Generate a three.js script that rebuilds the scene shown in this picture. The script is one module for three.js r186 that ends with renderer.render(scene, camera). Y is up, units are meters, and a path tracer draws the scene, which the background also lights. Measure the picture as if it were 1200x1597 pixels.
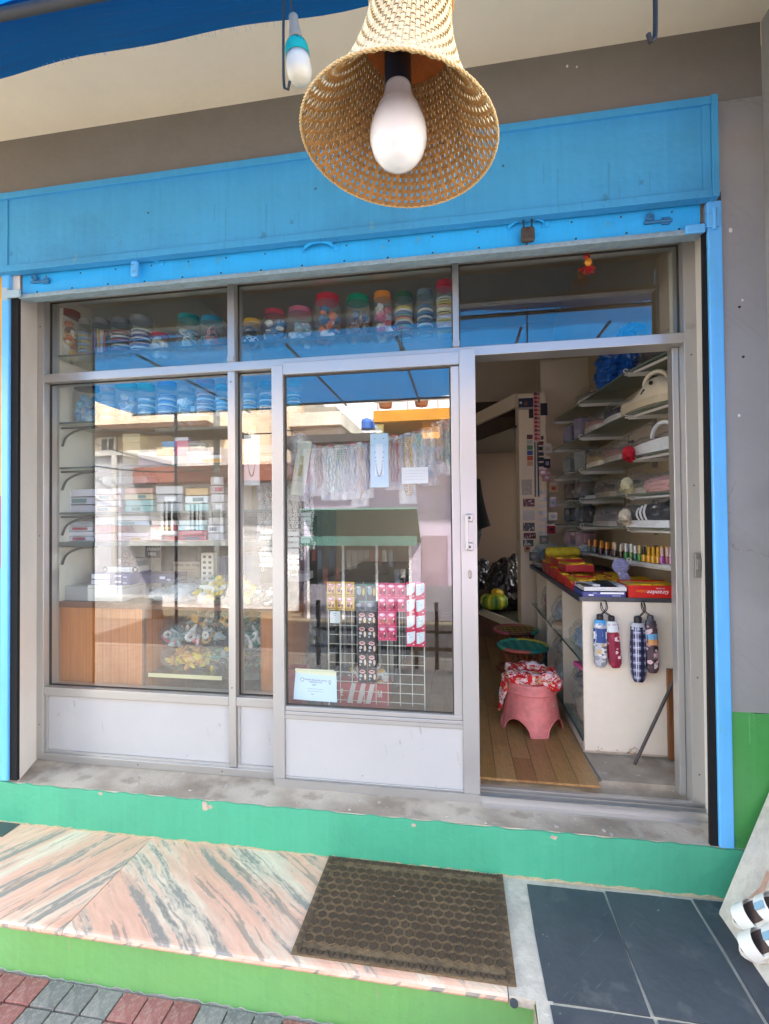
import * as THREE from 'three';
import { RoundedBoxGeometry } from 'three/addons/geometries/RoundedBoxGeometry.js';
import { mergeGeometries } from 'three/addons/utils/BufferGeometryUtils.js';
import { ImprovedNoise } from 'three/addons/math/ImprovedNoise.js';

// ---------- camera, sky, sun, exposure ----------
const scene = new THREE.Scene();
const camera = new THREE.PerspectiveCamera(94.74, 769 / 1024, 0.05, 300);
camera.position.set(0, 1.17, 2.15);
camera.rotation.set(THREE.MathUtils.degToRad(0.887), THREE.MathUtils.degToRad(9.082), THREE.MathUtils.degToRad(-0.52), 'YXZ');
scene.add(camera);
const renderer = new THREE.WebGLRenderer({ antialias: true });
renderer.toneMapping = THREE.LinearToneMapping;
renderer.toneMappingExposure = 5.6;
renderer.shadowMap.enabled = true;
const SUN = new THREE.Vector3(0.27, 0.82, -0.5).normalize();
const sun = new THREE.DirectionalLight(new THREE.Color(1, 0.95, 0.87), 5.0);
sun.position.copy(SUN).multiplyScalar(40);
sun.castShadow = true; sun.shadow.radius = 4;
Object.assign(sun.shadow.camera, { left: -20, right: 20, top: 20, bottom: -20, near: 1, far: 90 });
sun.shadow.mapSize.set(2048, 2048);
scene.add(sun, sun.target);

// ---------- seeded noise ----------
function rng(seed) { let a = seed >>> 0; return () => { a = (a + 0x6D2B79F5) | 0; let t = Math.imul(a ^ (a >>> 15), 1 | a); t = (t + Math.imul(t ^ (t >>> 7), 61 | t)) ^ t; return ((t ^ (t >>> 14)) >>> 0) / 4294967296; }; }
function lattice(n, seed) { const r = rng(seed), a = new Float32Array(n * n); for (let i = 0; i < a.length; i++) a[i] = r(); return a; }
function fbm(size, cells, oct, seed, sx = 1, sy = 1) {           // tileable value noise, 0..1
  const out = new Float32Array(size * size); let amp = 1, sum = 0;
  for (let o = 0; o < oct; o++) {
    const cx = Math.max(1, Math.round(cells * sx)) << o, cy = Math.max(1, Math.round(cells * sy)) << o, n = Math.max(cx, cy), L = lattice(n, seed + o * 17);
    for (let y = 0; y < size; y++) {
      const fy = y / size * cy, y0 = Math.floor(fy), ty = fy - y0, wy = ty * ty * (3 - 2 * ty), ya = (y0 % cy) * n, yb = ((y0 + 1) % cy) * n;
      for (let x = 0; x < size; x++) {
        const fx = x / size * cx, x0 = Math.floor(fx), tx = fx - x0, wx = tx * tx * (3 - 2 * tx), xa = x0 % cx, xb = (x0 + 1) % cx;
        const a = L[ya + xa], b = L[ya + xb], c = L[yb + xa], d = L[yb + xb];
        out[y * size + x] += amp * (a + (b - a) * wx + (c - a) * wy + (a - b - c + d) * wx * wy);
      }
    }
    sum += amp; amp *= 0.55;
  }
  for (let i = 0; i < out.length; i++) out[i] /= sum;
  return out;
}
const NS = 512;
const N1 = fbm(NS, 4, 6, 11), N2 = fbm(NS, 8, 5, 23), N3 = fbm(NS, 32, 4, 37), N4 = fbm(NS, 3, 5, 51), NX = fbm(NS, 4, 6, 71, 1, 24);
const clamp = (x, a = 0, b = 1) => Math.min(b, Math.max(a, x));
const lerp = (a, b, t) => a + (b - a) * t;
const sstep = (a, b, x) => { const t = clamp((x - a) / (b - a)); return t * t * (3 - 2 * t); };
const hex3 = h => [(h >> 16 & 255) / 255, (h >> 8 & 255) / 255, (h & 255) / 255];
const mix3 = (a, b, t) => [lerp(a[0], b[0], t), lerp(a[1], b[1], t), lerp(a[2], b[2], t)];
function dataTex(w, h, fn, srgb = true) {                          // fn(x, y) -> [r, g, b] or a grey value
  const d = new Uint8Array(w * h * 4);
  for (let y = 0; y < h; y++) for (let x = 0; x < w; x++) { const c = fn(x, y), i = (y * w + x) * 4; if (c.length) { d[i] = clamp(c[0]) * 255; d[i + 1] = clamp(c[1]) * 255; d[i + 2] = clamp(c[2]) * 255; } else d[i] = d[i + 1] = d[i + 2] = clamp(c) * 255; d[i + 3] = 255; }
  const t = new THREE.DataTexture(d, w, h, THREE.RGBAFormat);
  t.wrapS = t.wrapT = THREE.RepeatWrapping; t.magFilter = THREE.LinearFilter; t.minFilter = THREE.LinearMipmapLinearFilter; t.generateMipmaps = true;
  if (srgb) t.colorSpace = THREE.SRGBColorSpace; t.needsUpdate = true; return t;
}
const scaled = (t, sx, sy = sx) => { const c = t.clone(); c.repeat.set(1 / sx, 1 / sy); c.needsUpdate = true; return c; };
const fineBump = dataTex(NS, NS, (x, y) => 0.5 * N1[y * NS + x] + 0.5 * N3[y * NS + x], false);
const lumpBump = dataTex(NS, NS, (x, y) => N2[y * NS + x], false);
const grainVar = dataTex(NS, NS, (x, y) => { const i = y * NS + x; return 0.82 + 0.3 * (N1[i] - 0.5) + 0.16 * (N3[i] - 0.5) + 0.1; }, true);

// ---------- sky: pale hazy midday with broken cloud ----------
{
  const w = 512, h = 256, d = new Float32Array(w * h * 4);
  for (let y = 0; y < h; y++) {
    const el = ((y + 0.5) / h - 0.5) * Math.PI, up = Math.sin(el);
    for (let x = 0; x < w; x++) {
      const n = N1[((y * 3) % NS) * NS + x], n2 = N2[((y * 2 + 90) % NS) * NS + x];
      const cl = sstep(0.42, 0.62, 0.65 * n + 0.35 * n2) * sstep(0, 0.12, up);
      const t = clamp(up) ** 0.6, c = mix3([1.5, 1.46, 1.4], [0.9, 1.02, 1.22], t), s = mix3(c, [1.9, 1.86, 1.8], 0.75 * cl);
      const i = (y * w + x) * 4; for (let k = 0; k < 3; k++) d[i + k] = s[k]; d[i + 3] = 1;
    }
  }
  const sky = new THREE.DataTexture(d, w, h, THREE.RGBAFormat, THREE.FloatType);
  sky.mapping = THREE.EquirectangularReflectionMapping; sky.magFilter = sky.minFilter = THREE.LinearFilter; sky.colorSpace = THREE.LinearSRGBColorSpace; sky.needsUpdate = true;
  scene.background = sky; scene.environment = sky;
}

// ---------- geometry helpers ----------
function uvm(g) {                                                  // uv in metres, by the way each face points
  g = g.index ? g.toNonIndexed() : g;
  const p = g.attributes.position, uv = new Float32Array(p.count * 2), A = new THREE.Vector3(), B = new THREE.Vector3(), C = new THREE.Vector3();
  for (let i = 0; i < p.count; i += 3) {
    A.fromBufferAttribute(p, i); B.fromBufferAttribute(p, i + 1); C.fromBufferAttribute(p, i + 2);
    const n = B.clone().sub(A).cross(C.clone().sub(A)), ax = Math.abs(n.x), ay = Math.abs(n.y), az = Math.abs(n.z);
    for (let k = 0; k < 3; k++) {
      const x = p.getX(i + k), y = p.getY(i + k), z = p.getZ(i + k);
      uv[(i + k) * 2] = ax > ay && ax > az ? z : x; uv[(i + k) * 2 + 1] = ay >= ax && ay >= az ? z : y;
    }
  }
  g.setAttribute('uv', new THREE.BufferAttribute(uv, 2)); return g;
}
function merge(list, keepUV = false) {
  const out = list.flat(9).map(g => {
    let q = g.index ? g.toNonIndexed() : g.clone();
    const col = q.attributes.color;
    for (const k of Object.keys(q.attributes)) if (!['position', 'normal', 'uv', 'color'].includes(k)) q.deleteAttribute(k);
    if (!q.attributes.normal) q.computeVertexNormals();
    if (!keepUV || !q.attributes.uv) q = uvm(q);
    return q;
  });
  const anyCol = out.some(g => g.attributes.color);
  if (anyCol) for (const g of out) if (!g.attributes.color) g.setAttribute('color', new THREE.BufferAttribute(new Float32Array(g.attributes.position.count * 3).fill(1), 3));
  return out.length === 1 ? out[0] : mergeGeometries(out, false);
}
const T = (g, x = 0, y = 0, z = 0, rx = 0, ry = 0, rz = 0) => { if (rx) g.rotateX(rx); if (ry) g.rotateY(ry); if (rz) g.rotateZ(rz); return g.translate(x, y, z); };
const bx = (w, h, d, x = 0, y = 0, z = 0, r = 0) => T(r > 0 ? new RoundedBoxGeometry(w, h, d, 2, Math.min(r, w / 2.01, h / 2.01, d / 2.01)) : new THREE.BoxGeometry(w, h, d), x, y, z);
const bb = (x0, y0, z0, x1, y1, z1, r = 0) => bx(Math.abs(x1 - x0), Math.abs(y1 - y0), Math.abs(z1 - z0), (x0 + x1) / 2, (y0 + y1) / 2, (z0 + z1) / 2, r);
const cyl = (r0, r1, h, x = 0, y = 0, z = 0, seg = 20, open = false) => T(new THREE.CylinderGeometry(r1, r0, h, seg, 1, open), x, y, z);
const V = (x, y, z) => new THREE.Vector3(x, y, z);
const tube = (pts, r, seg = 24, rs = 8, closed = false) => new THREE.TubeGeometry(new THREE.CatmullRomCurve3(pts.map(p => V(...p)), closed), seg, r, rs, closed);
const rod = (a, b, r, seg = 8) => { const A = V(...a), B = V(...b), d = B.clone().sub(A), g = new THREE.CylinderGeometry(r, r, d.length(), seg); g.applyQuaternion(new THREE.Quaternion().setFromUnitVectors(V(0, 1, 0), d.clone().normalize())); return g.translate((A.x + B.x) / 2, (A.y + B.y) / 2, (A.z + B.z) / 2); };
const lathe = (prof, seg = 28) => new THREE.LatheGeometry(prof.map(p => new THREE.Vector2(p[0], p[1])), seg);
const tor = (R, r, x = 0, y = 0, z = 0, rx = 0, ry = 0, rs = 8, ts = 20) => T(new THREE.TorusGeometry(R, r, rs, ts), x, y, z, rx, ry);
function prism(poly, depth, bevel = 0) {                           // polygon in x-y pushed along +z
  const g = new THREE.ExtrudeGeometry(new THREE.Shape(poly.map(p => new THREE.Vector2(p[0], p[1]))), { depth, bevelEnabled: bevel > 0, bevelSize: bevel, bevelThickness: bevel, bevelSegments: 1, curveSegments: 8 });
  return g;
}
const slab = (poly, y0, y1) => prism(poly.map(p => [p[0], -p[1]]), y1 - y0).rotateX(-Math.PI / 2).translate(0, y0, 0);   // polygon in x-z pushed up
function quad(a, b, c, d, nu = 1, nv = 1, bend) {                  // a-b along u, a-d along v
  const P = [], U = [], I = [];
  for (let j = 0; j <= nv; j++) for (let i = 0; i <= nu; i++) {
    const u = i / nu, v = j / nv, p = V(...a).multiplyScalar((1 - u) * (1 - v)).addScaledVector(V(...b), u * (1 - v)).addScaledVector(V(...c), u * v).addScaledVector(V(...d), (1 - u) * v);
    if (bend) bend(p, u, v); P.push(p.x, p.y, p.z); U.push(u, v);
  }
  for (let j = 0; j < nv; j++) for (let i = 0; i < nu; i++) { const k = j * (nu + 1) + i; I.push(k, k + 1, k + nu + 2, k, k + nu + 2, k + nu + 1); }
  const g = new THREE.BufferGeometry(); g.setAttribute('position', new THREE.Float32BufferAttribute(P, 3)); g.setAttribute('uv', new THREE.Float32BufferAttribute(U, 2)); g.setIndex(I); g.computeVertexNormals(); return g;
}
const PN = new ImprovedNoise();
function lump(w, h, d, seed, amp = 0.18, freq = 2.2, ridge = true, detail = 9, flat = true) {   // crumpled closed shape standing on y = 0
  const g = new THREE.IcosahedronGeometry(1, detail), p = g.attributes.position;
  for (let i = 0; i < p.count; i++) {
    let x = p.getX(i), y = p.getY(i), z = p.getZ(i);
    let n = PN.noise(x * freq + seed * 3.1, y * freq + seed, z * freq - seed) + 0.5 * PN.noise(x * freq * 2.3 - seed, y * freq * 2.3, z * freq * 2.3 + seed) + 0.25 * PN.noise(x * freq * 5 - seed, y * freq * 5, z * freq * 5 + seed);
    if (ridge) n = 0.5 - Math.abs(n) * 1.4;
    const k = 1 + amp * n; x *= k; y *= k; z *= k;
    if (flat && y < -0.72) y = -0.72;
    p.setXYZ(i, x * w / 2, (y + (flat ? 0.72 : 1)) * h / (flat ? 1.72 : 2), z * d / 2);
  }
  g.computeVertexNormals(); return g;
}
const tint = (g, hex) => { g = g.index ? g.toNonIndexed() : g; const c = new THREE.Color(hex), a = new Float32Array(g.attributes.position.count * 3); for (let i = 0; i < a.length; i += 3) { a[i] = c.r; a[i + 1] = c.g; a[i + 2] = c.b; } g.setAttribute('color', new THREE.BufferAttribute(a, 3)); return g; };

function flipWinding(g) { g = g.index ? g.toNonIndexed() : g; for (const k of Object.keys(g.attributes)) { const a = g.attributes[k], n = a.itemSize; for (let i = 0; i < a.count; i += 3) for (let c = 0; c < n; c++) { const t = a.array[(i + 1) * n + c]; a.array[(i + 1) * n + c] = a.array[(i + 2) * n + c]; a.array[(i + 2) * n + c] = t; } } return g; }

// ---------- naming and tagging ----------
const taken = new Map();
function numbered(n) { const k = taken.get(n) || 0; taken.set(n, k + 1); return k ? `${n}_${String(k).padStart(3, '0')}` : n; }
const shadowed = m => { m.castShadow = m.receiveShadow = true; return m; };
function part(name, geo, material, parent, label) {
  const g = Array.isArray(geo) ? merge(geo) : geo, m = shadowed(new THREE.Mesh(g, material));
  m.name = name; parent.add(m); if (label) m.userData.label = label; return m;
}
function struct(name, geo, material) { const m = part(numbered(name), Array.isArray(geo) ? geo : [geo], material, scene); m.userData.kind = 'structure'; return m; }
function thing(name, label, category, pos = [0, 0, 0], turn = 0, group) {
  const o = new THREE.Group(); o.name = numbered(name); o.position.set(...pos); o.rotation.y = turn; scene.add(o);
  o.userData = { label, category }; if (group) o.userData.group = group; return o;
}
function solo(name, label, category, geo, material, pos = [0, 0, 0], turn = 0, group) {
  const m = part(numbered(name), geo, material, scene); m.position.set(...pos); m.rotation.y = turn;
  m.userData = { label, category }; if (group) m.userData.group = group; return m;
}

// ---------- materials ----------
const std = (hex, rough = 0.6, extra = {}) => new THREE.MeshStandardMaterial({ color: hex, roughness: rough, ...extra });
const cache = new Map();
const flat = (hex, rough = 0.55, metal = 0) => { const k = hex + '/' + rough + '/' + metal; if (!cache.has(k)) cache.set(k, new THREE.MeshStandardMaterial({ color: hex, roughness: rough, metalness: metal })); return cache.get(k); };
const worn = (hex, rough, size, bumpM, bumpSize = size) => new THREE.MeshStandardMaterial({ color: hex, roughness: rough, map: scaled(grainVar, size), bumpMap: scaled(fineBump, bumpSize), bumpScale: bumpM });
const painted = new THREE.MeshStandardMaterial({ vertexColors: true, roughness: 0.55 });
const glossPainted = new THREE.MeshStandardMaterial({ vertexColors: true, roughness: 0.25 });
const bagFilm = new THREE.MeshPhysicalMaterial({ color: 0xfdfdfd, transmission: 0.96, thickness: 0, roughness: 0.06, ior: 1.38 });
const clear = new THREE.MeshPhysicalMaterial({ color: 0xf4f8f8, transmission: 0.93, thickness: 0, roughness: 0.12, ior: 1.55 });
const milky = new THREE.MeshPhysicalMaterial({ color: 0xe9eef0, transmission: 0.6, thickness: 0, roughness: 0.35, ior: 1.6 });
const paneGlass = new THREE.MeshPhysicalMaterial({ color: 0xf2f7f5, transmission: 1, thickness: 0, roughness: 0, ior: 2.4 });
const shelfGlass = new THREE.MeshPhysicalMaterial({ color: 0xe6f0ea, transmission: 0.9, thickness: 0, roughness: 0.05, ior: 1.5 });
const alu = new THREE.MeshStandardMaterial({ color: 0xb9b7b2, roughness: 0.3, metalness: 0.6, bumpMap: scaled(fineBump, 0.3), bumpScale: 0.00008 });
const alu2 = new THREE.MeshStandardMaterial({ color: 0xb7b5b1, roughness: 0.3, metalness: 0.5 });
const softVar = dataTex(256, 256, (x, y) => { const i = y * 2 * NS + x * 2; return 0.94 + 0.05 * N1[i] + 0.02 * N3[i]; }, true);
const soft = (hex, rough, size, bumpM) => new THREE.MeshStandardMaterial({ color: hex, roughness: rough, map: scaled(softVar, size), bumpMap: scaled(fineBump, size * 0.5), bumpScale: bumpM });
const scuffVar = dataTex(NS, NS, (x, y) => { const i = y * NS + x, s = NX[((x + (y >> 2)) % NS) * NS + y]; let v = 0.95 + 0.05 * N1[i]; if (s > 0.72 && N2[i] > 0.6 && N3[i] > 0.5) v *= 0.86; if (N3[i] > 0.85 && N4[i] > 0.5) v *= 0.75; return [v, v * 0.995, v * 0.98]; });
const whitePanel = new THREE.MeshStandardMaterial({ color: 0xb6b7b8, roughness: 0.35, map: scaled(scuffVar, 0.9), bumpMap: scaled(fineBump, 1.6), bumpScale: 0.0002 });
const iron = worn(0x2a2724, 0.6, 0.3, 0.0006);
const steel = new THREE.MeshStandardMaterial({ color: 0xb8b4ac, roughness: 0.35, metalness: 0.8 });
// canvas print
function canvasTex(w, h, draw) { const c = document.createElement('canvas'); c.width = w; c.height = h; draw(c.getContext('2d'), w, h); const t = new THREE.CanvasTexture(c); t.colorSpace = THREE.SRGBColorSpace; return t; }
const printed = (w, h, draw, rough = 0.5) => new THREE.MeshStandardMaterial({ map: canvasTex(w, h, draw), roughness: rough });
const sheetUV = (w, h, x = 0, y = 0, z = 0) => new THREE.PlaneGeometry(w, h).translate(x, y, z);

// ---------- shared surface textures ----------
const plasterGrey = new THREE.MeshStandardMaterial({ roughness: 0.75, bumpMap: scaled(fineBump, 0.7), bumpScale: 0.002,
  map: scaled(dataTex(NS, NS, (x, y) => { const i = y * NS + x; let c = mix3([0.55, 0.545, 0.53], [0.625, 0.62, 0.61], N1[i]); const st = sstep(0.6, 0.72, N4[i]); c = mix3(c, [0.48, 0.46, 0.43], 0.25 * st); const sm = NX[((x + y) % NS) * NS + (y * 2) % NS]; if (sm > 0.62) c = mix3(c, [0.50, 0.49, 0.47], 0.16 * sstep(0.62, 0.75, sm) * sstep(0.45, 0.6, N2[i])); if (Math.abs(N1[i] - 0.5) < 0.002 && N4[i] > 0.58) c = c.map(v => v * 0.86); return c; }), 1.7) });
const plasterCream = new THREE.MeshStandardMaterial({ color: 0xf6e9d2, roughness: 0.8, map: scaled(softVar, 1.9), bumpMap: scaled(fineBump, 0.8), bumpScale: 0.0015 });
const plasterShadeBand = new THREE.MeshStandardMaterial({ roughness: 0.8, bumpMap: scaled(fineBump, 0.7), bumpScale: 0.002, map: scaled(dataTex(NS, NS, (x, y) => { const i = y * NS + x; return mix3([0.455, 0.43, 0.40], [0.525, 0.50, 0.47], 0.7 * N1[i] + 0.3 * N3[i]); }), 1.4) });  // wall plaster coloured darker and browner for the shade high on the wall
const revealPlaster = new THREE.MeshStandardMaterial({ roughness: 0.8, bumpMap: scaled(fineBump, 0.35), bumpScale: 0.003,
  map: scaled(dataTex(NS, NS, (x, y) => { const i = y * NS + x; let c = mix3([0.83, 0.8, 0.76], [0.9, 0.87, 0.83], N1[i]); return c; }), 0.8) });
const concrete = new THREE.MeshStandardMaterial({ roughness: 0.9, bumpMap: scaled(fineBump, 0.4), bumpScale: 0.004,
  map: scaled(dataTex(NS, NS, (x, y) => { const i = y * NS + x; let c = mix3([0.60, 0.545, 0.475], [0.75, 0.70, 0.625], sstep(0.3, 0.7, N1[i])); c = mix3(c, [0.5, 0.45, 0.39], 0.4 * sstep(0.58, 0.72, N2[i])); if (N3[i] > 0.8) c = mix3(c, [0.82, 0.8, 0.76], 0.5); return c; }), 0.9) });
const paintMap = (hex, size, dirt, dirtHex, chips = 1) => { const b = hex3(hex), dd = hex3(dirtHex); return scaled(dataTex(NS, NS, (x, y) => { const i = y * NS + x; let c = mix3(b.map(v => v * 0.94), b.map(v => Math.min(1, v * 1.05)), N1[i]); c = mix3(c, dd, dirt * sstep(0.55, 0.75, N4[i])); c = c.map(v => v * (0.975 + 0.05 * NX[x * NS + y])); if (NX[((x * 2) % NS) * NS + (y + 60) % NS] > 0.74 && N2[i] > 0.52) c = mix3(c, dd, 0.5); if (N3[i] > 0.86 - 0.06 * chips && N2[i] > 0.62) c = mix3(c, dd, 0.65); if (chips && Math.abs(N1[i] - 0.5) < 0.0022 && N4[i] > 0.6 && N3[i] > 0.47) c = c.map(v => v * 0.86); if (chips && N3[i] > 0.78 && N4[i] > 0.62) c = mix3(c, [0.62, 0.6, 0.54], 0.35); return c; }), size); };
const greenRiser = new THREE.MeshStandardMaterial({ roughness: 0.5, map: paintMap(0x48a37f, 1.3, 0.3, 0x389475), bumpMap: scaled(lumpBump, 0.3), bumpScale: 0.003 });
const greenStep = new THREE.MeshStandardMaterial({ roughness: 0.55, map: paintMap(0x74ad66, 1.1, 0.35, 0x77b15e), bumpMap: scaled(lumpBump, 0.35), bumpScale: 0.003 });
const greenDado = new THREE.MeshStandardMaterial({ roughness: 0.45, map: paintMap(0x4f9a52, 0.9, 0.5, 0x76b37c), bumpMap: scaled(lumpBump, 0.3), bumpScale: 0.002 });
const yellowPaint = worn(0xe0a92a, 0.6, 0.9, 0.001), redPaint = worn(0xb5484a, 0.6, 0.9, 0.001);
const blueHood = new THREE.MeshStandardMaterial({ roughness: 0.62, map: paintMap(0x3c98ca, 1.4, 0.25, 0x34789c), bumpMap: scaled(lumpBump, 0.9), bumpScale: 0.006 });
const blueBar = new THREE.MeshStandardMaterial({ roughness: 0.35, map: paintMap(0x33aeeb, 0.9, 0.2, 0x3a8fbf), bumpMap: scaled(lumpBump, 0.4), bumpScale: 0.001 });
const bluePost = new THREE.MeshStandardMaterial({ roughness: 0.32, map: paintMap(0x62b4ec, 0.8, 0.25, 0x7fa98c, 0), bumpMap: scaled(lumpBump, 0.3), bumpScale: 0.001 });
const greyLip = worn(0x8fa6ae, 0.5, 0.4, 0.0006);
const slotShade = std(0x0c0b0b, 0.95);  // black for the shade inside the shutter guide gap

// ---------- ground, street, pavement ----------
const asphalt = worn(0x6a6864, 0.9, 1.3, 0.004, 0.3);
struct('ground', [bb(-120, -0.6, -120, 120, -0.47, 120)], worn(0x77705f, 0.95, 2.5, 0.004));
struct('road', [bb(-60, -0.47, 3.35, 60, -0.455, 5.0)], asphalt);
const pavement = struct('pavement', [bb(-8, -0.5, 0.655, 8, -0.446, 3.3), bb(-8, -0.47, 3.3, 8, -0.44, 3.42)], worn(0xb9ae9e, 0.9, 0.6, 0.003));
{
  const paverMap = h => { const b = hex3(h); return new THREE.MeshStandardMaterial({ roughness: 0.9, bumpMap: scaled(fineBump, 0.12), bumpScale: 0.003, map: scaled(dataTex(256, 256, (x, y) => { const i = (y * 2) * NS + x * 2, n = NX[(x * 2) * NS + y * 2]; return mix3(mix3(b.map(v => v * 0.72), b.map(v => Math.min(1, v * 1.25 + 0.05)), 0.45 * N1[i] + 0.4 * n + 0.15 * N3[i]), [0.70, 0.66, 0.60], 0.42 * sstep(0.4, 0.75, 0.35 * N2[i] + 0.65 * N3[i])); }), 0.21) }); };
  const red = [paverMap(0x935c54), paverMap(0x88544c)], grey = [paverMap(0x7a7770), paverMap(0x6d6b66)], r = rng(9);
  const g1 = bx(0.09, 0.04, 0.088, 0, 0, 0, 0.004);
  const gm = merge([g1]);
  for (let row = 0; row < 6; row++) for (let col = 0; col < 21; col++) {
    const blk = Math.floor((col + (row > 1 ? 3 : 0)) / 3), m = part('paver', gm, (blk % 2 ? grey : red)[r() < 0.5 ? 0 : 1], pavement);
    m.position.set(-1.768 + col * 0.0948 + 0.1, -0.45 + r() * 0.003, 0.727 + row * 0.0935); m.rotation.set((r() - 0.5) * 0.02, (r() - 0.5) * 0.02, (r() - 0.5) * 0.02);
  }
}

// ---------- porch: marble, cement strip, slate ----------
const porch = new THREE.Group(); porch.name = numbered('porch_floor'); porch.userData.kind = 'structure'; scene.add(porch);
part('base', [bb(-3.0, -0.6, 0.19, 0.2, -0.282, 0.66), bb(0.2, -0.6, 0.19, 1.3, -0.262, 1.75)], concrete, porch);
function marble(dirX, dirZ, seed, veinAmt, fine, fq) {
  const L = Math.hypot(dirX, dirZ), ux = dirX / L, uz = dirZ / L, S = 1.6;
  const smp = (A, u, v) => { const x = ((u % 1) + 1) % 1 * NS | 0, y = ((v % 1) + 1) % 1 * NS | 0; return A[y * NS + x]; };
  return new THREE.MeshStandardMaterial({ roughness: 0.28, map: scaled(dataTex(1024, 1024, (px, py) => {
    const X = px / 1024 * S, Z = py / 1024 * S, wob = 0.05 * (smp(N1, X / 1.1, Z / 1.1) - 0.5) * fine;
    const a = X * ux + Z * uz, c = -X * uz + Z * ux + wob;
    const pk = smp(N1, a * 0.3 + seed, c * 2.9 + seed * 0.7), v1 = smp(N2, a * 0.2 + 0.3 * seed, c * fq + 0.13 * seed), v2 = smp(N2, a * 0.4 + 0.7, c * 6.5 + seed), sp = smp(N3, X * 2, Z * 2), rag = 0.12 * (smp(N3, a * 1.5, c * 6) - 0.5);
    const fs = smp(N3, a * 0.5 + 0.2, c * 3.2 + seed), v3 = smp(N1, a * 0.35 + 0.11, c * 4.4 + 0.37 * seed);
    let col = mix3([0.855, 0.785, 0.70], [0.86, 0.685, 0.595], sstep(0.36, 0.6, pk + rag));
    col = mix3(col, [0.83, 0.60, 0.51], 0.35 * sstep(0.52, 0.75, 0.5 * pk + 0.5 * v3));
    col = col.map((q, k) => q * (0.93 + 0.14 * fs) * [1.0, 1, 0.975][k]);
    col = mix3(col, [0.60, 0.585, 0.53], 0.45 * sstep(0.56, 0.66, v1 + rag * 1.5));
    col = mix3(col, [0.52, 0.515, 0.48], veinAmt * 0.85 * sstep(0.665, 0.70, v1 + rag * 2.2));
    col = mix3(col, [0.5, 0.48, 0.43], 0.55 * sstep(0.67, 0.72, v2 + rag));
    if (sp > 0.78) col = mix3(col, [0.66, 0.62, 0.55], 0.5);
    return col; }), S) });
}
const marbL = marble(0.19, -0.36, 0.31, 0.85, 0.4, 4.2), marbR = marble(0.49, 0.37, 0.77, 0.85, 0.9, 3.4);
{
  const edge = (x0, x1) => { const pr = []; for (let i = 0; i <= 6; i++) { const a = i / 6 * Math.PI; pr.push([0.672 + 0.017 * Math.sin(a), -0.2645 + 0.0145 * Math.cos(a)]); } pr.push([0.2, -0.279], [0.2, -0.25]); return pr; };
  const cut = (g) => g;
  const run = (x0t, x0b, x1t, x1b) => { // slab with slanted ends, rounded nose
    const pr = edge(), P = [], I = [], n = pr.length, k = z => (z - 0.2) / 0.472;
    for (const [s0, s1] of [[x0t, x0b], [x1t, x1b]]) for (const [z, y] of pr) P.push(lerp(s0, s1, k(z)), y, z);
    for (let i = 0; i < n; i++) { const j = (i + 1) % n; I.push(i, n + i, n + j, i, n + j, j); }
    for (let i = 1; i < n - 1; i++) I.push(0, i, i + 1, n, n + i + 1, n + i);
    const g = new THREE.BufferGeometry(); g.setAttribute('position', new THREE.Float32BufferAttribute(P, 3)); g.setIndex(I); const q = g.toNonIndexed(); q.computeVertexNormals(); return q; };
  part('marble_slab', [run(-3.0, -3.0, -1.3845, -1.3865)], marbL, porch);
  part('marble_slab', [run(-1.381, -1.383, 0.125, 0.125)], marbR, porch);
  part('marble_slab', [bb(-3, -0.249, 0.205, -2.06, -0.2465, 0.3)], std(0x3f4a4b, 0.4), porch, 'dark strip of stone at the wall end');
  part('cement_strip', [slab([[0.128, 0.2], [0.31, 0.2], [0.25, 0.72], [0.2, 1.75], [0.16, 1.75], [0.205, 0.69], [0.128, 0.685]], -0.279, -0.2515), bb(0.2, -0.262, 0.2, 1.14, -0.2535, 0.235)], worn(0xc9bfae, 0.9, 0.7, 0.004, 0.3), porch);
  part('cement_bed', [bb(0.24, -0.262, 0.21, 1.3, -0.2545, 1.75)], worn(0xc4b7a2, 0.9, 0.5, 0.003, 0.2), porch);
  const slate = [1, 2, 3].map(s => new THREE.MeshStandardMaterial({ roughness: 0.5, bumpMap: scaled(lumpBump, 0.4), bumpScale: 0.005,
    map: scaled(dataTex(NS, NS, (x, y) => { const i = y * NS + x, q = ((y + s * 131) % NS) * NS + (x + s * 77) % NS, sc = NX[((x + y) % NS) * NS + (y * 2 + s * 50) % NS]; let c = mix3([0.235, 0.25, 0.27], [0.315, 0.33, 0.345], N1[q]); c = mix3(c, [0.46, 0.46, 0.44], 0.4 * sstep(0.6, 0.75, N2[q])); c = mix3(c, [0.22, 0.235, 0.27], 0.5 * sstep(0.55, 0.7, N4[q])); if (sc > 0.74 && N1[i] > 0.56) c = mix3(c, [0.55, 0.57, 0.57], 0.3); if (N3[q] > 0.88) c = [0.62, 0.62, 0.6]; return c; }), 0.75) }));
  const r = rng(4), tl = (x0, z0, x1, z1, k, j) => { const w = () => (r() - 0.5) * 0.006; part('slate_tile', [slab([[x0 + w(), z0 + w()], [(x0 + x1) / 2, z0 + w()], [x1 + w(), z0 + w()], [x1 + w(), (z0 + z1) / 2], [x1 + w(), z1 + w()], [(x0 + x1) / 2, z1 + w()], [x0 + w(), z1 + w()], [x0 + w() * 2, (z0 + z1) * 0.5]], -0.26, -0.2495 + 0.001 * k)], slate[j % 3], porch); };
  const xs = [[0.238, 0.522], [0.53, 0.826], [0.834, 1.13]];
  xs.forEach(([a, b], i) => { tl(a, 0.238 - i * 0.008, b, 0.683, i * 0.4, i); tl(a + 0.004, 0.695, b, 1.16, 0.3, i + 1); tl(a, 1.17, b, 1.7, 0.2, i + 2); });
}
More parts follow.
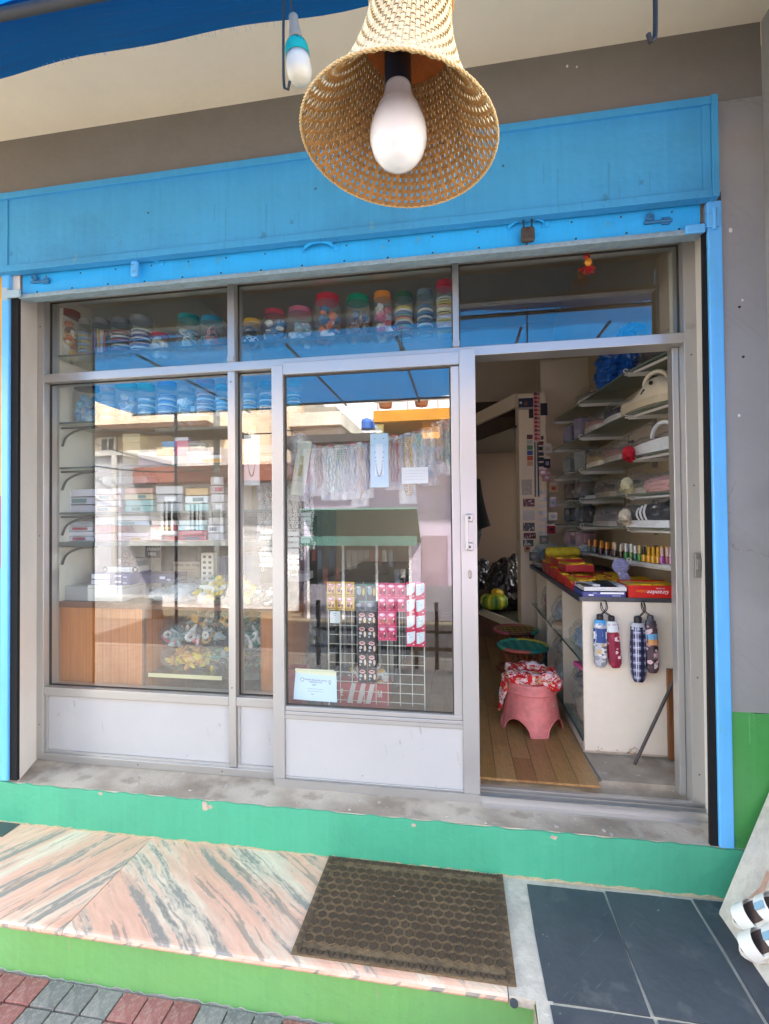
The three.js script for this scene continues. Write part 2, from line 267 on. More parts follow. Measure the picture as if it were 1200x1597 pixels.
const wavy = (x0, x1, y0, y1, n, amp, seed) => { const r = rng(seed), P = [[x0, y0], [x1, y0]]; for (let i = n; i >= 0; i--) P.push([lerp(x0, x1, i / n), y1 + (r() - 0.5) * amp]); return P; };
struct('step_riser', [T(prism(wavy(-3.0, 0.2, -0.455, -0.2795, 40, 0.0, 3), 0.012), 0, 0, 0.656), bb(0.2, -0.455, 0.668, 0.212, -0.262, 1.75)], greenStep);
struct('step_riser', [T(prism(wavy(-3.0, 1.14, -0.25, -0.064, 90, 0.009, 5), 0.008), 0, 0, 0.2)], greenRiser);
struct('joint_grime', [T(prism(wavy(-2.4, 1.12, -0.2515, -0.2425, 140, 0.009, 51), 0.003), 0, 0, 0.208)], worn(0xbcb28e, 0.95, 0.25, 0.002, 0.1));
struct('joint_grime', [T(prism(wavy(-2.4, 0.2, -0.447, -0.437, 120, 0.012, 53), 0.003), 0, 0, 0.668)], worn(0xb3ada2, 0.95, 0.25, 0.002, 0.1));
const sill = struct('shop_sill', [bb(-3.0, -0.6, -0.12, 1.3, -0.062, 0.2)], concrete);
{
  const r = rng(31), list = [];
  for (let i = 0; i < 26; i++) { const x = -2.05 + r() * 2.95, z = 0.06 + r() * 0.13, s = 0.003 + r() * 0.008; list.push(T(lump(s * 2, s * 0.6, s * 1.4, i, 0.4, 2, true, 2), x, -0.062, z, 0, r() * 6)); }
  const m = part('mortar_crumb', list, worn(0xb9b1a4, 0.95, 0.1, 0.001), sill); m.userData.kind = 'stuff';
  const chip = (x, y, w, h, s) => { const q = rng(s), P = []; for (let k = 0; k < 9; k++) { const a = k / 9 * 6.283, f = 0.6 + q() * 0.6; P.push([x + Math.cos(a) * w * f, y + Math.sin(a) * h * f]); } return T(prism(P, 0.0015), 0, 0, 0.2075); };
  part('chipped_patch', [chip(...[-1.135, -0.066, 0.208], 31), chip(-1.1, -0.085, 0.014, 0.01, 4), chip(-0.2, -0.083, 0.012, 0.008, 8), chip(0.35, -0.08, 0.016, 0.008, 9)].slice(1).concat([chip(-1.122, -0.085, 0.022, 0.02, 12), chip(-1.64, -0.072, 0.016, 0.009, 13)]), concrete, sill);
}

// ---------- facade walls ----------
struct('facade_wall', [T(prism([[-3.0, 3.03], ...wavy(-3.0, 1.138, 0, 2.75, 60, 0.008, 14).slice(2).reverse(), [1.138, 3.03]].reverse(), 0.178), 0, 0, 0.0225), bb(-3.0, 2.4, 0.02, 0.93, 2.74, 0.195)], plasterShadeBand);  // porch shade above the hood painted into this band, wavy lower edge
struct('facade_wall', [bb(0.93, 2.4, 0.0, 1.3, 2.76, 0.1985), bb(0.992, 0.441, 0.0, 1.3, 2.4, 0.2), bb(-3.0, 2.4, -0.2, 1.3, 3.72, 0.02)], plasterGrey);
struct('facade_wall', [T(prism(wavy(0.992, 1.3, -0.26, 0.441, 8, 0.006, 6), 0.198), 0, 0, 0.001)], greenDado);
struct('facade_wall', [bb(-3.0, 1.3, 0.13, -2.176, 2.4, 0.2)], yellowPaint);
struct('facade_wall', [bb(-3.0, 0.95, 0.13, -2.176, 1.3, 0.198)], redPaint);
struct('facade_wall', [bb(-3.0, -0.26, 0.13, -2.176, 0.95, 0.196)], greenRiser);
struct('side_wall', [bb(1.14, 0.443, 0.2, 1.36, 3.03, 0.72)], plasterGrey);
struct('side_wall', [bb(1.143, -0.26, 0.2, 1.36, 0.443, 0.717)], greenDado);
{
  const wr = scene.children.filter(o => o.name.startsWith('facade_wall'))[0], fl = [], hole = [];
  for (const [p, w] of [[[1.022, 2.242, 0.201], .006], [[1.057, 1.976, 0.201], .0035], [[0.444, 2.968, 0.201], .004], [[0.48, 2.96, 0.201], .003], [[1.038, 1.542, 0.201], .004], [[0.079, 2.961, 0.201], .003]]) fl.push(T(lump(w * 2, w * 2.6, 0.002, w * 9000, 0.5, 2, true, 2, false), ...p));
  for (const p of [[1.057, 1.976, 0.201], [1.066, 1.787, 0.201]]) hole.push(T(cyl(0.005, 0.004, 0.004, 0, 0, 0, 8), p[0] - 0.01, p[1] - 0.02, p[2], Math.PI / 2));
  part('paint_fleck', fl, std(0xd8d5cc, 0.8), wr).userData.kind = 'stuff'; part('nail_hole', hole, std(0x1f1c1a, 0.9), wr).userData.kind = 'stuff';
}
struct('porch_ceiling', [bb(-5.0, 3.03, 0.1, 4.0, 3.2, 1.05), bb(-5.0, 2.64, 0.94, 4.0, 3.03, 1.048)], plasterCream);  // second box: unseen edge beam added to keep sky light off the upper wall
struct('unseen_roof_block', [bb(-6, 3.72, -6.0, 5.0, 3.9, 0.2), bb(-6, 3.2, 0.02, 5.0, 3.75, 0.2)], plasterGrey);  // unseen roof mass added to shade the porch, height set for a sunlit tarpaulin
struct('shop_reveal', [slab([[-2.092, 0.19], [-2.188, 0.0], [-2.188, -0.11], [-2.34, -0.11], [-2.34, 0.19]], -0.062, 2.42)], revealPlaster);
struct('shop_reveal', [slab([[0.945, 0.165], [0.99, 0.0], [0.99, -0.11], [1.16, -0.11], [1.16, 0.165]], -0.062, 2.42), bb(0.952, -0.06, -0.16, 1.2, 2.36, -0.105)], revealPlaster);

// ---------- interior shell ----------
const wallIn = soft(0xd9c8b2, 0.85, 2.0, 0.0015), wallInW = soft(0xefebe0, 0.85, 2.0, 0.0015), ceilIn = soft(0xcfc4b4, 0.9, 2.0, 0.001);
struct('shop_wall_left', [bb(-2.4, -0.1, -0.52, -2.172, 3.55, -0.1), bb(-2.9, -0.1, -3.8, -2.75, 3.55, -0.5), bb(-2.75, -0.1, -0.6, -2.4, 3.55, -0.5)], wallInW);
struct('shop_wall_right', [bb(1.15, -0.1, -2.45, 1.4, 3.55, -0.1), bb(1.15, -0.1, -3.8, 1.4, 0.7, -2.45), bb(1.15, 2.0, -3.8, 1.4, 3.55, -2.45), bb(1.15, 0.7, -3.8, 1.4, 2.0, -3.6)], soft(0xd2bb9c, 0.85, 2.0, 0.0015));  // boxes leave an unseen window opening, added to bring daylight to the alcove
struct('shop_wall_back', [bb(-2.9, -0.1, -3.95, 1.4, 3.55, -3.8)], wallIn);
struct('shop_ceiling', [bb(-2.9, 3.55, -3.95, 1.4, 3.7, 0.0)], ceilIn);
const vinyl = h => { const b = hex3(h); return new THREE.MeshStandardMaterial({ roughness: 0.42, map: scaled(dataTex(256, 256, (x, y) => { const g = NX[((x * 2) % NS) * NS + (y * 2) % NS], i = ((y * 2) % NS) * NS + x * 2; const ring = 0.5 + 0.5 * Math.sin(40 * (N4[i] + 0.5 * N1[i])); return mix3(b.map(v => v * 0.72), b.map(v => v * 1.1), 0.6 * g + 0.22 * N1[i] + 0.18 * ring); }), 0.3) }); };
const floorIn = struct('shop_floor', [bb(-2.9, -0.2, -3.8, 1.4, -0.012, -0.1)], concrete);
{
  const ms = [vinyl(0xa97c4c), vinyl(0xb98c58), vinyl(0x9c6d42), vinyl(0xb0834f)], r = rng(15), w = 0.0885;
  const gs = [0, 1, 2].map(i => merge([bx(w - 0.0016, 0.01, 0.497)]));
  for (let c = 0; c < 9; c++) for (let k = 0; k < 7; k++) { const m = part('plank', gs[0], ms[Math.floor(r() * 4)], floorIn); m.position.set(-0.16 + c * w, -0.005 + r() * 0.0006, -0.02 - 0.25 - k * 0.4985 + (c * 0.37 % 1) * 0.33); if (m.position.z > -0.33) { m.scale.z = 1; m.position.z = Math.min(m.position.z, -0.29); } }
  part('floor_covering', [bb(-2.75, -0.012, -3.8, -0.21, -0.002, -0.12)], ms[0], floorIn);
  part('floor_edge', [slab([[0.6, -0.36], [1.15, -0.36], [1.15, -0.1], [0.612, -0.1]], -0.012, -0.006)], concrete, floorIn);
  const st = []; const q = rng(3); for (let i = 0; i < 40; i++) { const x = 0.93 + q() * 0.12, z = -0.22 + q() * 0.1, a = 0.3 + q() * 0.8; st.push(rod([x, -0.004, z], [x + Math.cos(a) * 0.06, -0.002, z + Math.sin(a) * 0.05], 0.0012, 4)); }
  part('straw_scrap', st, std(0x8a6a42, 0.9), floorIn).userData.kind = 'stuff';
}

// ---------- shopfront: fixed aluminium frame ----------
{
  const F = thing('aluminium_shopfront', 'silver aluminium shopfront frame with transom lights and white lower panels', 'shopfront', [0, 0, 0]);
  const gz = -0.042, bar = (x0, y0, x1, y1, z1 = 0, z0 = -0.1) => part('frame_bar', [bb(x0, y0, z0, x1, y1, z1, 0.0025)], alu, F);
  bar(-2.19, -0.06, -2.148, 2.4);                       // left stile
  bar(-2.148, 2.342, 0.941, 2.4, -0.001);               // head
  bar(-1.118, 1.947, -1.081, 2.342, -0.0015);           // transom mullions
  bar(-0.022, 1.947, 0.006, 2.342, -0.0015);
  bar(-2.148, 1.903, 0.941, 1.946, 0.002);              // transom
  bar(-1.118, -0.022, -1.081, 1.902, -0.0015);          // main mullion
  bar(0.941, -0.06, 0.992, 2.4, 0, -0.1);               // right stile
  bar(0.914, -0.02, 0.9395, 1.9015, -0.05, -0.1);       // right inner stile in the doorway
  bar(-2.148, 0.272, -1.119, 0.314, -0.003); bar(-1.08, 0.272, -0.86, 0.314, -0.003);
  bar(-2.148, -0.061, -0.86, -0.024, 0.006);            // bottom rail
  bar(-0.885, -0.022, -0.86, 1.902, -0.03, -0.1);       // stile behind the sliding door
  for (const [x0, x1] of [[-2.146, -1.12], [-1.079, -0.887]]) {
    part('white_panel', [bb(x0 + 0.012, -0.012, -0.05, x1 - 0.002, 0.265, -0.022)], whitePanel, F);
    part('bead', [bb(x0, -0.0235, -0.06, x1, -0.012, -0.012), bb(x0, -0.012, -0.06, x0 + 0.012, 0.2715, -0.014)], alu2, F);
  }
  const pane = (x0, y0, x1, y1) => part('pane', [quad([x0, y0, gz], [x1, y0, gz], [x1, y1, gz], [x0, y1, gz])], paneGlass, F);
  pane(-2.148, 1.946, -1.118, 2.342); pane(-1.081, 1.946, -0.022, 2.342); pane(0.006, 1.946, 0.941, 2.342);
  pane(-2.148, 0.314, -1.118, 1.903); pane(-1.081, 0.314, -0.885, 1.903);
  const seal = std(0x3b362f, 0.8);
  for (const [x0, y0, x1, y1] of [[-2.148, 0.314, -1.118, 1.903], [-1.081, 0.314, -0.885, 1.903], [-2.148, 1.946, -1.118, 2.342], [-1.081, 1.946, -0.022, 2.342], [0.006, 1.946, 0.941, 2.342]]) part('glazing_seal', [bb(x0, y0, gz - 0.006, x0 + 0.005, y1, gz + 0.005), bb(x1 - 0.005, y0, gz - 0.006, x1, y1, gz + 0.005), bb(x0 + 0.005, y0, gz - 0.006, x1 - 0.005, y0 + 0.004, gz + 0.005), bb(x0 + 0.005, y1 - 0.004, gz - 0.006, x1 - 0.005, y1, gz + 0.005)], seal, F);
  for (const [x, y] of [[-1.1, 1.962], [-0.008, 1.963], [0.965, 1.972]]) { const b = part('corner_bracket', [bb(x - 0.016, y - 0.013, -0.001, x + 0.016, y + 0.013, 0.004, 0.001), ...[[-0.008, 0], [0.008, 0]].map(([dx]) => T(cyl(0.0035, 0.003, 0.003, 0, 0, 0, 10), x + dx, y, 0.0052, Math.PI / 2))], steel, F); }
  part('door_track', [bb(-0.86, -0.062, -0.02, 0.992, -0.02, 0.0), bb(-0.86, -0.062, 0.012, 0.99, -0.03, 0.0185), bb(-0.86, -0.062, 0.05, 0.985, -0.028, 0.058), bb(-0.86, -0.062, 0.0005, 0.99, -0.05, 0.0495), bb(0.08, -0.0618, 0.058, 0.93, -0.055, 0.085)], alu, F);
  for (const [x, y] of [[-2.17, 2.2], [-2.17, 1.1], [-2.17, 0.12], [-1.1, 1.85], [-1.1, 0.36], [0.968, 1.85], [0.968, 1.3], [0.968, 0.5], [0.968, 0.1], [-1.6, -0.042], [-1.15, -0.042]]) part('screw', [T(cyl(0.004, 0.0035, 0.002, 0, 0, 0, 10), x, y, y < 0 ? 0.007 : 0.001, Math.PI / 2), bx(0.006, 0.0009, 0.0004, x, y, y < 0 ? 0.0081 : 0.0021)], std(0x77756f, 0.4, { metalness: 0.6 }), F);
  const h = part('jamb_handle', [bb(...[0.963, 1.019, 0.004].slice(0,2), 0, ...[0.985, 0.915, 0.004].slice(0,2), 0.01, 0.003), bb(0.966, 0.945, 0.01, 0.984, 0.995, 0.018, 0.003)], std(0x8b8983, 0.4, { metalness: 0.6 }), F);
}
// ---------- sliding door ----------
{
  const D = thing('sliding_door', 'sliding aluminium glass door with white bottom panel, left of the open doorway', 'door');
  const rail = (n, x0, y0, x1, y1, z0, z1) => part(n, [bb(x0, y0, z0, x1, y1, z1, 0.003)], alu2, D);
  rail('stile', -0.872, -0.058, -0.816, 1.9, 0.004, 0.046);
  rail('stile', 0.004, -0.05, 0.074, 1.922, 0.004, 0.046);
  rail('stile', -0.034, 0.29, 0.0035, 1.85, 0.008, 0.036);
  rail('rail', -0.8155, 1.855, 0.0035, 1.912, 0.006, 0.044);
  rail('rail', -0.8155, 0.282, 0.0035, 0.303, 0.006, 0.04);
  rail('rail', -0.8155, 0.246, 0.0035, 0.2815, 0.006, 0.044);
  rail('rail', -0.8155, -0.055, 0.0035, -0.02, 0.006, 0.043);
  part('rail_groove', [bb(-0.815, 0.2655, 0.0435, 0.003, 0.2675, 0.0447), bb(-0.815, 0.2815, 0.03, 0.003, 0.2835, 0.0412)], std(0x6d6a66, 0.5), D);
  part('white_panel', [bb(-0.815, -0.0195, 0.012, 0.003, 0.2455, 0.036)], whitePanel, D);
  part('pane', [quad([-0.816, 0.303, 0.02], [-0.034, 0.303, 0.02], [-0.034, 1.855, 0.02], [-0.816, 1.855, 0.02])], paneGlass, D);
  part('glazing_seal', [bb(-0.816, 0.303, 0.012, -0.809, 1.855, 0.026), bb(-0.04, 0.303, 0.012, -0.034, 1.855, 0.026), bb(-0.809, 1.849, 0.012, -0.04, 1.855, 0.026), bb(-0.809, 0.303, 0.012, -0.04, 0.307, 0.026)], std(0x4a443c, 0.8), D);
  const hd = part('handle', [bb(0.026, 1.03, 0.046, 0.056, 1.19, 0.052, 0.002), bb(0.026, 1.155, 0.052, 0.056, 1.19, 0.074, 0.006), bb(0.026, 1.03, 0.052, 0.056, 1.065, 0.074, 0.006), bb(0.022, 1.035, 0.07, 0.036, 1.185, 0.078, 0.003)], alu2, D);
  part('keyhole', [T(cyl(0.006, 0.006, 0.004, 0, 0, 0, 12), 0.041, 1.173, 0.076, Math.PI / 2), T(cyl(0.006, 0.006, 0.004, 0, 0, 0, 12), 0.041, 1.047, 0.076, Math.PI / 2)], std(0x55524e, 0.5), hd);
  part('lock', [T(new THREE.CapsuleGeometry(0.0075, 0.022, 4, 10), 0.04, 0.925, 0.046), T(cyl(0.004, 0.004, 0.004, 0, 0, 0, 10), 0.04, 0.93, 0.054, Math.PI / 2)], std(0x9a958c, 0.35, { metalness: 0.6 }), D);
}

// ---------- shutter hood, rolled shutter, guides ----------
{
  const H = thing('shutter_hood', 'pale blue sheet-metal hood that houses the rolling shutter above the shopfront', 'shutter box');
  part('front_sheet', [bb(-2.28, 2.385, 0.2, 0.945, 2.728, 0.228)], blueHood, H);
  part('side_sheet', [bb(0.945, 2.36, 0.19, 0.967, 2.745, 0.243, 0.002)], blueHood, H);
  part('top_flange', [bb(-2.28, 2.714, 0.2, 0.9445, 2.743, 0.24, 0.002)], blueHood, H);
  part('bottom_flange', [bb(-2.28, 2.362, 0.2, 0.9445, 2.392, 0.24, 0.002), bb(-2.28, 2.385, 0.228, 0.9445, 2.398, 0.234, 0.002)], blueHood, H);
  part('end_strip', [bb(0.915, 2.392, 0.2285, 0.944, 2.714, 0.2345, 0.002)], blueHood, H); part('end_strip', [bb(-2.14, 2.398, 0.2285, -2.115, 2.714, 0.233, 0.002)], blueHood, H);
  const sc = (x, y) => T(new THREE.SphereGeometry(0.005, 8, 6), x, y, 0.229);
  for (const p of [[-1.38, 2.568, 0.23], [-0.593, 2.584, 0.23], [0.187, 2.583, 0.23]]) part('screw', [sc(p[0], p[1])], std(0x3f6f8c, 0.5), H);

  const S = thing('rolling_shutter', 'bright blue bottom bar of the raised rolling shutter with handles and bolts', 'shutter');
  part('bottom_bar', [bb(-2.082, 2.268, 0.165, 0.925, 2.42, 0.185)], blueBar, S);
  part('bottom_lip', [bb(-2.086, 2.248, 0.15, 0.93, 2.268, 0.205, 0.004)], greyLip, S);
  part('slat', [bb(-2.08, 2.42, 0.15, 0.92, 2.6, 0.18)], blueBar, S);
  const hz = 0.186, arc = (x, y, w) => { const P = []; for (let i = 0; i <= 10; i++) { const t = i / 10 * 2 - 1; P.push([x + t * w, y + 0.022 * (1 - t * t), hz + 0.03 * (1 - t ** 4)]); } return P; };
  const bandGeo = (P, hw) => { const pos = [], I = []; P.forEach(([x, y, z]) => { pos.push(x, y - hw, z, x, y + hw, z, x, y + hw, z - 0.004, x, y - hw, z - 0.004); }); for (let i = 0; i < P.length - 1; i++) for (let k = 0; k < 4; k++) { const a = i * 4 + k, b = i * 4 + (k + 1) % 4; I.push(a, a + 4, b + 4, a, b + 4, b); } const g = new THREE.BufferGeometry(); g.setAttribute('position', new THREE.Float32BufferAttribute(pos, 3)); g.setIndex(I); const q = g.toNonIndexed(); q.computeVertexNormals(); return q; };
  const HP = [[-1.421, 2.365, 0.2], [-0.59, 2.353, 0.2], [0.28, 2.361, 0.2]];
  for (const p of HP) part('handle', [bandGeo(arc(p[0], p[1] - 0.008, 0.075), 0.009), bb(p[0] + 0.06, p[1] - 0.02, 0.185, p[0] + 0.09, p[1] + 0.012, 0.189, 0.002)], blueBar, S);
  for (const p of [[-1.976, 2.334, 0.19], [0.772, 2.323, 0.19]]) { const b = part('slide_bolt', [rod([p[0] - 0.05, p[1] - 0.008, 0.193], [p[0] + 0.05, p[1] - 0.008, 0.193], 0.006), bx(0.03, 0.028, 0.01, p[0] - 0.028, p[1] + 0.002, 0.189, 0.003), bx(0.03, 0.028, 0.01, p[0] + 0.03, p[1] - 0.006, 0.189, 0.003), T(tor(0.012, 0.004), p[0] - 0.03, p[1] + 0.014, 0.196)], std(0x2b6f9a, 0.5), S); }
  const rv = []; for (let i = 0; i < 16; i++) rv.push(T(new THREE.SphereGeometry(0.0045, 8, 5), -2.0 + i * 0.19, 2.282 + (i % 3) * 0.002, 0.185), T(new THREE.SphereGeometry(0.004, 8, 5), -1.95 + i * 0.185, 2.352, 0.185));
  part('rivet', rv, std(0x4a4a48, 0.6), S).userData.kind = 'stuff';
  part('end_latch', [bx(0.07, 0.035, 0.014, 0.895, 2.262, 0.21, 0.006), bx(0.045, 0.05, 0.016, 0.955, 2.285, 0.212, 0.004), rod([0.96, 2.25, 0.215], [0.96, 2.33, 0.215], 0.009)], bluePost, S);
  part('end_latch', [bx(0.075, 0.038, 0.014, -2.1, 2.268, 0.212, 0.006), bx(0.03, 0.06, 0.016, -2.145, 2.27, 0.212, 0.004)], std(0x9db8c4, 0.45), S);
  // padlocks
  const lock = (n, lab, x, y, w, h, mt, sh, grp) => { const g = thing(n, lab, 'padlock', [x, y, 0.215]); part('body', [bx(w, h, 0.022, 0, -h / 2, 0, 0.011)], mt, g); part('shackle', [tube([[-w * 0.28, 0, 0], [-w * 0.28, 0.03, 0], [0, 0.045, 0], [w * 0.28, 0.03, 0], [w * 0.28, 0, 0]], 0.0035, 20, 6)], sh, g); for (const k of [-1, 1]) part('face_ridge', [bx(w * 0.4, 0.004, 0.002, k * w * 0.08, -h * 0.5 - k * h * 0.2, 0.01, 0.0008)], std(0x8a8278, 0.5), g); return g; };
  const q = [0.281, 2.321, 0.21]; lock('padlock', 'rusty black padlock hanging from the right shutter handle', q[0], q[1] + 0.012, 0.054, 0.062, worn(0x4a4038, 0.55, 0.05, 0.001, 0.05), iron);
  const u = [-1.456, 2.334, 0.21]; lock('padlock', 'small blue-painted padlock hanging from the left shutter handle', u[0], u[1] + 0.03, 0.036, 0.075, bluePost, iron);
  const G = (n, lab, x0, x1, b0, b1, tp) => { const g = thing(n, lab, 'shutter guide'); part('post', [bb(x0, tp[0], 0.187, x1, tp[1], 0.212, 0.006)], bluePost, g); part('slot', [T(prism([[b0, tp[0]], [b1, tp[0]], [b1, 2.262], [b0 + (b0 > 0 ? 0.014 : 0), 2.262]], 0.014), 0, 0, 0.186)], slotShade, g); return g; };  // slot is a thin black plate standing in for the shaded channel gap
  G('shutter_guide', 'light blue steel shutter guide right of the doorway', 0.9385, 0.989, 0.911, 0.938, [-0.061, 2.364]);
  G('shutter_guide', 'light blue steel shutter guide at the left edge of the shopfront', -2.173, -2.13, -2.1295, -2.09, [-0.055, 2.4]);
}

// ---------- blue tarpaulin over the pavement ----------
{
  const ty = z => 2.592 - (z - 0.905) * 0.002;
  const tarpMat = new THREE.MeshPhysicalMaterial({ color: 0x0a84bd, transmission: 0.48, thickness: 0, roughness: 0.9, ior: 1.2, bumpMap: scaled(lumpBump, 0.8), bumpScale: 0.006,
    map: scaled(dataTex(NS, NS, (x, y) => { const i = y * NS + x; return mix3([0.55, 0.72, 0.85], [0.95, 0.97, 1], 0.5 * N1[i] + 0.3 * NX[i] + 0.2 * ((x % 4 < 1) ? 0.3 : 1)); }), 1.6) });
  const A = thing('tarpaulin_awning', 'blue woven tarpaulin awning stretched over poles above the shop porch', 'awning');
  const r = rng(8), ph = [...Array(8)].map(() => r() * 6.28);
  part('sheet', quad([-4.2, 0, 0.905], [2.3, 0, 0.905], [2.3, 0, 3.4], [-4.2, 0, 3.4], 110, 30, (p, u, v) => { p.y = ty(p.z) + 0.012 * Math.sin(p.x * 2.3 + ph[0]) * (1 - v * 0.5) + 0.008 * Math.sin(p.x * 5.1 + p.z * 3 + ph[1]) + 0.006 * Math.sin(p.x * 11 - p.z * 7 + ph[2]); p.z += 0.006 * Math.sin(p.x * 3.7 + ph[3]) + 0.003 * Math.sin(p.x * 17); }), tarpMat, A);
  part('hem', quad([-4.2, 0, 0.9], [2.3, 0, 0.9], [2.3, 0, 1.07], [-4.2, 0, 1.07], 110, 4, (p, u, v) => { p.y = ty(p.z) - 0.007 + 0.012 * Math.sin(p.x * 2.3 + ph[0]) * (1 - v * 0.06) + 0.008 * Math.sin(p.x * 5.1 + p.z * 3 + ph[1]) + 0.006 * Math.sin(p.x * 11 - p.z * 7 + ph[2]); p.z += 0.006 * Math.sin(p.x * 3.7 + ph[3]); }), new THREE.MeshPhysicalMaterial({ color: 0x0a5a98, transmission: 0.3, thickness: 0, roughness: 0.9, ior: 1.2, bumpMap: scaled(lumpBump, 0.5), bumpScale: 0.004 }), A);
  const fr = []; for (let i = 0; i < 260; i++) { const x = -3.0 + r() * 3.6, y = ty(0.905) + 0.012 * Math.sin(x * 2.3 + ph[0]) + 0.008 * Math.sin(x * 5.1 + 2.7 + ph[1]), l = 0.004 + r() * 0.012; fr.push(rod([x, y, 0.908], [x + (r() - 0.5) * 0.012, y - l * 0.6, 0.903 - l * 0.6], 0.0006, 3)); }
  part('frayed_hem', fr, std(0x9db8d8, 0.9), A).userData.kind = 'stuff';
  const pm = std(0x3a3c40, 0.6);
  for (const z of [1.06, 1.9, 3.3]) part('pole', [rod([-4.2, ty(z) - 0.03, z], [2.3, ty(z) - 0.03, z], 0.014, 10)], pm, A);
  for (const x of [-2.6, -1.32, -0.45, 0.45, 1.05]) part('rafter', [rod([x, ty(1.25) - 0.055, 1.25], [x, ty(3.35) - 0.055, 3.35], 0.011, 8)], pm, A);
  for (const x of [-3.6, 2.0]) part('post', [rod([x, -0.46, 3.32], [x, ty(3.32) - 0.03, 3.32], 0.02, 10)], pm, A);
}

// ---------- wicker pendant lamp ----------
{
  const L = thing('wicker_pendant_lamp', 'bell-shaped woven bamboo pendant lampshade with a white bulb, hanging above the shop front', 'pendant lamp', [-0.068, 1.622, 1.592]);
  const PR = [[0, 0.117], [0.015, 0.104], [0.03, 0.092], [0.05, 0.08], [0.08, 0.067], [0.11, 0.057], [0.14, 0.05], [0.2, 0.044]];
  const prof = t => { const h = 0.2 * t; let k = 0; while (k < PR.length - 2 && h > PR[k + 1][0]) k++; return [lerp(PR[k][1], PR[k + 1][1], clamp((h - PR[k][0]) / (PR[k + 1][0] - PR[k][0]))), h]; };
  const tilt = new THREE.Matrix4().makeRotationZ(-0.1);
  const straw = (s) => new THREE.MeshStandardMaterial({ color: 0xe2cda4, vertexColors: true, roughness: 0.55 });
  const nr = 76, rows = 26, rr = rng(21);
  const strip = (pts, nrm, hw, side, th, col) => { // ribbon with thickness along pts
    const pos = [], I = [], C = [];
    pts.forEach((p, i) => { const n = nrm[i], s = side[i]; for (const [a, b] of [[-1, 1], [1, 1], [1, -1], [-1, -1]]) { pos.push(p.x + s.x * (hw[i] || hw) * a + n.x * th * b, p.y + s.y * (hw[i] || hw) * a + n.y * th * b, p.z + s.z * (hw[i] || hw) * a + n.z * th * b); C.push(...(b > 0 ? [Math.min(1, col[0] * 1.02), col[1] * 0.98, col[2] * 0.86] : col.map((v, k) => v * [0.52, 0.325, 0.155][k]))); } });
    for (let i = 0; i < pts.length - 1; i++) for (let k = 0; k < 4; k++) { const a = i * 4 + k, b = i * 4 + (k + 1) % 4; I.push(a, b, b + 4, a, b + 4, a + 4); }
    const g = new THREE.BufferGeometry(); g.setAttribute('position', new THREE.Float32BufferAttribute(pos, 3)); g.setAttribute('color', new THREE.Float32BufferAttribute(C, 3)); g.setIndex(I); const q = g.toNonIndexed(); q.computeVertexNormals(); return q; };
  const rowT = k => 0.012 + 0.985 * Math.pow(k / rows, 1.08);
  const ribs = [], rings = [];
  for (let i = 0; i < nr; i++) {
    const a = i / nr * Math.PI * 2, P = [], Nn = [], S = [], HW = [], c = 0.8 + rr() * 0.35, nV = rows * 2;
    for (let j = 0; j <= nV; j++) { const t = rowT(j / 2), [R, h] = prof(t), o = 0.0014 * Math.cos(Math.PI * (j / 2 + i)); P.push(V((R + o) * Math.cos(a), h, (R + o) * Math.sin(a))); Nn.push(V(Math.cos(a), 0.25, Math.sin(a)).normalize()); S.push(V(-Math.sin(a), 0, Math.cos(a))); HW.push(Math.min(0.0027, R * Math.PI / nr * 0.8)); }
    ribs.push(strip(P, Nn, HW, S, 0.0004, [c, c * 0.98, c * 0.93]));
  }
  for (let k = 0; k <= rows; k++) {
    const t = rowT(k), [R, h] = prof(t), P = [], Nn = [], S = [], c = 0.8 + rr() * 0.3, n = nr * 2, hw = 0.0022 + 0.0006 * rr();
    for (let i = 0; i <= n; i++) { const a = i / n * Math.PI * 2, o = -0.0014 * Math.cos(Math.PI * (k + i / 2)); P.push(V((R + o) * Math.cos(a), h, (R + o) * Math.sin(a))); Nn.push(V(Math.cos(a), 0.2, Math.sin(a)).normalize()); const d = V(-0.3 * Math.cos(a), 1, -0.3 * Math.sin(a)).normalize(); S.push(d); }
    rings.push(strip(P, Nn, hw, S, 0.0004, [c, c * 0.98, c * 0.92]));
  }
  const sm = straw();
  const shade = new THREE.Group(); shade.name = 'shade'; shade.applyMatrix4(tilt); L.add(shade);
  part('weave_ribs', merge(ribs), sm, shade); part('weave_rings', merge(rings), sm, shade);
  const braid = []; for (let q = 0; q < 2; q++) { const P = []; for (let i = 0; i < 190; i++) { const a = i / 190 * Math.PI * 2, f = a * 70 + q * Math.PI, [R] = prof(0); P.push([(R + 0.0009 * Math.cos(f)) * Math.cos(a), 0.001 + 0.0011 * Math.sin(f), (R + 0.0009 * Math.cos(f)) * Math.sin(a)]); } braid.push(tube(P, 0.001, 380, 5, true)); }
  part('rim_braid', braid, std(0xd0b07a, 0.6), shade);
  part('top_hoop', [T(tor(0.0485, 0.0035, 0, 0.17, 0, Math.PI / 2, 0, 8, 48))], std(0xb08048, 0.55), shade);
  part('inner_disc', [cyl(0.0535, 0.0535, 0.004, 0, 0.124, 0, 40)], worn(0xb5601f, 0.55, 0.1, 0.0004, 0.05), shade);
  part('socket', [cyl(0.0163, 0.0163, 0.062, 0, 0.1, 0, 28)], std(0x1a1614, 0.35), L);
  part('bulb', lathe([[0, -0.027], [0.012, -0.0255], [0.022, -0.02], [0.030, -0.01], [0.034, 0.003], [0.0345, 0.012], [0.0325, 0.023], [0.028, 0.035], [0.0225, 0.046], [0.0185, 0.056], [0.0162, 0.065], [0.0155, 0.075], [0, 0.075]], 40), new THREE.MeshPhysicalMaterial({ color: 0xf0efee, roughness: 0.25, clearcoat: 0.9, clearcoatRoughness: 0.2 }), L);
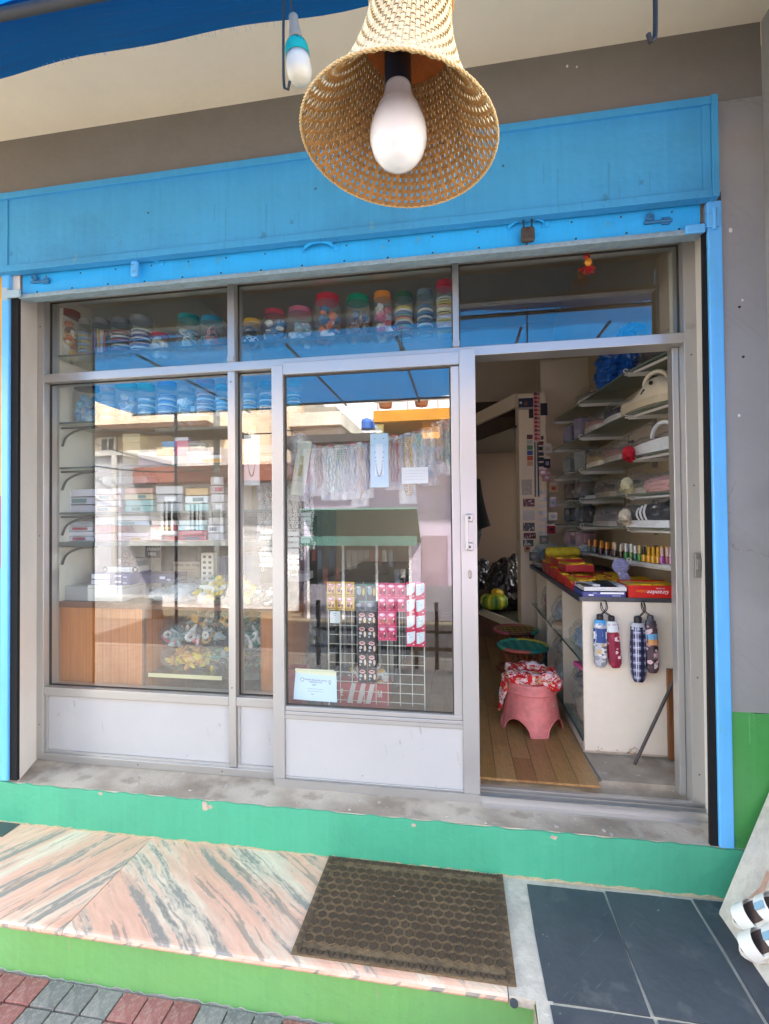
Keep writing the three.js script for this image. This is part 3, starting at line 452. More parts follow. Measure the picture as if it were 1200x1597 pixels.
  part('bulb_seam', [T(tor(0.0253, 0.0004, 0, 0.0405, 0, Math.PI / 2, 0, 6, 40))], std(0xc8c4be, 0.5), L);
  part('cord', [rod([0, 0.17, 0], [0, 0.84, 0], 0.003)], std(0x222020, 0.6), L);
}
// ---------- second bulb and hooks ----------
{
  const B = thing('hanging_bulb', 'bare hanging bulb with a teal collar and frosted globe, left of the wicker lamp', 'light bulb', [-0.372, 2.237, 1.06]); B.scale.setScalar(0.9);
  B.rotation.z = 0.08; B.rotation.x = 0.1;
  part('globe', lathe([[0, 0], [0.014, 0.002], [0.025, 0.008], [0.0315, 0.019], [0.034, 0.032], [0.033, 0.05], [0.031, 0.068], [0, 0.068]], 32), new THREE.MeshPhysicalMaterial({ color: 0xe6e2d2, roughness: 0.35, transmission: 0.25, thickness: 0 }), B);
  const cg = lathe([[0.0325, 0.066], [0.0328, 0.078], [0.0315, 0.09], [0.027, 0.1], [0.02, 0.105], [0, 0.105]], 32);
  part('collar', cg, printed(512, 128, (c, w, h) => { c.fillStyle = '#1d9b94'; c.fillRect(0, 0, w, h); c.fillStyle = '#0d4a52'; c.font = 'bold 44px sans-serif'; for (let i = 0; i < 2; i++) c.fillText('VIV-A', 20 + i * 256, 76); }, 0.4), B);
  part('neck_ring', [T(tor(0.0195, 0.0018, 0, 0.1055, 0, Math.PI / 2))], std(0x1b1b1b, 0.5), B);
  part('holder', lathe([[0, 0.107], [0.0185, 0.107], [0.018, 0.118], [0.0145, 0.14], [0.0125, 0.15], [0.0125, 0.17], [0, 0.17]], 24), worn(0x9a968a, 0.6, 0.06, 0.0006, 0.04), B);
  part('cord', [rod([0, 0.168, 0], [-0.05, 0.78, -0.05], 0.0025)], std(0x2a2a2a, 0.7), B);
  const hook = (n, lab, p, up, rr, bend) => { const g = thing(n, lab, 'hook', p); part('wire', [tube([[0, up, 0], [0.002, up * 0.5, 0], [0, 0.03, 0], [bend * 0.003, 0.008, 0.002], [bend * 0.009, 0, 0.005], [bend * 0.016, 0.006, 0.006], [bend * 0.017, 0.02, 0.006]], rr, 40, 8)], iron, g); return g; };
  hook('wire_hook', 'black iron wire hook hanging beside the teal-collared bulb', [-0.4, 2.18, 1.1], 0.75, 0.0033, 1);
  hook('wire_hook', 'black iron hook hanging from the porch ceiling right of the wicker lamp', [0.455, 2.253, 1.0], 0.777, 0.0055, -1);
  const w = thing('wall_peg', 'dark iron peg sticking out of the grey side wall near the ceiling', 'peg', [1.14, 2.47, 0.33]); part('shank', [rod([0.01, 0, 0], [-0.035, -0.005, 0.004], 0.009), rod([-0.03, -0.004, 0.003], [-0.04, 0.022, 0.01], 0.007)], iron, w);
}
// ---------- rubber door mat ----------
{
  const Mt = thing('door_mat', 'brown rubber door mat with a hexagon pattern on the porch floor', 'door mat', [-0.204, -0.248, 0.436]);
  const light = new THREE.MeshStandardMaterial({ roughness: 0.85, map: scaled(dataTex(NS, NS, (x, y) => { const i = y * NS + x; return mix3([0.34, 0.275, 0.195], [0.48, 0.395, 0.28], sstep(0.35, 0.7, 0.6 * N1[i] + 0.4 * N3[i])); }), 0.4), bumpMap: scaled(fineBump, 0.06), bumpScale: 0.001 });
  const dark = new THREE.MeshStandardMaterial({ roughness: 0.8, map: scaled(dataTex(NS, NS, (x, y) => { const i = y * NS + x; return mix3([0.235, 0.185, 0.13], [0.36, 0.29, 0.21], 0.7 * N1[i] + 0.3 * N3[i]); }), 0.35), bumpMap: scaled(dataTex(64, 64, (x, y) => (x % 16) < 8 ? 0.9 : 0.1, false), 0.02), bumpScale: 0.0015 });
  const W = 0.71, D0 = 0.446, hx = 0.0372, hz = 0.0322;
  part('backing', [slab([[-W / 2, -D0 / 2 - 0.004], [0, -D0 / 2], [W / 2 - 0.03, -D0 / 2 + 0.004], [W / 2, -D0 / 2 - 0.008], [W / 2 + 0.002, D0 / 2 + 0.002], [-W / 2 - 0.002, D0 / 2]], 0, 0.006)], light, Mt);
  const pads = [], rims = [], r = rng(6), hexRing = (x, z, ro, ri, y0, y1, open) => { const s = new THREE.Shape(), hle = new THREE.Path(); for (let k = 0; k < 6; k++) { const a = Math.PI / 6 + k * Math.PI / 3; s[k ? 'lineTo' : 'moveTo'](x + ro * Math.cos(a), -z + ro * Math.sin(a)); hle[k ? 'lineTo' : 'moveTo'](x + ri * Math.cos(a), -z + ri * Math.sin(a)); } s.holes.push(hle); return new THREE.ExtrudeGeometry(s, { depth: y1 - y0, bevelEnabled: false }).rotateX(-Math.PI / 2).translate(0, y0, 0); };
  for (let j = -6; j <= 6; j++) for (let i = -9; i <= 9; i++) {
    const x = (i + (j & 1 ? 0.5 : 0)) * hx, z = j * hz; if (Math.abs(x) > W / 2 - 0.026 || Math.abs(z) > D0 / 2 - 0.03) continue;
    const hgt = 0.0012 + r() * 0.0008, pg = cyl(0.0168, 0.0155, hgt, x, 0.006 + hgt / 2, z, 6); pads.push(pg);
    rims.push(hexRing(x, z, 0.0205, 0.0178, 0.006, 0.0092 + r() * 0.0006));
  }
  const tri = (x, z, a, s) => { const g = cyl(s, s * 0.85, 0.004, 0, 0, 0, 3); g.rotateY(a); return g.translate(x, 0.008, z); };
  for (let j = -6; j <= 6; j++) for (const sd of [-1, 1]) pads.push(tri(sd * (W / 2 - 0.02 + (j & 1 ? 0 : 0.003)), j * hz, sd > 0 ? Math.PI / 2 : -Math.PI / 2, 0.0165));
  for (let i = -18; i <= 18; i++) for (const sd of [-1, 1]) pads.push(tri(i * 0.0186, sd * (D0 / 2 - 0.014), sd > 0 ? (i & 1 ? Math.PI : 0) : (i & 1 ? 0 : Math.PI), 0.0135));
  part('hexagon_pad', pads, dark, Mt); part('hexagon_ridge', rims, light, Mt);
  const lf = []; for (let i = 0; i < 9; i++) lf.push(T(lump(0.008, 0.003, 0.005, i + 3, 0.5, 2, true, 2), (r() - 0.4) * 0.5, 0.009, -0.06 + (r() - 0.5) * 0.12, 0, r() * 6));
  part('dry_leaf_scrap', lf, std(0x84704f, 0.9), Mt).userData.kind = 'stuff';
  solo('drain_pipe_end', 'small dark pipe end under the front right corner of the mat', 'pipe', [T(cyl(0.012, 0.012, 0.05, 0, 0, 0, 14), 0, 0, 0, Math.PI / 2), bx(0.05, 0.008, 0.03, 0, 0.008, -0.005)], std(0x3b464c, 0.6), [0.142, -0.268, 0.668]);
}
// ---------- board with sandals, bottom right ----------
{
  const a = V(...[0.897, -0.249, 0.277]), b = V(...[0.903, -0.249, 0.547]), c = V(...[1.104, 0.16, 0.215]);
  const e2 = b.clone().sub(a).normalize(), e1 = c.clone().sub(a); e1.addScaledVector(e2, -e1.dot(e2)).normalize(); const e3 = e1.clone().cross(e2).normalize(); if (e3.x > 0) e3.negate();
  const B = thing('display_board', 'pale worn display board with white sandals fixed to it, leaning on the side wall', 'board', [a.x, a.y, a.z]);
  const sk = c.clone().sub(a).dot(e2) / c.clone().sub(a).dot(e1), mx = new THREE.Matrix4().makeBasis(e2, e1, e3.clone().negate());
  const S = flipWinding(prism([[0.004, 0], [0.5, 0], [0.5 + 0.5 * sk, 0.5], [0.52 * sk, 0.5], [0, 0.006]], 0.012).applyMatrix4(mx));
  part('board', [S], worn(0xcfc6b6, 0.7, 0.5, 0.0015, 0.2), B);
  const tape = worn(0xc59a84, 0.8, 0.3, 0.0008);
  const on = (g, u, v, rz = 0) => flipWinding(g.rotateZ(rz).translate(u, v, 0).applyMatrix4(mx));      // local z negative is towards the viewer
  part('stain', [on(prism([[0, 0], [0.02, 0.07], [0.012, 0.13], [0.03, 0.13], [0.045, 0.05], [0.03, 0]], 0.001).translate(0, 0, -0.0012), 0.07, 0.12)], tape, B);
  const white = std(0xe9e6dd, 0.4), inner = std(0x57473f, 0.7), sole = std(0xd9d3c6, 0.6);
  const sandal = (u, v, rz, lab) => { const g = thing('sandal', lab, 'sandal', [a.x, a.y, a.z]);
    const out = []; for (let i = 0; i < 24; i++) { const t = i / 24 * 6.283; out.push([0.038 * Math.cos(t) * (1 - 0.14 * Math.sin(t)), 0.115 * Math.sin(t)]); }
    part('sole', [on(prism(out, 0.02, 0.003).translate(0, 0, -0.026), u, v, rz)], sole, g);
    part('footbed', [on(prism(out.map(([x, y]) => [x * 0.8, y * 0.9]), 0.003).translate(0, 0, -0.0325), u, v, rz)], inner, g);
    const band = (y0, hw, lift, rad) => { const P = [], I = []; const n = 14; for (let i = 0; i <= n; i++) { const t = Math.PI * i / n, x = -0.041 * Math.cos(t), z = -0.014 - lift * Math.sin(t); for (const s of [-1, 1]) P.push(x, y0 + s * hw * (1 + 0.3 * Math.sin(t)), z); } for (let i = 0; i < n; i++) I.push(i * 2, i * 2 + 1, i * 2 + 3, i * 2, i * 2 + 3, i * 2 + 2); const q = new THREE.BufferGeometry(); q.setAttribute('position', new THREE.Float32BufferAttribute(P, 3)); q.setIndex(I); q.computeVertexNormals(); return on(q, u, v, rz); };
    const ws = new THREE.MeshStandardMaterial({ color: 0xe9e6dd, roughness: 0.35, side: THREE.DoubleSide });
    part('strap', [band(-0.045, 0.022, 0.05)], ws, g); part('strap', [band(0.045, 0.018, 0.045)], ws, g);
    part('buckle', [on(bx(0.02, 0.035, 0.006, 0.012, 0.045, -0.062, 0.002), u, v, rz)], std(0x8fb2c4, 0.3), g); };
  sandal(0.155, 0.14, -0.55, 'white strapped sandal nearest the lower left edge of the leaning board');
  sandal(0.225, 0.1, -0.55, 'white strapped sandal at the photo right edge of the leaning board');
}

// ---------- the other side of the street (seen in the glass) ----------
{
  const wallM = (h, s = 3) => worn(h, 0.85, s, 0.003, 1.2);
  const house = (n, lab, cat) => thing(n, lab, cat);
  const zr = 5.5, G = -0.46;
  const R = (q, z0, z1) => bb(q[0], q[1], z0, q[2], q[3], z1);
  const win = (g, q, z, panes, fm, gm) => { const f = part('window', [bb(q[0], q[1], z - 0.05, q[2], q[1] + 0.05, z), bb(q[0], q[3] - 0.05, z - 0.05, q[2], q[3], z), bb(q[0], q[1] + 0.05, z - 0.05, q[0] + 0.05, q[3] - 0.05, z), bb(q[2] - 0.05, q[1] + 0.05, z - 0.05, q[2], q[3] - 0.05, z), ...[...Array(panes - 1)].map((_, i) => { const x = lerp(q[0], q[2], (i + 1) / panes); return bb(x - 0.02, q[1] + 0.05, z - 0.04, x + 0.02, q[3] - 0.05, z - 0.005); })], fm, g); part('window_glass', [bb(q[0] + 0.05, q[1] + 0.05, z - 0.02, q[2] - 0.05, q[3] - 0.05, z - 0.012)], gm, f); return f; };
  const dark = std(0x23262a, 0.25), whiteF = std(0xe6e4e0, 0.6);
  // purple house with shop
  { const g = house('purple_house', 'lilac house across the street with a dark shop window, mirrored in the sliding door', 'house');
    const w = [-2.591, -0.773, 4.311, 2.367]; part('wall', [bb(w[0], G, zr, w[2], w[3], zr + 4)], wallM(0xcdbcd2), g);
    part('roof_edge', [bb(w[0] - 0.3, w[3], zr - 0.6, w[0] + 1.5, w[3] + 0.12, zr + 4.1)], wallM(0x4c4a4d), g);
    const s = [-2.506, -0.753, -0.799, 0.765]; const op = part('shop_window', [bb(s[0], s[1], zr - 0.02, s[2], s[3], zr - 0.004)], dark, g);
    for (const t of [0, 0.35, 0.68, 1]) { const x = lerp(s[0], s[2], t); part('frame_bar', [bb(x - 0.02, s[1], zr - 0.05, x + 0.02, s[3], zr - 0.021)], whiteF, op); }
    const r = rng(12); for (let i = 0; i < 16; i++) { const x = s[0] + 0.06 + i * (s[2] - s[0] - 0.12) / 16, h = 0.12 + r() * 0.2, y = s[3] - 0.1 - Math.floor(r() * 2) * 0.3; part('hanging_card', [bb(x, y - h, zr - 0.035, x + 0.08, y, zr - 0.03)], flat([0x6f7a88, 0x9c9a94, 0x88504a, 0x3f4f66][Math.floor(r() * 4)], 0.7), op); }
    const aw = [-2.397, 0.801, -0.623, 1.094]; part('awning', [bx(aw[2] - aw[0], 0.03, 0.9, (aw[0] + aw[2]) / 2, (aw[1] + aw[3]) / 2 + 0.06, 5.1).translate(0, -(aw[1] + aw[3]) / 2 - 0.06, -5.1).rotateX(0.62).translate(0, (aw[1] + aw[3]) / 2 + 0.12, 5.12), bb(aw[0], aw[1] - 0.02, 4.745, aw[2], aw[1] + 0.12, 4.765)], wallM(0x4f7f74), g);
    part('skirting', [bb(w[0], G, zr - 0.03, w[2], 0.1, zr - 0.001)], wallM(0x8d8790), g);
    part('doorway', [bb([-0.612, -0.924, -0.196, 0.534][0], G, zr - 0.025, [-0.612, -0.924, -0.196, 0.534][2], 0.9, zr - 0.003)], wallM(0xa58a9a), g); }
  // balcony house
  { const g = house('balcony_house', 'house with an ochre balcony slab across the street, mirrored high in the sliding door', 'house');
    const s = [-1.223, 2.583, 4.065, 2.743]; part('balcony_slab', [bb(s[0], s[1], 4.6, s[2], s[3], 8)], wallM(0xf0a52e), g);
    part('wall', [bb(s[0] + 0.5, [-1.31, 2.348, 4.342, 2.681][1], zr + 0.02, s[2], s[1], 8)], wallM(0xd8c7a4), g);
    part('bracket', [bb(s[0] + 0.7, s[1] - 0.25, 4.7, s[0] + 0.95, s[1], 5.5)], wallM(0xf0a52e), g);
    const rl = std(0xb8b4ae, 0.5), n = 12, W = s[2] - s[0];
    for (let i = 0; i <= n; i++) part('railing_post', [rod([s[0] + 0.05 + i * W / n, s[3], 4.7], [s[0] + 0.05 + i * W / n, s[3] + 0.62, 4.7], 0.014, 6)], rl, g);
    for (let k = 0; k < 4; k++) part('railing_bar', [rod([s[0], s[3] + 0.15 + k * 0.15, 4.7], [s[2], s[3] + 0.15 + k * 0.15, 4.7], 0.01, 6)], rl, g); }
  { const r = rng(5), mk = (x, lab) => { const g = thing('balcony_plant', lab, 'plant', [x, [-1.223, 2.674, 0.041, 2.842][3], 4.85]); part('pot', [cyl(0.09, 0.12, 0.18, 0, 0.09, 0)], std(0x8a5a3c, 0.8), g); const L = []; for (let i = 0; i < 60; i++) { const a = r() * 6.28, e = 0.2 + r() * 1.2, l = 0.15 + r() * 0.22; L.push(rod([0, 0.18, 0], [Math.cos(a) * l * Math.cos(e), 0.18 + l * Math.sin(e), Math.sin(a) * l * Math.cos(e)], 0.008, 3)); } part('leaves', L, std(0x4c5e38, 0.8), g).userData.kind = 'stuff'; };
    mk([-1.081, 2.865, -5.08][0], 'bushy potted plant at the left end of the ochre balcony'); mk([-0.542, 2.84, -5.08][0], 'small potted plant at the middle of the ochre balcony'); }
  // grey concrete house + tanks
  { const g = house('concrete_house', 'grey concrete house with roof parapet across the street, mirrored left in the sliding door', 'house');
    const q = [-5.062, 3.105, -2.894, 3.457]; part('wall', [bb(q[0], G, 9, q[2], q[3], 13)], wallM(0xb9b1a6), g); part('parapet', [bb(q[0] - 0.1, q[3], 8.85, q[2] + 0.1, q[3] + 0.32, 13)], wallM(0xe0dacc), g); part('stair_head', [bb(q[0] + 0.2, q[3] + 0.32, 10, q[0] + 1.3, q[3] + 0.95, 12)], wallM(0xa9a59c), g); part('stair_head', [bb(q[2] - 0.9, q[3] + 0.32, 9.5, q[2] - 0.2, q[3] + 0.6, 12)], wallM(0x9a948a), g);
    win(g, [q[0] + 0.4, q[1] - 1.2, q[0] + 1.5, q[1] - 0.2], 8.99, 2, whiteF, dark); }
  for (const [px, lab] of [[574, 'blue water tank on the roof left of the ochre balcony'], [590, 'blue water tank on the roof next to the ochre balcony']]) { const p = { 574: [-1.895, 3.037, 7.5], 590: [-1.676, 3.028, 7.5] }[px]; const g = thing('water_tank', lab, 'water tank', p); part('drum', lathe([[0, 0], [0.11, 0], [0.115, 0.03], [0.11, 0.06], [0.115, 0.09], [0.11, 0.12], [0.115, 0.15], [0.1, 0.21], [0.05, 0.235], [0, 0.235]], 20).scale(1, 1, 1), std(0x2563b8, 0.45), g); }
  struct('far_terrace', [bb(-0.9, G, 7.2, 3, [-1.895, 3.037, 7.5][1], 9)], wallM(0xb7afa4));
  // left houses
  { const g = house('white_walled_house', 'plain white-walled house across the street, mirrored at the left of the big window', 'house');
    const q = [-6.757, -0.931, -5.868, 2.328]; part('wall', [bb(q[0], G, 5.2, q[2], q[3], 9)], wallM(0xc4c2c8), g); part('coping', [bb(q[0] - 0.05, q[3], 5.12, q[2] + 0.05, q[3] + 0.08, 9)], wallM(0xc2bdb8), g); part('drain_pipe', [rod([q[2] - 0.08, G, 5.14], [q[2] - 0.08, q[3], 5.14], 0.05)], std(0xbab6b2, 0.6), g);
    part('steps', [bb(q[0], G, 4.9, q[2] + 0.8, -0.1, 5.19)], wallM(0x9d978e), g); }
  { const g = house('peach_house', 'peach house with a tiled hip canopy across the street, mirrored high in the big window', 'house');
    const q = [-9.52, 2.523, -4.09, 3.397]; part('wall', [bb(q[0], G, 7.5, q[2], q[3] + 0.9, 11)], wallM(0xead2b4), g);
    const e = [-8.596, 3.113, -5.053, 3.227]; part('eave', [bb(e[0], e[1], 6.6, e[2], e[1] + 0.1, 7.5)], wallM(0x6a4a3a), g);
    win(g, [-8.179, 2.766, -7.765, 3.123], 7.47, 2, whiteF, dark);
    const h = [-6.195, 2.749, -5.212, 3.239], pk = [(h[0] + h[2]) / 2, h[3] + 0.25, 7.3]; const hg = new THREE.ConeGeometry((h[2] - h[0]) * 0.72, h[3] - h[1] + 0.15, 4, 1).rotateY(Math.PI / 4).translate(pk[0], (h[1] + h[3]) / 2, pk[2]); part('hip_roof', [hg], wallM(0xb9b7a8), g); }
  { const g = house('brick_fascia_house', 'white house with red-brown fascia across the street, mirrored in the big window', 'house');
    const q = [-6.5, -1.082, -2.858, 1.898]; part('wall', [bb(q[0], G, 6.0, q[2], q[3], 10)], wallM(0xeee8e4), g);
    const f = [-6.262, 1.871, -2.744, 2.15]; part('fascia', [bb(f[0], f[1], 5.5, f[2], f[3], 10)], wallM(0x98594c), g);
    for (const w of [[-6.403, 0.94, -6.128, 1.61], [-4.61, 0.933, -4.352, 1.534], [-5.054, 0.934, -4.766, 1.54], [-5.6, 0.937, -5.266, 1.597]]) win(g, w, 5.97, 3, whiteF, dark);
    const s = [-6.236, 0.739, -4.021, 0.832]; part('sunshade', [bb(s[0], s[1], 5.4, s[2], s[3], 6)], wallM(0xbdb7b0), g); const u = [-6.869, 2.284, -4.734, 2.652]; part('upper_wall', [bb(u[0], u[1], 6.6, u[2], u[3], 10)], wallM(0xc9c2bb), g); }
  { const p = [-3.954, 2.464, 5], t = thing('telegraph_pole', 'slim grey pole on the far pavement, mirrored at the right of the big window', 'pole', [p[0], G, 5.0]); part('shaft', [rod([0, 0, 0], [0, 4.6, 0], 0.05, 10)], wallM(0x8c8a86), t); part('sheet_roof', [bx(1.2, 0.05, 0.9, -0.2, p[1] - G + 0.15, 0)], wallM(0x55534f), t); }
  const wire = (a, b, sag, lab) => { const P = []; for (let i = 0; i <= 12; i++) { const t = i / 12; P.push([lerp(a[0], b[0], t), lerp(a[1], b[1], t) - sag * 4 * t * (1 - t), lerp(a[2], b[2], t)]); } solo('overhead_cable', lab, 'cable', [tube(P, 0.012, 40, 5)], std(0x1a1a1c, 0.7)); };
  wire([-7.334, 2.979, 5], [-3.195, 1.812, 4.4], 0.15, 'black cable sagging across the street above the white-walled house');
  wire([-7.332, 2.412, 5], [-4.149, 1.952, 4.6], 0.12, 'lower black cable sagging in front of the white-walled house');
  wire([-6.796, 2.922, 5.4], [-2.357, 2.575, 4.9], 0.1, 'black cable strung level with the hip canopy');
  // street railing on the near kerb
  { const g = thing('street_railing', 'dark metal street railing between pavement and road, mirrored in the sliding door', 'railing'); const rm = std(0x2e2b2b, 0.5);
    for (let i = 0; i < 15; i++) part('upright', [bb(-1.6 + i * 0.22, -0.45, 2.98, -1.56 + i * 0.22, 0.27, 3.02)], rm, g);
    part('rail', [bb(-1.66, -0.06, 2.985, 1.6, -0.03, 3.015)], rm, g); part('rail', [bb(-1.66, -0.25, 2.985, 1.6, -0.21, 3.015)], rm, g); }
}

// ---------- right-hand side: shelves, counter, alcove ----------
const woodIn = soft(0xe6d8be, 0.6, 0.9, 0.0006), beigeIn = soft(0xe4d2b6, 0.7, 0.9, 0.0008);
const EDGE = [[1.047, -0.345], [0.94, -0.7], [0.864, -1.42], [0.80, -2.04]];
const edgeAt = t => { const k = Math.min(2, Math.floor(t)), f = t - k; return [lerp(EDGE[k][0], EDGE[k + 1][0], f), lerp(EDGE[k][1], EDGE[k + 1][1], f)]; };
const SHY = [[0.946, 1.998, -0.7][1], [0.932, 1.754, -0.7][1], [0.932, 1.51, -0.7][1], [0.952, 1.298, -0.7][1], [0.946, 1.114, -0.7][1], [0.902, 0.925, -0.7][1]];
{
  const names = ['topmost shelf of the right wall, under the transom, holding a blue bag', 'second shelf from the top on the right wall, holding the cream clog', 'third shelf from the top on the right wall, holding white sandals', 'fourth shelf from the top on the right wall, holding a pink bagged item', 'fifth shelf from the top on the right wall, holding the striped sneaker', 'lowest white shelf on the right wall, holding nail polish bottles'];
  const whiteB = worn(0xe6e4de, 0.4, 0.5, 0.0003), br = std(0xd6d2c8, 0.4);
  SHY.forEach((y, i) => {
    const s = thing('wall_shelf', names[i], 'shelf'), poly = [...EDGE, [1.15, -2.04], [1.15, -0.345]];
    part('board', [slab(poly, y - (i === 5 ? 0.016 : 0.008), y)], i === 5 ? whiteB : new THREE.MeshPhysicalMaterial({ color: 0x9fae9f, transmission: 0.5, thickness: 0, roughness: 0.15 }), s);
    for (let k = 1; k <= 3; k++) { const [hx, hz] = EDGE[k]; part('bracket', [bb(hx + 0.01, y - 0.03, hz - 0.006, 1.15, y - (i === 5 ? 0.017 : 0.009), hz + 0.006), T(tor(0.011, 0.0035, 0, 0, 0, 0, 0, 6, 14), hx, y + 0.002, hz), bx(0.03, 0.007, 0.012, hx + 0.008, y - 0.02, hz)], br, s); }
    part('edge_channel', [rod([EDGE[0][0] + 0.012, y - 0.022, EDGE[0][1] - 0.03], [EDGE[1][0] + 0.03, y - 0.022, EDGE[1][1] + 0.05], 0.008, 6)], br, s);
    if (i < 5) part('wall_rail', [bb(1.13, y - 0.05, -0.86, 1.149, y, -0.83)], std(0x8d8578, 0.5), s);
  });
}
// shoe: loft of half-ellipse sections, heel at x = 0, toe at x = len
function shoeParts(g, len, w, h, o) {
  const n = 22, m = 12, wid = t => w / 2 * (0.72 + 0.28 * Math.sin(Math.PI * clamp(t * 1.1 - 0.1))) * (1 - 0.55 * sstep(0.82, 1.02, t)) * (t < 0.08 ? 0.82 + 2.2 * t : 1);
  const hei = t => h * (o.profile ? o.profile(t) : lerp(1, 0.42, sstep(0.25, 0.8, t)) * (1 - 0.5 * sstep(0.9, 1.02, t)));
  const sh = o.sole || 0.025, outline = []; for (let i = 0; i <= n; i++) { const t = i / n; outline.push([t * len, wid(t) * 1.06]); } for (let i = n; i >= 0; i--) { const t = i / n; outline.push([t * len, -wid(t) * 1.06]); }
  part('sole', [slab(outline, 0, sh)], o.soleMat, g);
  const P = [], I = [], topMax = t => (o.open && t < o.open) ? 0.62 : 1;
  for (let i = 0; i <= n; i++) { const t = i / n; for (let j = 0; j <= m; j++) { const f = j / m * 2 - 1, lim = topMax(t); let a = (f * lim); const ang = Math.PI / 2 * (1 - a); let z = wid(t) * Math.cos(ang), y; if (o.open && t < o.open) { z = Math.sign(f) * wid(t) * Math.cos(Math.PI / 2 * (1 - Math.abs(f)) * 0.55 + 0); y = hei(t) * (1 - Math.abs(f)) * 1.0; } else y = hei(t) * Math.sin(ang) ** 0.75; P.push(t * len, sh + y, z); } }
  for (let i = 0; i < n; i++) for (let j = 0; j < m; j++) { const t = (i + 0.5) / n; if (o.open && t < o.open && t > 0.1 && (j === m / 2 - 1 || j === m / 2)) continue; const a = i * (m + 1) + j; I.push(a, a + 1, a + m + 2, a, a + m + 2, a + m + 1); }
  const q = new THREE.BufferGeometry(); q.setAttribute('position', new THREE.Float32BufferAttribute(P, 3)); q.setIndex(I); q.computeVertexNormals();
  part('upper', [q], o.mat, g);
  return { wid, hei, sh };
}
const ds = (hex, r = 0.5) => new THREE.MeshStandardMaterial({ color: hex, roughness: r, side: THREE.DoubleSide });
const onShelf = (i, t, off = 0.05) => { const [x, z] = edgeAt(t); return [x + off, SHY[i] + 0.001, z]; };
const edgeTurn = t => { const k = Math.min(2, Math.floor(t)), a = EDGE[k], b = EDGE[k + 1]; return Math.atan2(-(a[1] - b[1]), a[0] - b[0]); };   // local +x runs towards the doorway
function baggedShoe(lab, pos, turn, col, soleCol, len = 0.25, name = 'bagged_shoe', grp) {
  const g = thing(name, lab, 'shoe', pos, turn, grp); shoeParts(g, len, 0.09, 0.066, { mat: ds(col, 0.6), soleMat: flat(soleCol, 0.6), open: 0.48, profile: t => lerp(0.95, 0.62, sstep(0.05, 0.4, t)) * (1 - 0.35 * sstep(0.6, 0.85, t)) * (1 - 0.5 * sstep(0.9, 1.02, t)) }); part('insole', [bx(len * 0.5, 0.004, 0.05, len * 0.28, 0.03, 0, 0.002)], flat(0x5a4a44, 0.8), g); part('toe_band', [T(new THREE.TorusGeometry(0.036, 0.004, 6, 16, Math.PI).scale(1, 0.72, 1), len * 0.74, 0.024, 0, 0, Math.PI / 2)], flat(soleCol, 0.6), g);
  const bag = part('clear_bag', lump(len * 1.18, 0.1, 0.125, Math.round(pos[0] * 100 + pos[2] * 37), 0.16, 2.6, true, 11), bagFilm, g); bag.position.set(len / 2, -0.0005, 0); if (pos[1] > 0.9) g.scale.setScalar(1.22); return g;
}
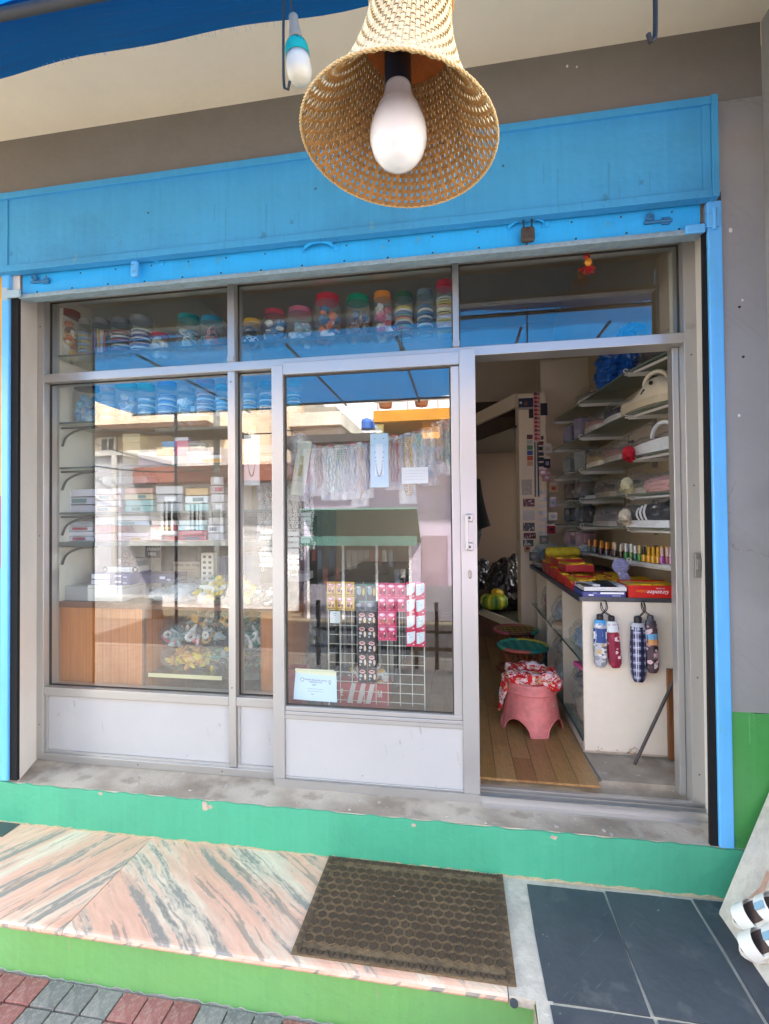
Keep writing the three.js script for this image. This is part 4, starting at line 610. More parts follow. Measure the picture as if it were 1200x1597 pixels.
{
  // clog
  const g = thing('clog', 'cream foam clog with heel strap on the second shelf, nearest the doorway', 'clog', onShelf(1, 1.08, 0.03), edgeTurn(0.5));
  g.scale.setScalar(1.3); const cm = ds(0xe6d8bc, 0.55), s = shoeParts(g, 0.29, 0.105, 0.1, { mat: cm, soleMat: flat(0xd5c6a8, 0.6), sole: 0.03, profile: t => lerp(0.3, 0.86, sstep(0.3, 0.62, t)) * (1 - 0.55 * sstep(0.7, 1.02, t)) });
  part('heel_strap', [T(new THREE.TorusGeometry(0.046, 0.0075, 8, 24, Math.PI).scale(1, 1.1, 1.6), 0.2, 0.085, 0.012, 0, 0.5)], cm, g);
  part('rivet', [T(cyl(0.008, 0.008, 0.006, 0, 0, 0, 14), 0.22, 0.083, -0.052, Math.PI / 2), T(cyl(0.008, 0.008, 0.006, 0, 0, 0, 14), 0.22, 0.083, 0.052, Math.PI / 2)], std(0x2a2420, 0.5), g);
  part('vent_hole', [T(bx(0.024, 0.006, 0.006), 0.17, 0.06, 0.0495, 0, 0, 0.7)], std(0x2c2722, 0.7), g);
  baggedShoe('navy bagged slip-on shoe on the second shelf, left of the cream clog', onShelf(1, 1.5, 0.05), edgeTurn(1.2), 0x262c3f, 0xd8d4cc, 0.24);
  baggedShoe('dusty pink bagged shoe at the left end of the second shelf', onShelf(1, 1.95, 0.05), edgeTurn(1.2), 0xb07f7a, 0xcabfb2, 0.24);
  // top shelf
  const bag = thing('plastic_bag', 'knotted blue plastic bag on the topmost shelf', 'plastic bag', [...onShelf(0, 1.42, 0.12)]); part('body', lump(0.3, 0.26, 0.44, 5, 0.34, 2, true, 12), new THREE.MeshPhysicalMaterial({ color: 0x1f5fb4, roughness: 0.3, transmission: 0.25, thickness: 0 }), bag); part('knot', [T(lump(0.1, 0.1, 0.12, 9, 0.5, 3, true, 6), 0.0, 0.24, 0.05), T(lump(0.12, 0.05, 0.06, 3, 0.5, 3, true, 5), 0.02, 0.29, 0.12)], std(0x2463b8, 0.35), bag);
  baggedShoe('black bagged shoe on the topmost shelf, nearest the doorway', onShelf(0, 0.75, 0.05), edgeTurn(0.5), 0x23222a, 0x3a383a, 0.27);
  baggedShoe('grey bagged shoe on the topmost shelf, behind the blue bag', onShelf(0, 2.35, 0.08), edgeTurn(1.2), 0x8b8782, 0xcfcac2, 0.25);
  // third shelf: white sandals
  const ws = thing('bagged_sandal', 'white strapped sandal in a clear bag on the third shelf, nearest the doorway', 'sandal', onShelf(2, 1.14, 0.04), edgeTurn(0.5)); ws.scale.setScalar(1.3); { const out = []; for (let k = 0; k < 28; k++) { const a = k / 28 * 6.283; out.push([0.14 + 0.145 * Math.cos(a), 0.045 * Math.sin(a) * (1 + 0.18 * Math.cos(a))]); } const sg = slab(out, 0, 0.034), sp = sg.attributes.position; for (let k = 0; k < sp.count; k++) if (sp.getY(k) > 0.02) sp.setY(k, 0.024 + 0.03 * clamp(sp.getX(k) / 0.28)); sg.computeVertexNormals(); part('sole', [sg], flat(0xe6e4de, 0.5), ws);
    const fb = slab(out.map(([x, z]) => [0.14 + (x - 0.14) * 0.9, z * 0.8]), 0, 0.003), fp = fb.attributes.position; for (let k = 0; k < fp.count; k++) fp.setY(k, fp.getY(k) + 0.0245 + 0.03 * clamp(fp.getX(k) / 0.28)); fb.computeVertexNormals(); part('footbed', [fb], flat(0xa8807c, 0.7), ws);
    const strap = (x, y, R, hgt, wd) => part('strap', [T(new THREE.CylinderGeometry(R, R, wd, 24, 1, true, -Math.PI / 2, Math.PI), 0, 0, 0, Math.PI / 2).scale(1, hgt / R, 1).rotateY(Math.PI / 2).translate(x, y, 0)], ds(0xf2f2f0, 0.4), ws);
    strap(0.075, 0.03, 0.045, 0.046, 0.05); strap(0.145, 0.038, 0.045, 0.05, 0.03); part('heel_strap', [T(new THREE.TorusGeometry(0.05, 0.007, 8, 24, Math.PI).scale(1, 1.2, 1.5), 0.235, 0.06, 0, 0, 0.3)], ds(0xf2f2f0, 0.4), ws); part('buckle', [bx(0.03, 0.012, 0.006, 0.09, 0.062, 0.04), bx(0.03, 0.012, 0.006, 0.09, 0.062, -0.04)].slice(0, 1), std(0x2b2a2c, 0.4), ws); }
  const b1 = part('clear_bag', lump(0.32, 0.125, 0.13, 15, 0.16, 2.6, true, 11), bagFilm, ws); b1.position.x = 0.14; 
  baggedShoe('mauve bagged shoe on the third shelf, left of the white sandal', onShelf(2, 1.5, 0.05), edgeTurn(1.2), 0x9d6f6c, 0xb9aca0, 0.25);
  baggedShoe('pale gold bagged shoe at the left end of the third shelf', onShelf(2, 1.92, 0.05), edgeTurn(1.2), 0xb59a6c, 0xd2c6b0, 0.24);
  // fourth
  const pk = thing('clothing_packet', 'pale pink folded garment in a clear bag on the fourth shelf', 'packet', onShelf(3, 0.42, 0.06), edgeTurn(0.5)); part('garment', lump(0.34, 0.085, 0.13, 31, 0.16, 2, true, 8), std(0xd3a39c, 0.8), pk); part('clear_bag', lump(0.38, 0.1, 0.15, 22, 0.2, 2.6, true, 11), bagFilm, pk);
  baggedShoe('olive bagged shoe on the fourth shelf, left of the cream flower', onShelf(3, 1.25, 0.05), edgeTurn(1.2), 0x6b6650, 0xa99f8a, 0.26);
  baggedShoe('brown bagged shoe at the left end of the fourth shelf', onShelf(3, 1.7, 0.05), edgeTurn(1.2), 0x5c4a3c, 0x9d8f7c, 0.25);
  // fifth: striped sneaker, toe to the left
  const sn = thing('sneaker', 'black sneaker with three white stripes and white sole on the fifth shelf', 'sneaker', onShelf(4, 0.16, 0.035), edgeTurn(0.5) + Math.PI); sn.scale.setScalar(1.25); const k = shoeParts(sn, 0.29, 0.1, 0.088, { mat: ds(0x1e1f25, 0.55), soleMat: flat(0xe9e9e6, 0.45), sole: 0.03, open: 0.42 });
  for (let i = 0; i < 3; i++) part('stripe', [...[-1, 1].map(sd => { const x = 0.1 + i * 0.022; const hh = k.hei(x / 0.29) * 0.8; return quad([x, 0.031, sd * (k.wid(x / 0.29) + 0.002)], [x + 0.012, 0.031, sd * (k.wid((x + 0.012) / 0.29) + 0.002)], [x + 0.028, 0.031 + hh, sd * (k.wid((x + 0.028) / 0.29) * 0.72 + 0.004)], [x + 0.014, 0.031 + hh, sd * (k.wid((x + 0.014) / 0.29) * 0.72 + 0.004)], 1, 4, (p, u, v) => { p.z += sd * 0.012 * Math.sin(Math.PI * v); }); })], ds(0xf1f1ee, 0.5), sn);
  part('toe_cap', [T(new THREE.SphereGeometry(0.036, 14, 8, 0, 6.3, 0, 1.5), 0.25, 0.03, 0).scale(1, 0.85, 1)], std(0xe2e1dd, 0.5), sn);
  const sb = part('clear_bag', lump(0.34, 0.13, 0.13, 44, 0.16, 2.6, true, 11), bagFilm, sn); sb.position.x = 0.15;
  baggedShoe('plum bagged shoe on the fifth shelf, left of the striped sneaker', onShelf(4, 1.25, 0.05), edgeTurn(1.2), 0x4c3a40, 0xa39a92, 0.25);
  baggedShoe('grey-pink bagged shoe at the left end of the fifth shelf', onShelf(4, 1.7, 0.05), edgeTurn(1.2), 0x7c6c6c, 0xb2aaa2, 0.24);
  { const q = rng(88), names = ['topmost', 'second', 'third', 'fourth', 'fifth'], cn = ['white', 'grey', 'pink', 'black', 'beige', 'navy', 'brown'], hx = [0xe2e0dc, 0x9a9a9c, 0xd2a4a0, 0x2c2b30, 0xc4ae90, 0x34405c, 0x7a5a44];
    for (let i = 0; i < 5; i++) for (let k = 0; k < 5; k++) { const c = (i * 3 + k * 2) % 7; baggedShoe(cn[c] + ' bagged shoe in the back row of the ' + names[i] + ' wall shelf, ' + ['nearest', 'second', 'third', 'fourth', 'fifth'][k] + ' from the doorway', onShelf(i, 0.98 + k * 0.36 + q() * 0.06, 0.16), edgeTurn(k ? 1.2 : 0.5) + (q() - 0.5) * 0.4, hx[c], c === 3 ? 0xd8d8d6 : 0xe0dcd4, 0.23 + q() * 0.03); } }
  // hair flowers on a string
  const rose = (n, lab, p, hex, s, cat = 'hair flower') => { const f = thing(n, lab, cat, p); const r = rng(Math.round(s * 1000 + p[1] * 100)); const L = []; for (let i = 0; i < 26; i++) { const a = i * 2.4, rad = s * (0.15 + 0.85 * i / 26); const q = new THREE.SphereGeometry(s * 0.42, 7, 5, 0, 3.3, 0, 1.6); q.scale(1, 1, 0.35); q.rotateX(0.4 + r() * 0.6); q.rotateY(-a + Math.PI / 2); L.push(q.translate(rad * Math.cos(a) * 0.72, rad * Math.sin(a) * 0.72, s * (0.55 - 0.6 * i / 26))); } L.push(lump(s * 1.5, s * 1.5, s * 0.9, 3, 0.3, 2, true, 4, false)); part('petals', L, ds(hex, 0.75), f); part('string', [rod([0, s * 0.5, -0.004], [0.004, s * 0.5 + 0.1, -0.01], 0.0012, 4)], std(0x3a3230, 0.8), f); return f; };
  rose('hair_flower', 'red fabric rose hanging from the third shelf', [0.922, 1.5, -0.62], 0xc0182c, 0.04);
  rose('hair_flower', 'cream fabric flower hanging from the fourth shelf', [0.909, 1.327, -0.62], 0xd0c69c, 0.04);
  rose('hair_flower', 'cream and brown fabric flower hanging from the fifth shelf beside the sneaker', [0.897, 1.154, -0.62], 0xcfc3a8, 0.04);
  const sc = thing('scrunchie', 'lavender patterned scrunchie bow hanging from the nail polish shelf', 'scrunchie', [0.86, 0.904, -0.55]); part('bow', [lump(0.075, 0.07, 0.06, 8, 0.4, 2.4, true, 7, false).translate(-0.012, -0.03, 0), T(lump(0.045, 0.1, 0.04, 11, 0.35, 2, true, 6, false), 0.03, -0.1, 0, 0, 0, 0.5)], worn(0xa7a6cf, 0.7, 0.06, 0.003, 0.04), sc);
}
// nail polish
const ORD = ['first', 'second', 'third', 'fourth', 'fifth', 'sixth', 'seventh', 'eighth', 'ninth'];
{
  const r = rng(41), capG = { o: 0xe49a2c, w: 0xe6dfd2, p: 0xe7c3c4, k: 0x1c1a1c, y: 0xe6a820 };
  const bottle = (p, cap, body, h, lab, grp) => { const t = thing('nail_polish_bottle', lab, 'nail polish', p, r() * 1.5, grp); part('bottle', lathe([[0, 0], [0.0115, 0], [0.0125, 0.004], [0.0125, h * 0.42], [0.009, h * 0.48], [0, h * 0.48]], 14), new THREE.MeshPhysicalMaterial({ color: body, roughness: 0.15, clearcoat: 0.6 }), t); part('cap', [cyl(0.0088, 0.0078, h * 0.53, 0, h * 0.74, 0, 14)], flat(cap, 0.35), t); return t; };
  const rows = [
    ['from the left of the orange-capped dark nail polish bottles on the white shelf', 'orange-capped nail polish bottles', 9, 1.9, 1.36, () => [0xd98a30, [0x27364a, 0x5a2030, 0x3a2028, 0x203a44][Math.floor(r() * 4)]]],
    ['from the left of the pale-capped reddish nail polish bottles on the white shelf', 'pale-capped nail polish bottles', 4, 1.33, 1.16, () => [0xdccfb8, [0xc04a20, 0x301a18][Math.floor(r() * 2)]]],
    ['from the left of the green nail polish bottles on the white shelf', 'green nail polish bottles', 8, 1.12, 0.82, () => [r() < 0.5 ? 0xd8b878 : 0xe4e2d8, [0x2f7a32, 0x1f5a4a, 0x4a8a30][Math.floor(r() * 3)]]],
    ['from the left of the yellow nail polish bottles on the white shelf', 'yellow nail polish bottles', 8, 0.76, 0.42, () => [r() < 0.65 ? 0xe6a51f : 0x221c18, 0xe0a21c]],
    ['from the left of the pink nail polish bottles on the white shelf', 'pink nail polish bottles', 9, 0.38, 0.03, () => [0xddb9b6, [0xc04a72, 0xb05aa8, 0xd0587a, 0x8a2a44, 0xc98aa0][Math.floor(r() * 5)]]]];
  rows.forEach(([lab, grp, n, a, b, f]) => { for (let i = 0; i < n; i++) { const t = lerp(a, b, n > 1 ? i / (n - 1) : 0), [c, d] = f(), k = i % 2; const p = onShelf(5, t, 0.02 + k * 0.027 + r() * 0.006); bottle(p, c, d, 0.08 + r() * 0.012, ORD[i] + ' ' + lab, grp); } });
  const tr = thing('display_tray', 'low clear tray lying on the white shelf in front of the pink bottles', 'tray', onShelf(5, 0.16, 0.05), edgeTurn(0.5)); part('tray', [bx(0.15, 0.006, 0.09, 0, 0.003, 0, 0.002)], milky, tr);
  for (let i = 0; i < 5; i++) { const t = 2.0 + i * 0.14, q = thing('cosmetic_packet', ['silver', 'white', 'dark', 'grey', 'clear'][i] + ' cosmetic packet on the left part of the white shelf', 'packet', onShelf(5, t, 0.05), 0.4 * i); part('packet', lump(0.1, 0.045, 0.07, 60 + i, 0.3, 2, true, 5), i % 2 ? std([0x3a3436, 0xc9c6c2, 0x2a2628, 0x8a8684, 0xd8d6d2][i], 0.35) : milky, q); }
}
// counter cabinet
const CY = 0.775;
{
  const C = thing('display_counter', 'cream shop counter with open side shelves just inside the doorway on the right', 'counter');
  part('front_panel', [bb(0.6, 0.012, -0.355, 1.022, 0.752, -0.338, 0.002)], soft(0xf4e8d2, 0.6, 0.9, 0.0006), C);
  part('top', [bb(0.588, 0.752, -2.02, 1.15, CY, -0.332, 0.002)], worn(0x57585e, 0.35, 0.6, 0.0003), C);
  part('top_edge', [bb(0.582, 0.75, -2.02, 0.5875, CY - 0.001, -0.336)], std(0x2c3442, 0.4), C);
  for (const z of [-0.84, -1.36, -1.78]) part('divider', [bb(0.605, 0.05, z - 0.012, 1.1, 0.75, z + 0.004)], woodIn, C);
  part('back_panel', [bb(1.1, 0.0, -2.0, 1.12, 0.75, -0.36)], woodIn, C);
  part('plinth', [bb(0.598, -0.005, -2.0, 1.1, 0.05, -0.356)], worn(0xd9cebc, 0.6, 0.7, 0.0005), C);
  part('glass_shelf', [bb(0.6, 0.44, -2.0, 1.09, 0.448, -0.357)], shelfGlass, C); part('shelf_edge', [bb(0.596, 0.439, -2.0, 0.5995, 0.449, -0.357)], std(0x35454a, 0.3), C);
  part('glass_shelf', [bb(0.6, 0.052, -2.0, 1.09, 0.058, -0.357)], shelfGlass, C); part('shelf_edge', [bb(0.594, 0.05, -2.0, 0.5975, 0.06, -0.357)], std(0x3c5058, 0.3), C);
  part('splinter', (() => { const L = [], r = rng(2); for (let i = 0; i < 14; i++) { const x = 0.66 + r() * 0.2, y = 0.01 + r() * 0.02; L.push(rod([x, y, -0.334], [x + (r() - 0.4) * 0.06, y + (r() - 0.3) * 0.03, -0.3335], 0.0012, 3)); } return L; })(), std(0x8a5a3a, 0.9), C).userData.kind = 'stuff';
  // shoes in the open side
  baggedShoe('tan loafer in a bag on the counter side, upper glass shelf', [0.66, 0.449, -1.0], 2.8, 0xb08a62, 0xd2c2a4, 0.22).position.set(0.8, 0.449, -1.02);
  const bagL = (lab, p, w, h, d, s, hex) => { const t = thing('goods_bag', lab, 'bag of goods', p); part('contents', lump(w * 0.8, h * 0.8, d * 0.8, s, 0.3, 2, true, 7), std(hex, 0.6), t); part('clear_bag', lump(w, h, d, s + 7, 0.24, 2.8, true, 11), bagFilm, t); };
  bagL('bag with blue-grey sandals on the upper glass shelf by the front panel', [0.72, 0.449, -0.6], 0.23, 0.16, 0.34, 3, 0x8fa2b4);
  bagL('bag with white and brown sandals on the lower shelf near the front panel', [0.725, 0.058, -0.58], 0.23, 0.2, 0.38, 5, 0xb8a890);
  bagL('bag of dark slippers stacked on the lower shelf near the front panel', [0.725, 0.25, -0.56], 0.23, 0.12, 0.34, 11, 0x60656c);
  bagL('bag with white sandals on the lower shelf of the middle bay', [0.725, 0.058, -1.1], 0.23, 0.22, 0.4, 6, 0xe6e0d4);
  bagL('bag of grey slippers on top of the white sandals in the middle bay', [0.725, 0.275, -1.1], 0.23, 0.13, 0.34, 8, 0xb0aaa0);
  bagL('crumpled grey bag on the upper glass shelf of the middle bay', [0.72, 0.449, -1.22], 0.2, 0.2, 0.2, 9, 0xa8acb4);
  bagL('bag of pink-brown slippers in the rear bay of the counter', [0.725, 0.449, -1.58], 0.23, 0.24, 0.26, 12, 0xb88480);
  bagL('bag of black and white slippers in the rear bay, lower shelf', [0.725, 0.058, -1.56], 0.23, 0.26, 0.3, 13, 0x6a6a74);
  const mp = thing('magenta_packet', 'magenta-edged packet lying on the lower shelf near the front panel', 'packet', [0.66, 0.385, -0.47], 0.2); part('packet', [bx(0.1, 0.025, 0.16, 0, 0, 0, 0.006)], std(0xc04a86, 0.4), mp);
  // umbrellas hung on the front
  const tart = printed(256, 512, (c, w, h) => { c.fillStyle = '#39406a'; c.fillRect(0, 0, w, h); const st = (p, s, col, v) => { c.fillStyle = col; for (let i = 0; i < 12; i++) v ? c.fillRect(p + i * 64, 0, s, h) : c.fillRect(0, p + i * 64, w, s); }; for (const v of [0, 1]) { st(4, 22, 'rgba(20,24,52,.75)', v); st(40, 7, 'rgba(225,225,235,.85)', v); st(52, 5, 'rgba(225,225,235,.75)', v); st(30, 2, 'rgba(190,190,215,.6)', v); } }, 0.5);
  const flor = (bg, cols, n, sd) => printed(256, 512, (c, w, h) => { const r = rng(sd); c.fillStyle = bg; c.fillRect(0, 0, w, h); for (let i = 0; i < n; i++) { c.fillStyle = cols[Math.floor(r() * cols.length)]; const x = r() * w, y = r() * h, s = 6 + r() * 20; for (let k = 0; k < 5; k++) { c.beginPath(); c.arc(x + Math.cos(k * 1.257) * s * 0.6, y + Math.sin(k * 1.257) * s * 0.6, s * 0.5, 0, 7); c.fill(); } } }, 0.5);
  const umb = (lab, q, top, mat, hd, label, tilt, hook) => { const g = thing('folded_umbrella', lab, 'umbrella', [(q[0] + q[2]) / 2, q[1], -0.305]); g.rotation.z = tilt; const R = (q[2] - q[0]) / 2, H = q[3] - q[1];
    const r = rng(Math.round(q[0] * 1000)), prof = []; for (let i = 0; i <= 12; i++) { const t = i / 12; prof.push([R * (0.84 + 0.16 * sstep(0, 0.25, t)) * (i === 0 ? 0.72 : 1) * (1 - 0.06 * sstep(0.7, 1, t)), H * 0.86 * t]); } prof.unshift([0, 0]);
    const bg = lathe(prof, 30), p = bg.attributes.position; for (let i = 0; i < p.count; i++) { const a = Math.atan2(p.getZ(i), p.getX(i)), k = 1 + 0.07 * Math.cos(a * 7 + p.getY(i) * 14) + 0.03 * Math.cos(a * 13 - p.getY(i) * 30); p.setXYZ(i, p.getX(i) * k, p.getY(i), p.getZ(i) * k * 0.62); } bg.computeVertexNormals();
    part('canopy', bg, mat, g); const cuff = cyl(R * 0.97, R * 0.8, H * 0.1, 0, H * 0.87, 0, 24); cuff.scale(1, 1, 0.62); part('cuff', [cuff], top, g);
    part('handle', [cyl(R * 0.5, R * 0.52, H * 0.09, 0, H * 0.955, 0, 18), T(new THREE.SphereGeometry(R * 0.52, 14, 8).scale(1, 0.5, 1), 0, H, 0)], hd, g);
    if (label) { const lg = cyl(R * 1.0, R * 1.0, H * label[1], 0, H * label[0], 0, 30, true); lg.scale(1.02, 1, 0.66); part('paper_label', lg, label[2], g); }
    part('wrist_strap', [tube([[0, H, 0], [hook[0] - 0.004, (H + hook[1]) / 2, 0.003], [hook[0], hook[1], -0.01], [hook[0] + 0.006, (H + hook[1]) / 2, -0.004], [0.006, H, 0]], 0.0022, 24, 5)], std(0x1c1b1d, 0.7), g); return g; };
  const h1 = [0.703, 0.758, -0.325], h2 = [0.877, 0.758, -0.325], dk = std(0x26242a, 0.35);
  const blueLab = printed(256, 256, (c, w, h) => { c.fillStyle = '#2f4f8c'; c.fillRect(0, 0, w, h); c.fillStyle = '#e8ebf2'; for (let i = 0; i < 2; i++) { c.fillRect(30 + i * 128, 60, 58, 130); c.fillStyle = '#54618c'; c.font = 'bold 54px sans-serif'; c.fillText('A', 42 + i * 128, 130); c.fillText('S', 44 + i * 128, 180); c.fillStyle = '#e8ebf2'; } });
  const uq = [[0.641, 0.438, 0.703, 0.689], [0.712, 0.438, 0.771, 0.684], [0.811, 0.374, 0.88, 0.683], [0.881, 0.42, 0.938, 0.691]];
  const hk = (q, h) => [h[0] - (q[0] + q[2]) / 2, h[1] - q[1]];
  umb('folded umbrella with bright blue top and grey flowers, leftmost on the counter front', uq[0], std(0x3f9fd8, 0.4), flor('#b8b9bd', ['#8f9299', '#e9e6e2', '#c9b27c', '#6c707a'], 90, 5), dk, [0.62, 0.28, blueLab], 0.0, hk(uq[0], h1));
  umb('folded umbrella in dark red with white blossoms, second from the left on the counter front', uq[1], std(0xcfd6d6, 0.4), flor('#8c1f3a', ['#f0d9de', '#e6b8c4', '#a8304e'], 46, 8), dk, [0.78, 0.14, printed(128, 64, (c, w, h) => { c.fillStyle = '#d8dede'; c.fillRect(0, 0, w, h); c.fillStyle = '#5b7a84'; c.fillRect(20, 16, 40, 30); }, 0.5)], 0.07, hk(uq[1], h1));
  umb('folded umbrella in navy and white tartan, longest on the counter front', uq[2], std(0xb9bcc4, 0.35), tart, dk, null, 0.0, hk(uq[2], h2));
  umb('folded umbrella in brown and pink print, rightmost on the counter front', uq[3], std(0x3b3a44, 0.4), flor('#574246', ['#e6c3c4', '#b98f92', '#3b2a30', '#dcd0c8'], 80, 12), std(0x4a4a52, 0.3), [0.6, 0.2, printed(128, 128, (c, w, h) => { c.fillStyle = '#6fb0d8'; c.fillRect(0, 0, w, h / 2); c.fillStyle = '#e0a468'; c.fillRect(0, h / 2, w, h / 2); c.fillStyle = '#3a3a3a'; c.fillRect(20, 80, 30, 20); c.fillRect(80, 84, 30, 14); }, 0.5)], 0.03, hk(uq[3], h2));
  for (const [h, l] of [[h1, 'small nail holding the two left umbrellas'], [h2, 'small nail holding the two right umbrellas']]) solo('nail', l, 'nail', [T(cyl(0.003, 0.003, 0.03, 0, 0, 0, 8), 0, 0, 0, Math.PI / 2), T(cyl(0.006, 0.006, 0.002, 0, 0, 0.015, 8), 0, 0, 0, 0)], iron, [h[0], h[1], -0.325]);
  // plank and rod
  solo('wooden_plank', 'brown upright wooden plank beside the cream counter front', 'plank', [bx(0.062, 0.435, 0.022, 0, 0.2175, 0, 0.003)], new THREE.MeshStandardMaterial({ roughness: 0.6, map: scaled(dataTex(256, 256, (x, y) => { const g = NX[((x * 2) % NS) * NS + (y * 2) % NS]; return mix3([0.36, 0.21, 0.11], [0.66, 0.43, 0.25], g); }), 0.25) }), [1.01, 0, -0.325]);
  solo('iron_rod', 'thin dark iron rod leaning against the wooden plank', 'rod', [rod([1.031, 0.46, -0.3], [0.8, 0.004, -0.247], 0.0075, 10)], std(0x4a413e, 0.6));
}
// boxes on the counter
{
  const printBox = (bg, fn) => printed(512, 128, (c, w, h) => { c.fillStyle = bg; c.fillRect(0, 0, w, h); fn(c, w, h); }, 0.4);
  const redFront = printBox('#d8261f', (c, w, h) => { c.save(); c.translate(w / 2, h / 2); c.rotate(Math.PI); c.fillStyle = '#fff'; c.font = 'italic bold 50px serif'; c.fillText('Grandee', -150, 12); c.font = 'bold 17px sans-serif'; c.fillStyle = '#e9d5ff'; c.fillText('OIL PASTEL', -110, 42); c.fillStyle = '#f0b429'; c.font = 'italic 36px serif'; c.fillText('Colors', 70, 16); c.restore(); c.lineWidth = 9; ['#f0b429', '#efe36a', '#4a8f4a', '#3a2a2a'].forEach((s, i) => { c.strokeStyle = s; c.beginPath(); c.arc(w - 70 + i * 4, h + 40, 120 - i * 16, -1.35, -0.3); c.stroke(); }); });
  const navyFront = printBox('#3c4486', (c, w, h) => { c.fillStyle = '#fff'; c.fillRect(210, 8, 290, 44); c.fillRect(70, 66, 60, 34); c.font = 'bold 26px sans-serif'; c.fillText('COLOUR', 350, 104); c.fillStyle = '#b9c0ea'; c.fillRect(10, 58, w - 20, 3); c.fillRect(120, 22, 50, 16); });
  const r = rng(18), yellow = std(0xf0b91c, 0.4), redM = std(0xc4221e, 0.4), redD = std(0xa81c22, 0.45);
  const dbox = (lab, x0, x1, z0, z1, y, h, mat, front, packM, n, turn = 0) => { const cx = (x0 + x1) / 2, cz = (z0 + z1) / 2, w = x1 - x0, d = z1 - z0, g = thing('display_box', lab, 'box', [cx, y, cz], turn), t = 0.003;
    part('base', [bx(w, t, d, 0, t / 2, 0)], mat, g); for (const s of [-1, 1]) part('side', [bx(t, h, d - 2 * t, s * (w / 2 - t / 2), h / 2 + t * 0.01, 0)], mat, g); part('back', [bx(w, h * 1.1, t, 0, h * 0.55, -d / 2 + t / 2)], mat, g); part('front', [bx(w, h, t, 0, h / 2, d / 2 - t / 2)], mat, g);
    if (front) part('front_print', sheetUV(w * 0.995, h * 0.98, 0, h / 2, d / 2 + 0.0006), front, g);
    for (let i = 0; i < n; i++) { const p = part('packet', [bx(w / n * 0.92, 0.012, d * 0.86, 0, 0, 0, 0.003)], packM[i % packM.length], g); p.position.set(-w / 2 + w * (i + 0.5) / n, h * 0.9 + r() * 0.006, (r() - 0.5) * 0.01); p.rotation.set((r() - 0.5) * 0.16, (r() - 0.5) * 0.12, (r() - 0.5) * 0.2); } return g; };
  const wht = std(0xe4e2de, 0.5), blk = std(0x2a2830, 0.4), pwhite = std(0xd9d8d4, 0.4);
  dbox('red pastel box with printed front and yellow packs, at the counter end by the jamb', 0.812, 1.045, -0.5, -0.328, CY, 0.06, redM, redFront, [yellow], 4);
  dbox('white open box of dark packs on the navy carton at the counter front', 0.608, 0.805, -0.52, -0.33, CY + 0.0275, 0.022, wht, null, [blk, pwhite, blk], 5);
  dbox('navy printed carton under the white open box at the counter front', 0.6, 0.8, -0.521, -0.331, CY - 0.0, 0.026, std(0x3f478c, 0.45), navyFront, [], 0);
  const rest = [['red box of yellow packets just behind the white and navy box', 0.6, 0.8, -0.74, -0.53, 0.05], ['red box of yellow packets behind the printed red pastel box', 0.815, 1.03, -0.74, -0.53, 0.05], ['red box of yellow packets, third row from the counter front on the left', 0.6, 0.79, -0.96, -0.76, 0.055], ['red box of yellow packets, third row from the counter front on the right', 0.8, 0.98, -0.98, -0.76, 0.05], ['red box of yellow packets, fourth row of the counter', 0.6, 0.78, -1.2, -1.0, 0.07], ['dark red carton at the back end of the row of red boxes', 0.6, 0.7, -1.5, -1.25, 0.08]];
  rest.forEach(([l, a, b, c, d, h], i) => dbox(l, a, b, c, d, CY, h, i % 2 ? redD : redM, null, [yellow, i > 1 ? std(0xc8551c, 0.45) : yellow, yellow], 5, (r() - 0.5) * 0.05));
  for (let i = 0; i < 2; i++) dbox(['red box stacked on the third-row left box', 'red box stacked on the fourth-row box'][i], 0.61, 0.77, [-0.95, -1.19][i], [-0.78, -1.02][i], CY + [0.075, 0.09][i], 0.04, redD, null, [yellow], 4, 0.06);
  const roll = thing('yellow_cloth_roll', 'rolled yellow cloth lying on the boxes below the white shelf', 'cloth roll', [0.71, CY + 0.155, -1.32], 0.05); { const g = new THREE.CapsuleGeometry(0.035, 0.17, 6, 18).rotateZ(Math.PI / 2), p = g.attributes.position; for (let i = 0; i < p.count; i++) { const k = 1 + 0.12 * PN.noise(p.getX(i) * 8, p.getY(i) * 22, p.getZ(i) * 22); p.setXYZ(i, p.getX(i), p.getY(i) * k, p.getZ(i) * k); } g.computeVertexNormals(); part('cloth', [g], worn(0xdec62c, 0.75, 0.08, 0.002, 0.05), roll); }
  dbox('orange-brown carton under the rolled yellow cloth', 0.62, 0.8, -1.5, -1.24, CY, 0.125, std(0xb5701e, 0.5), null, [], 0);
}
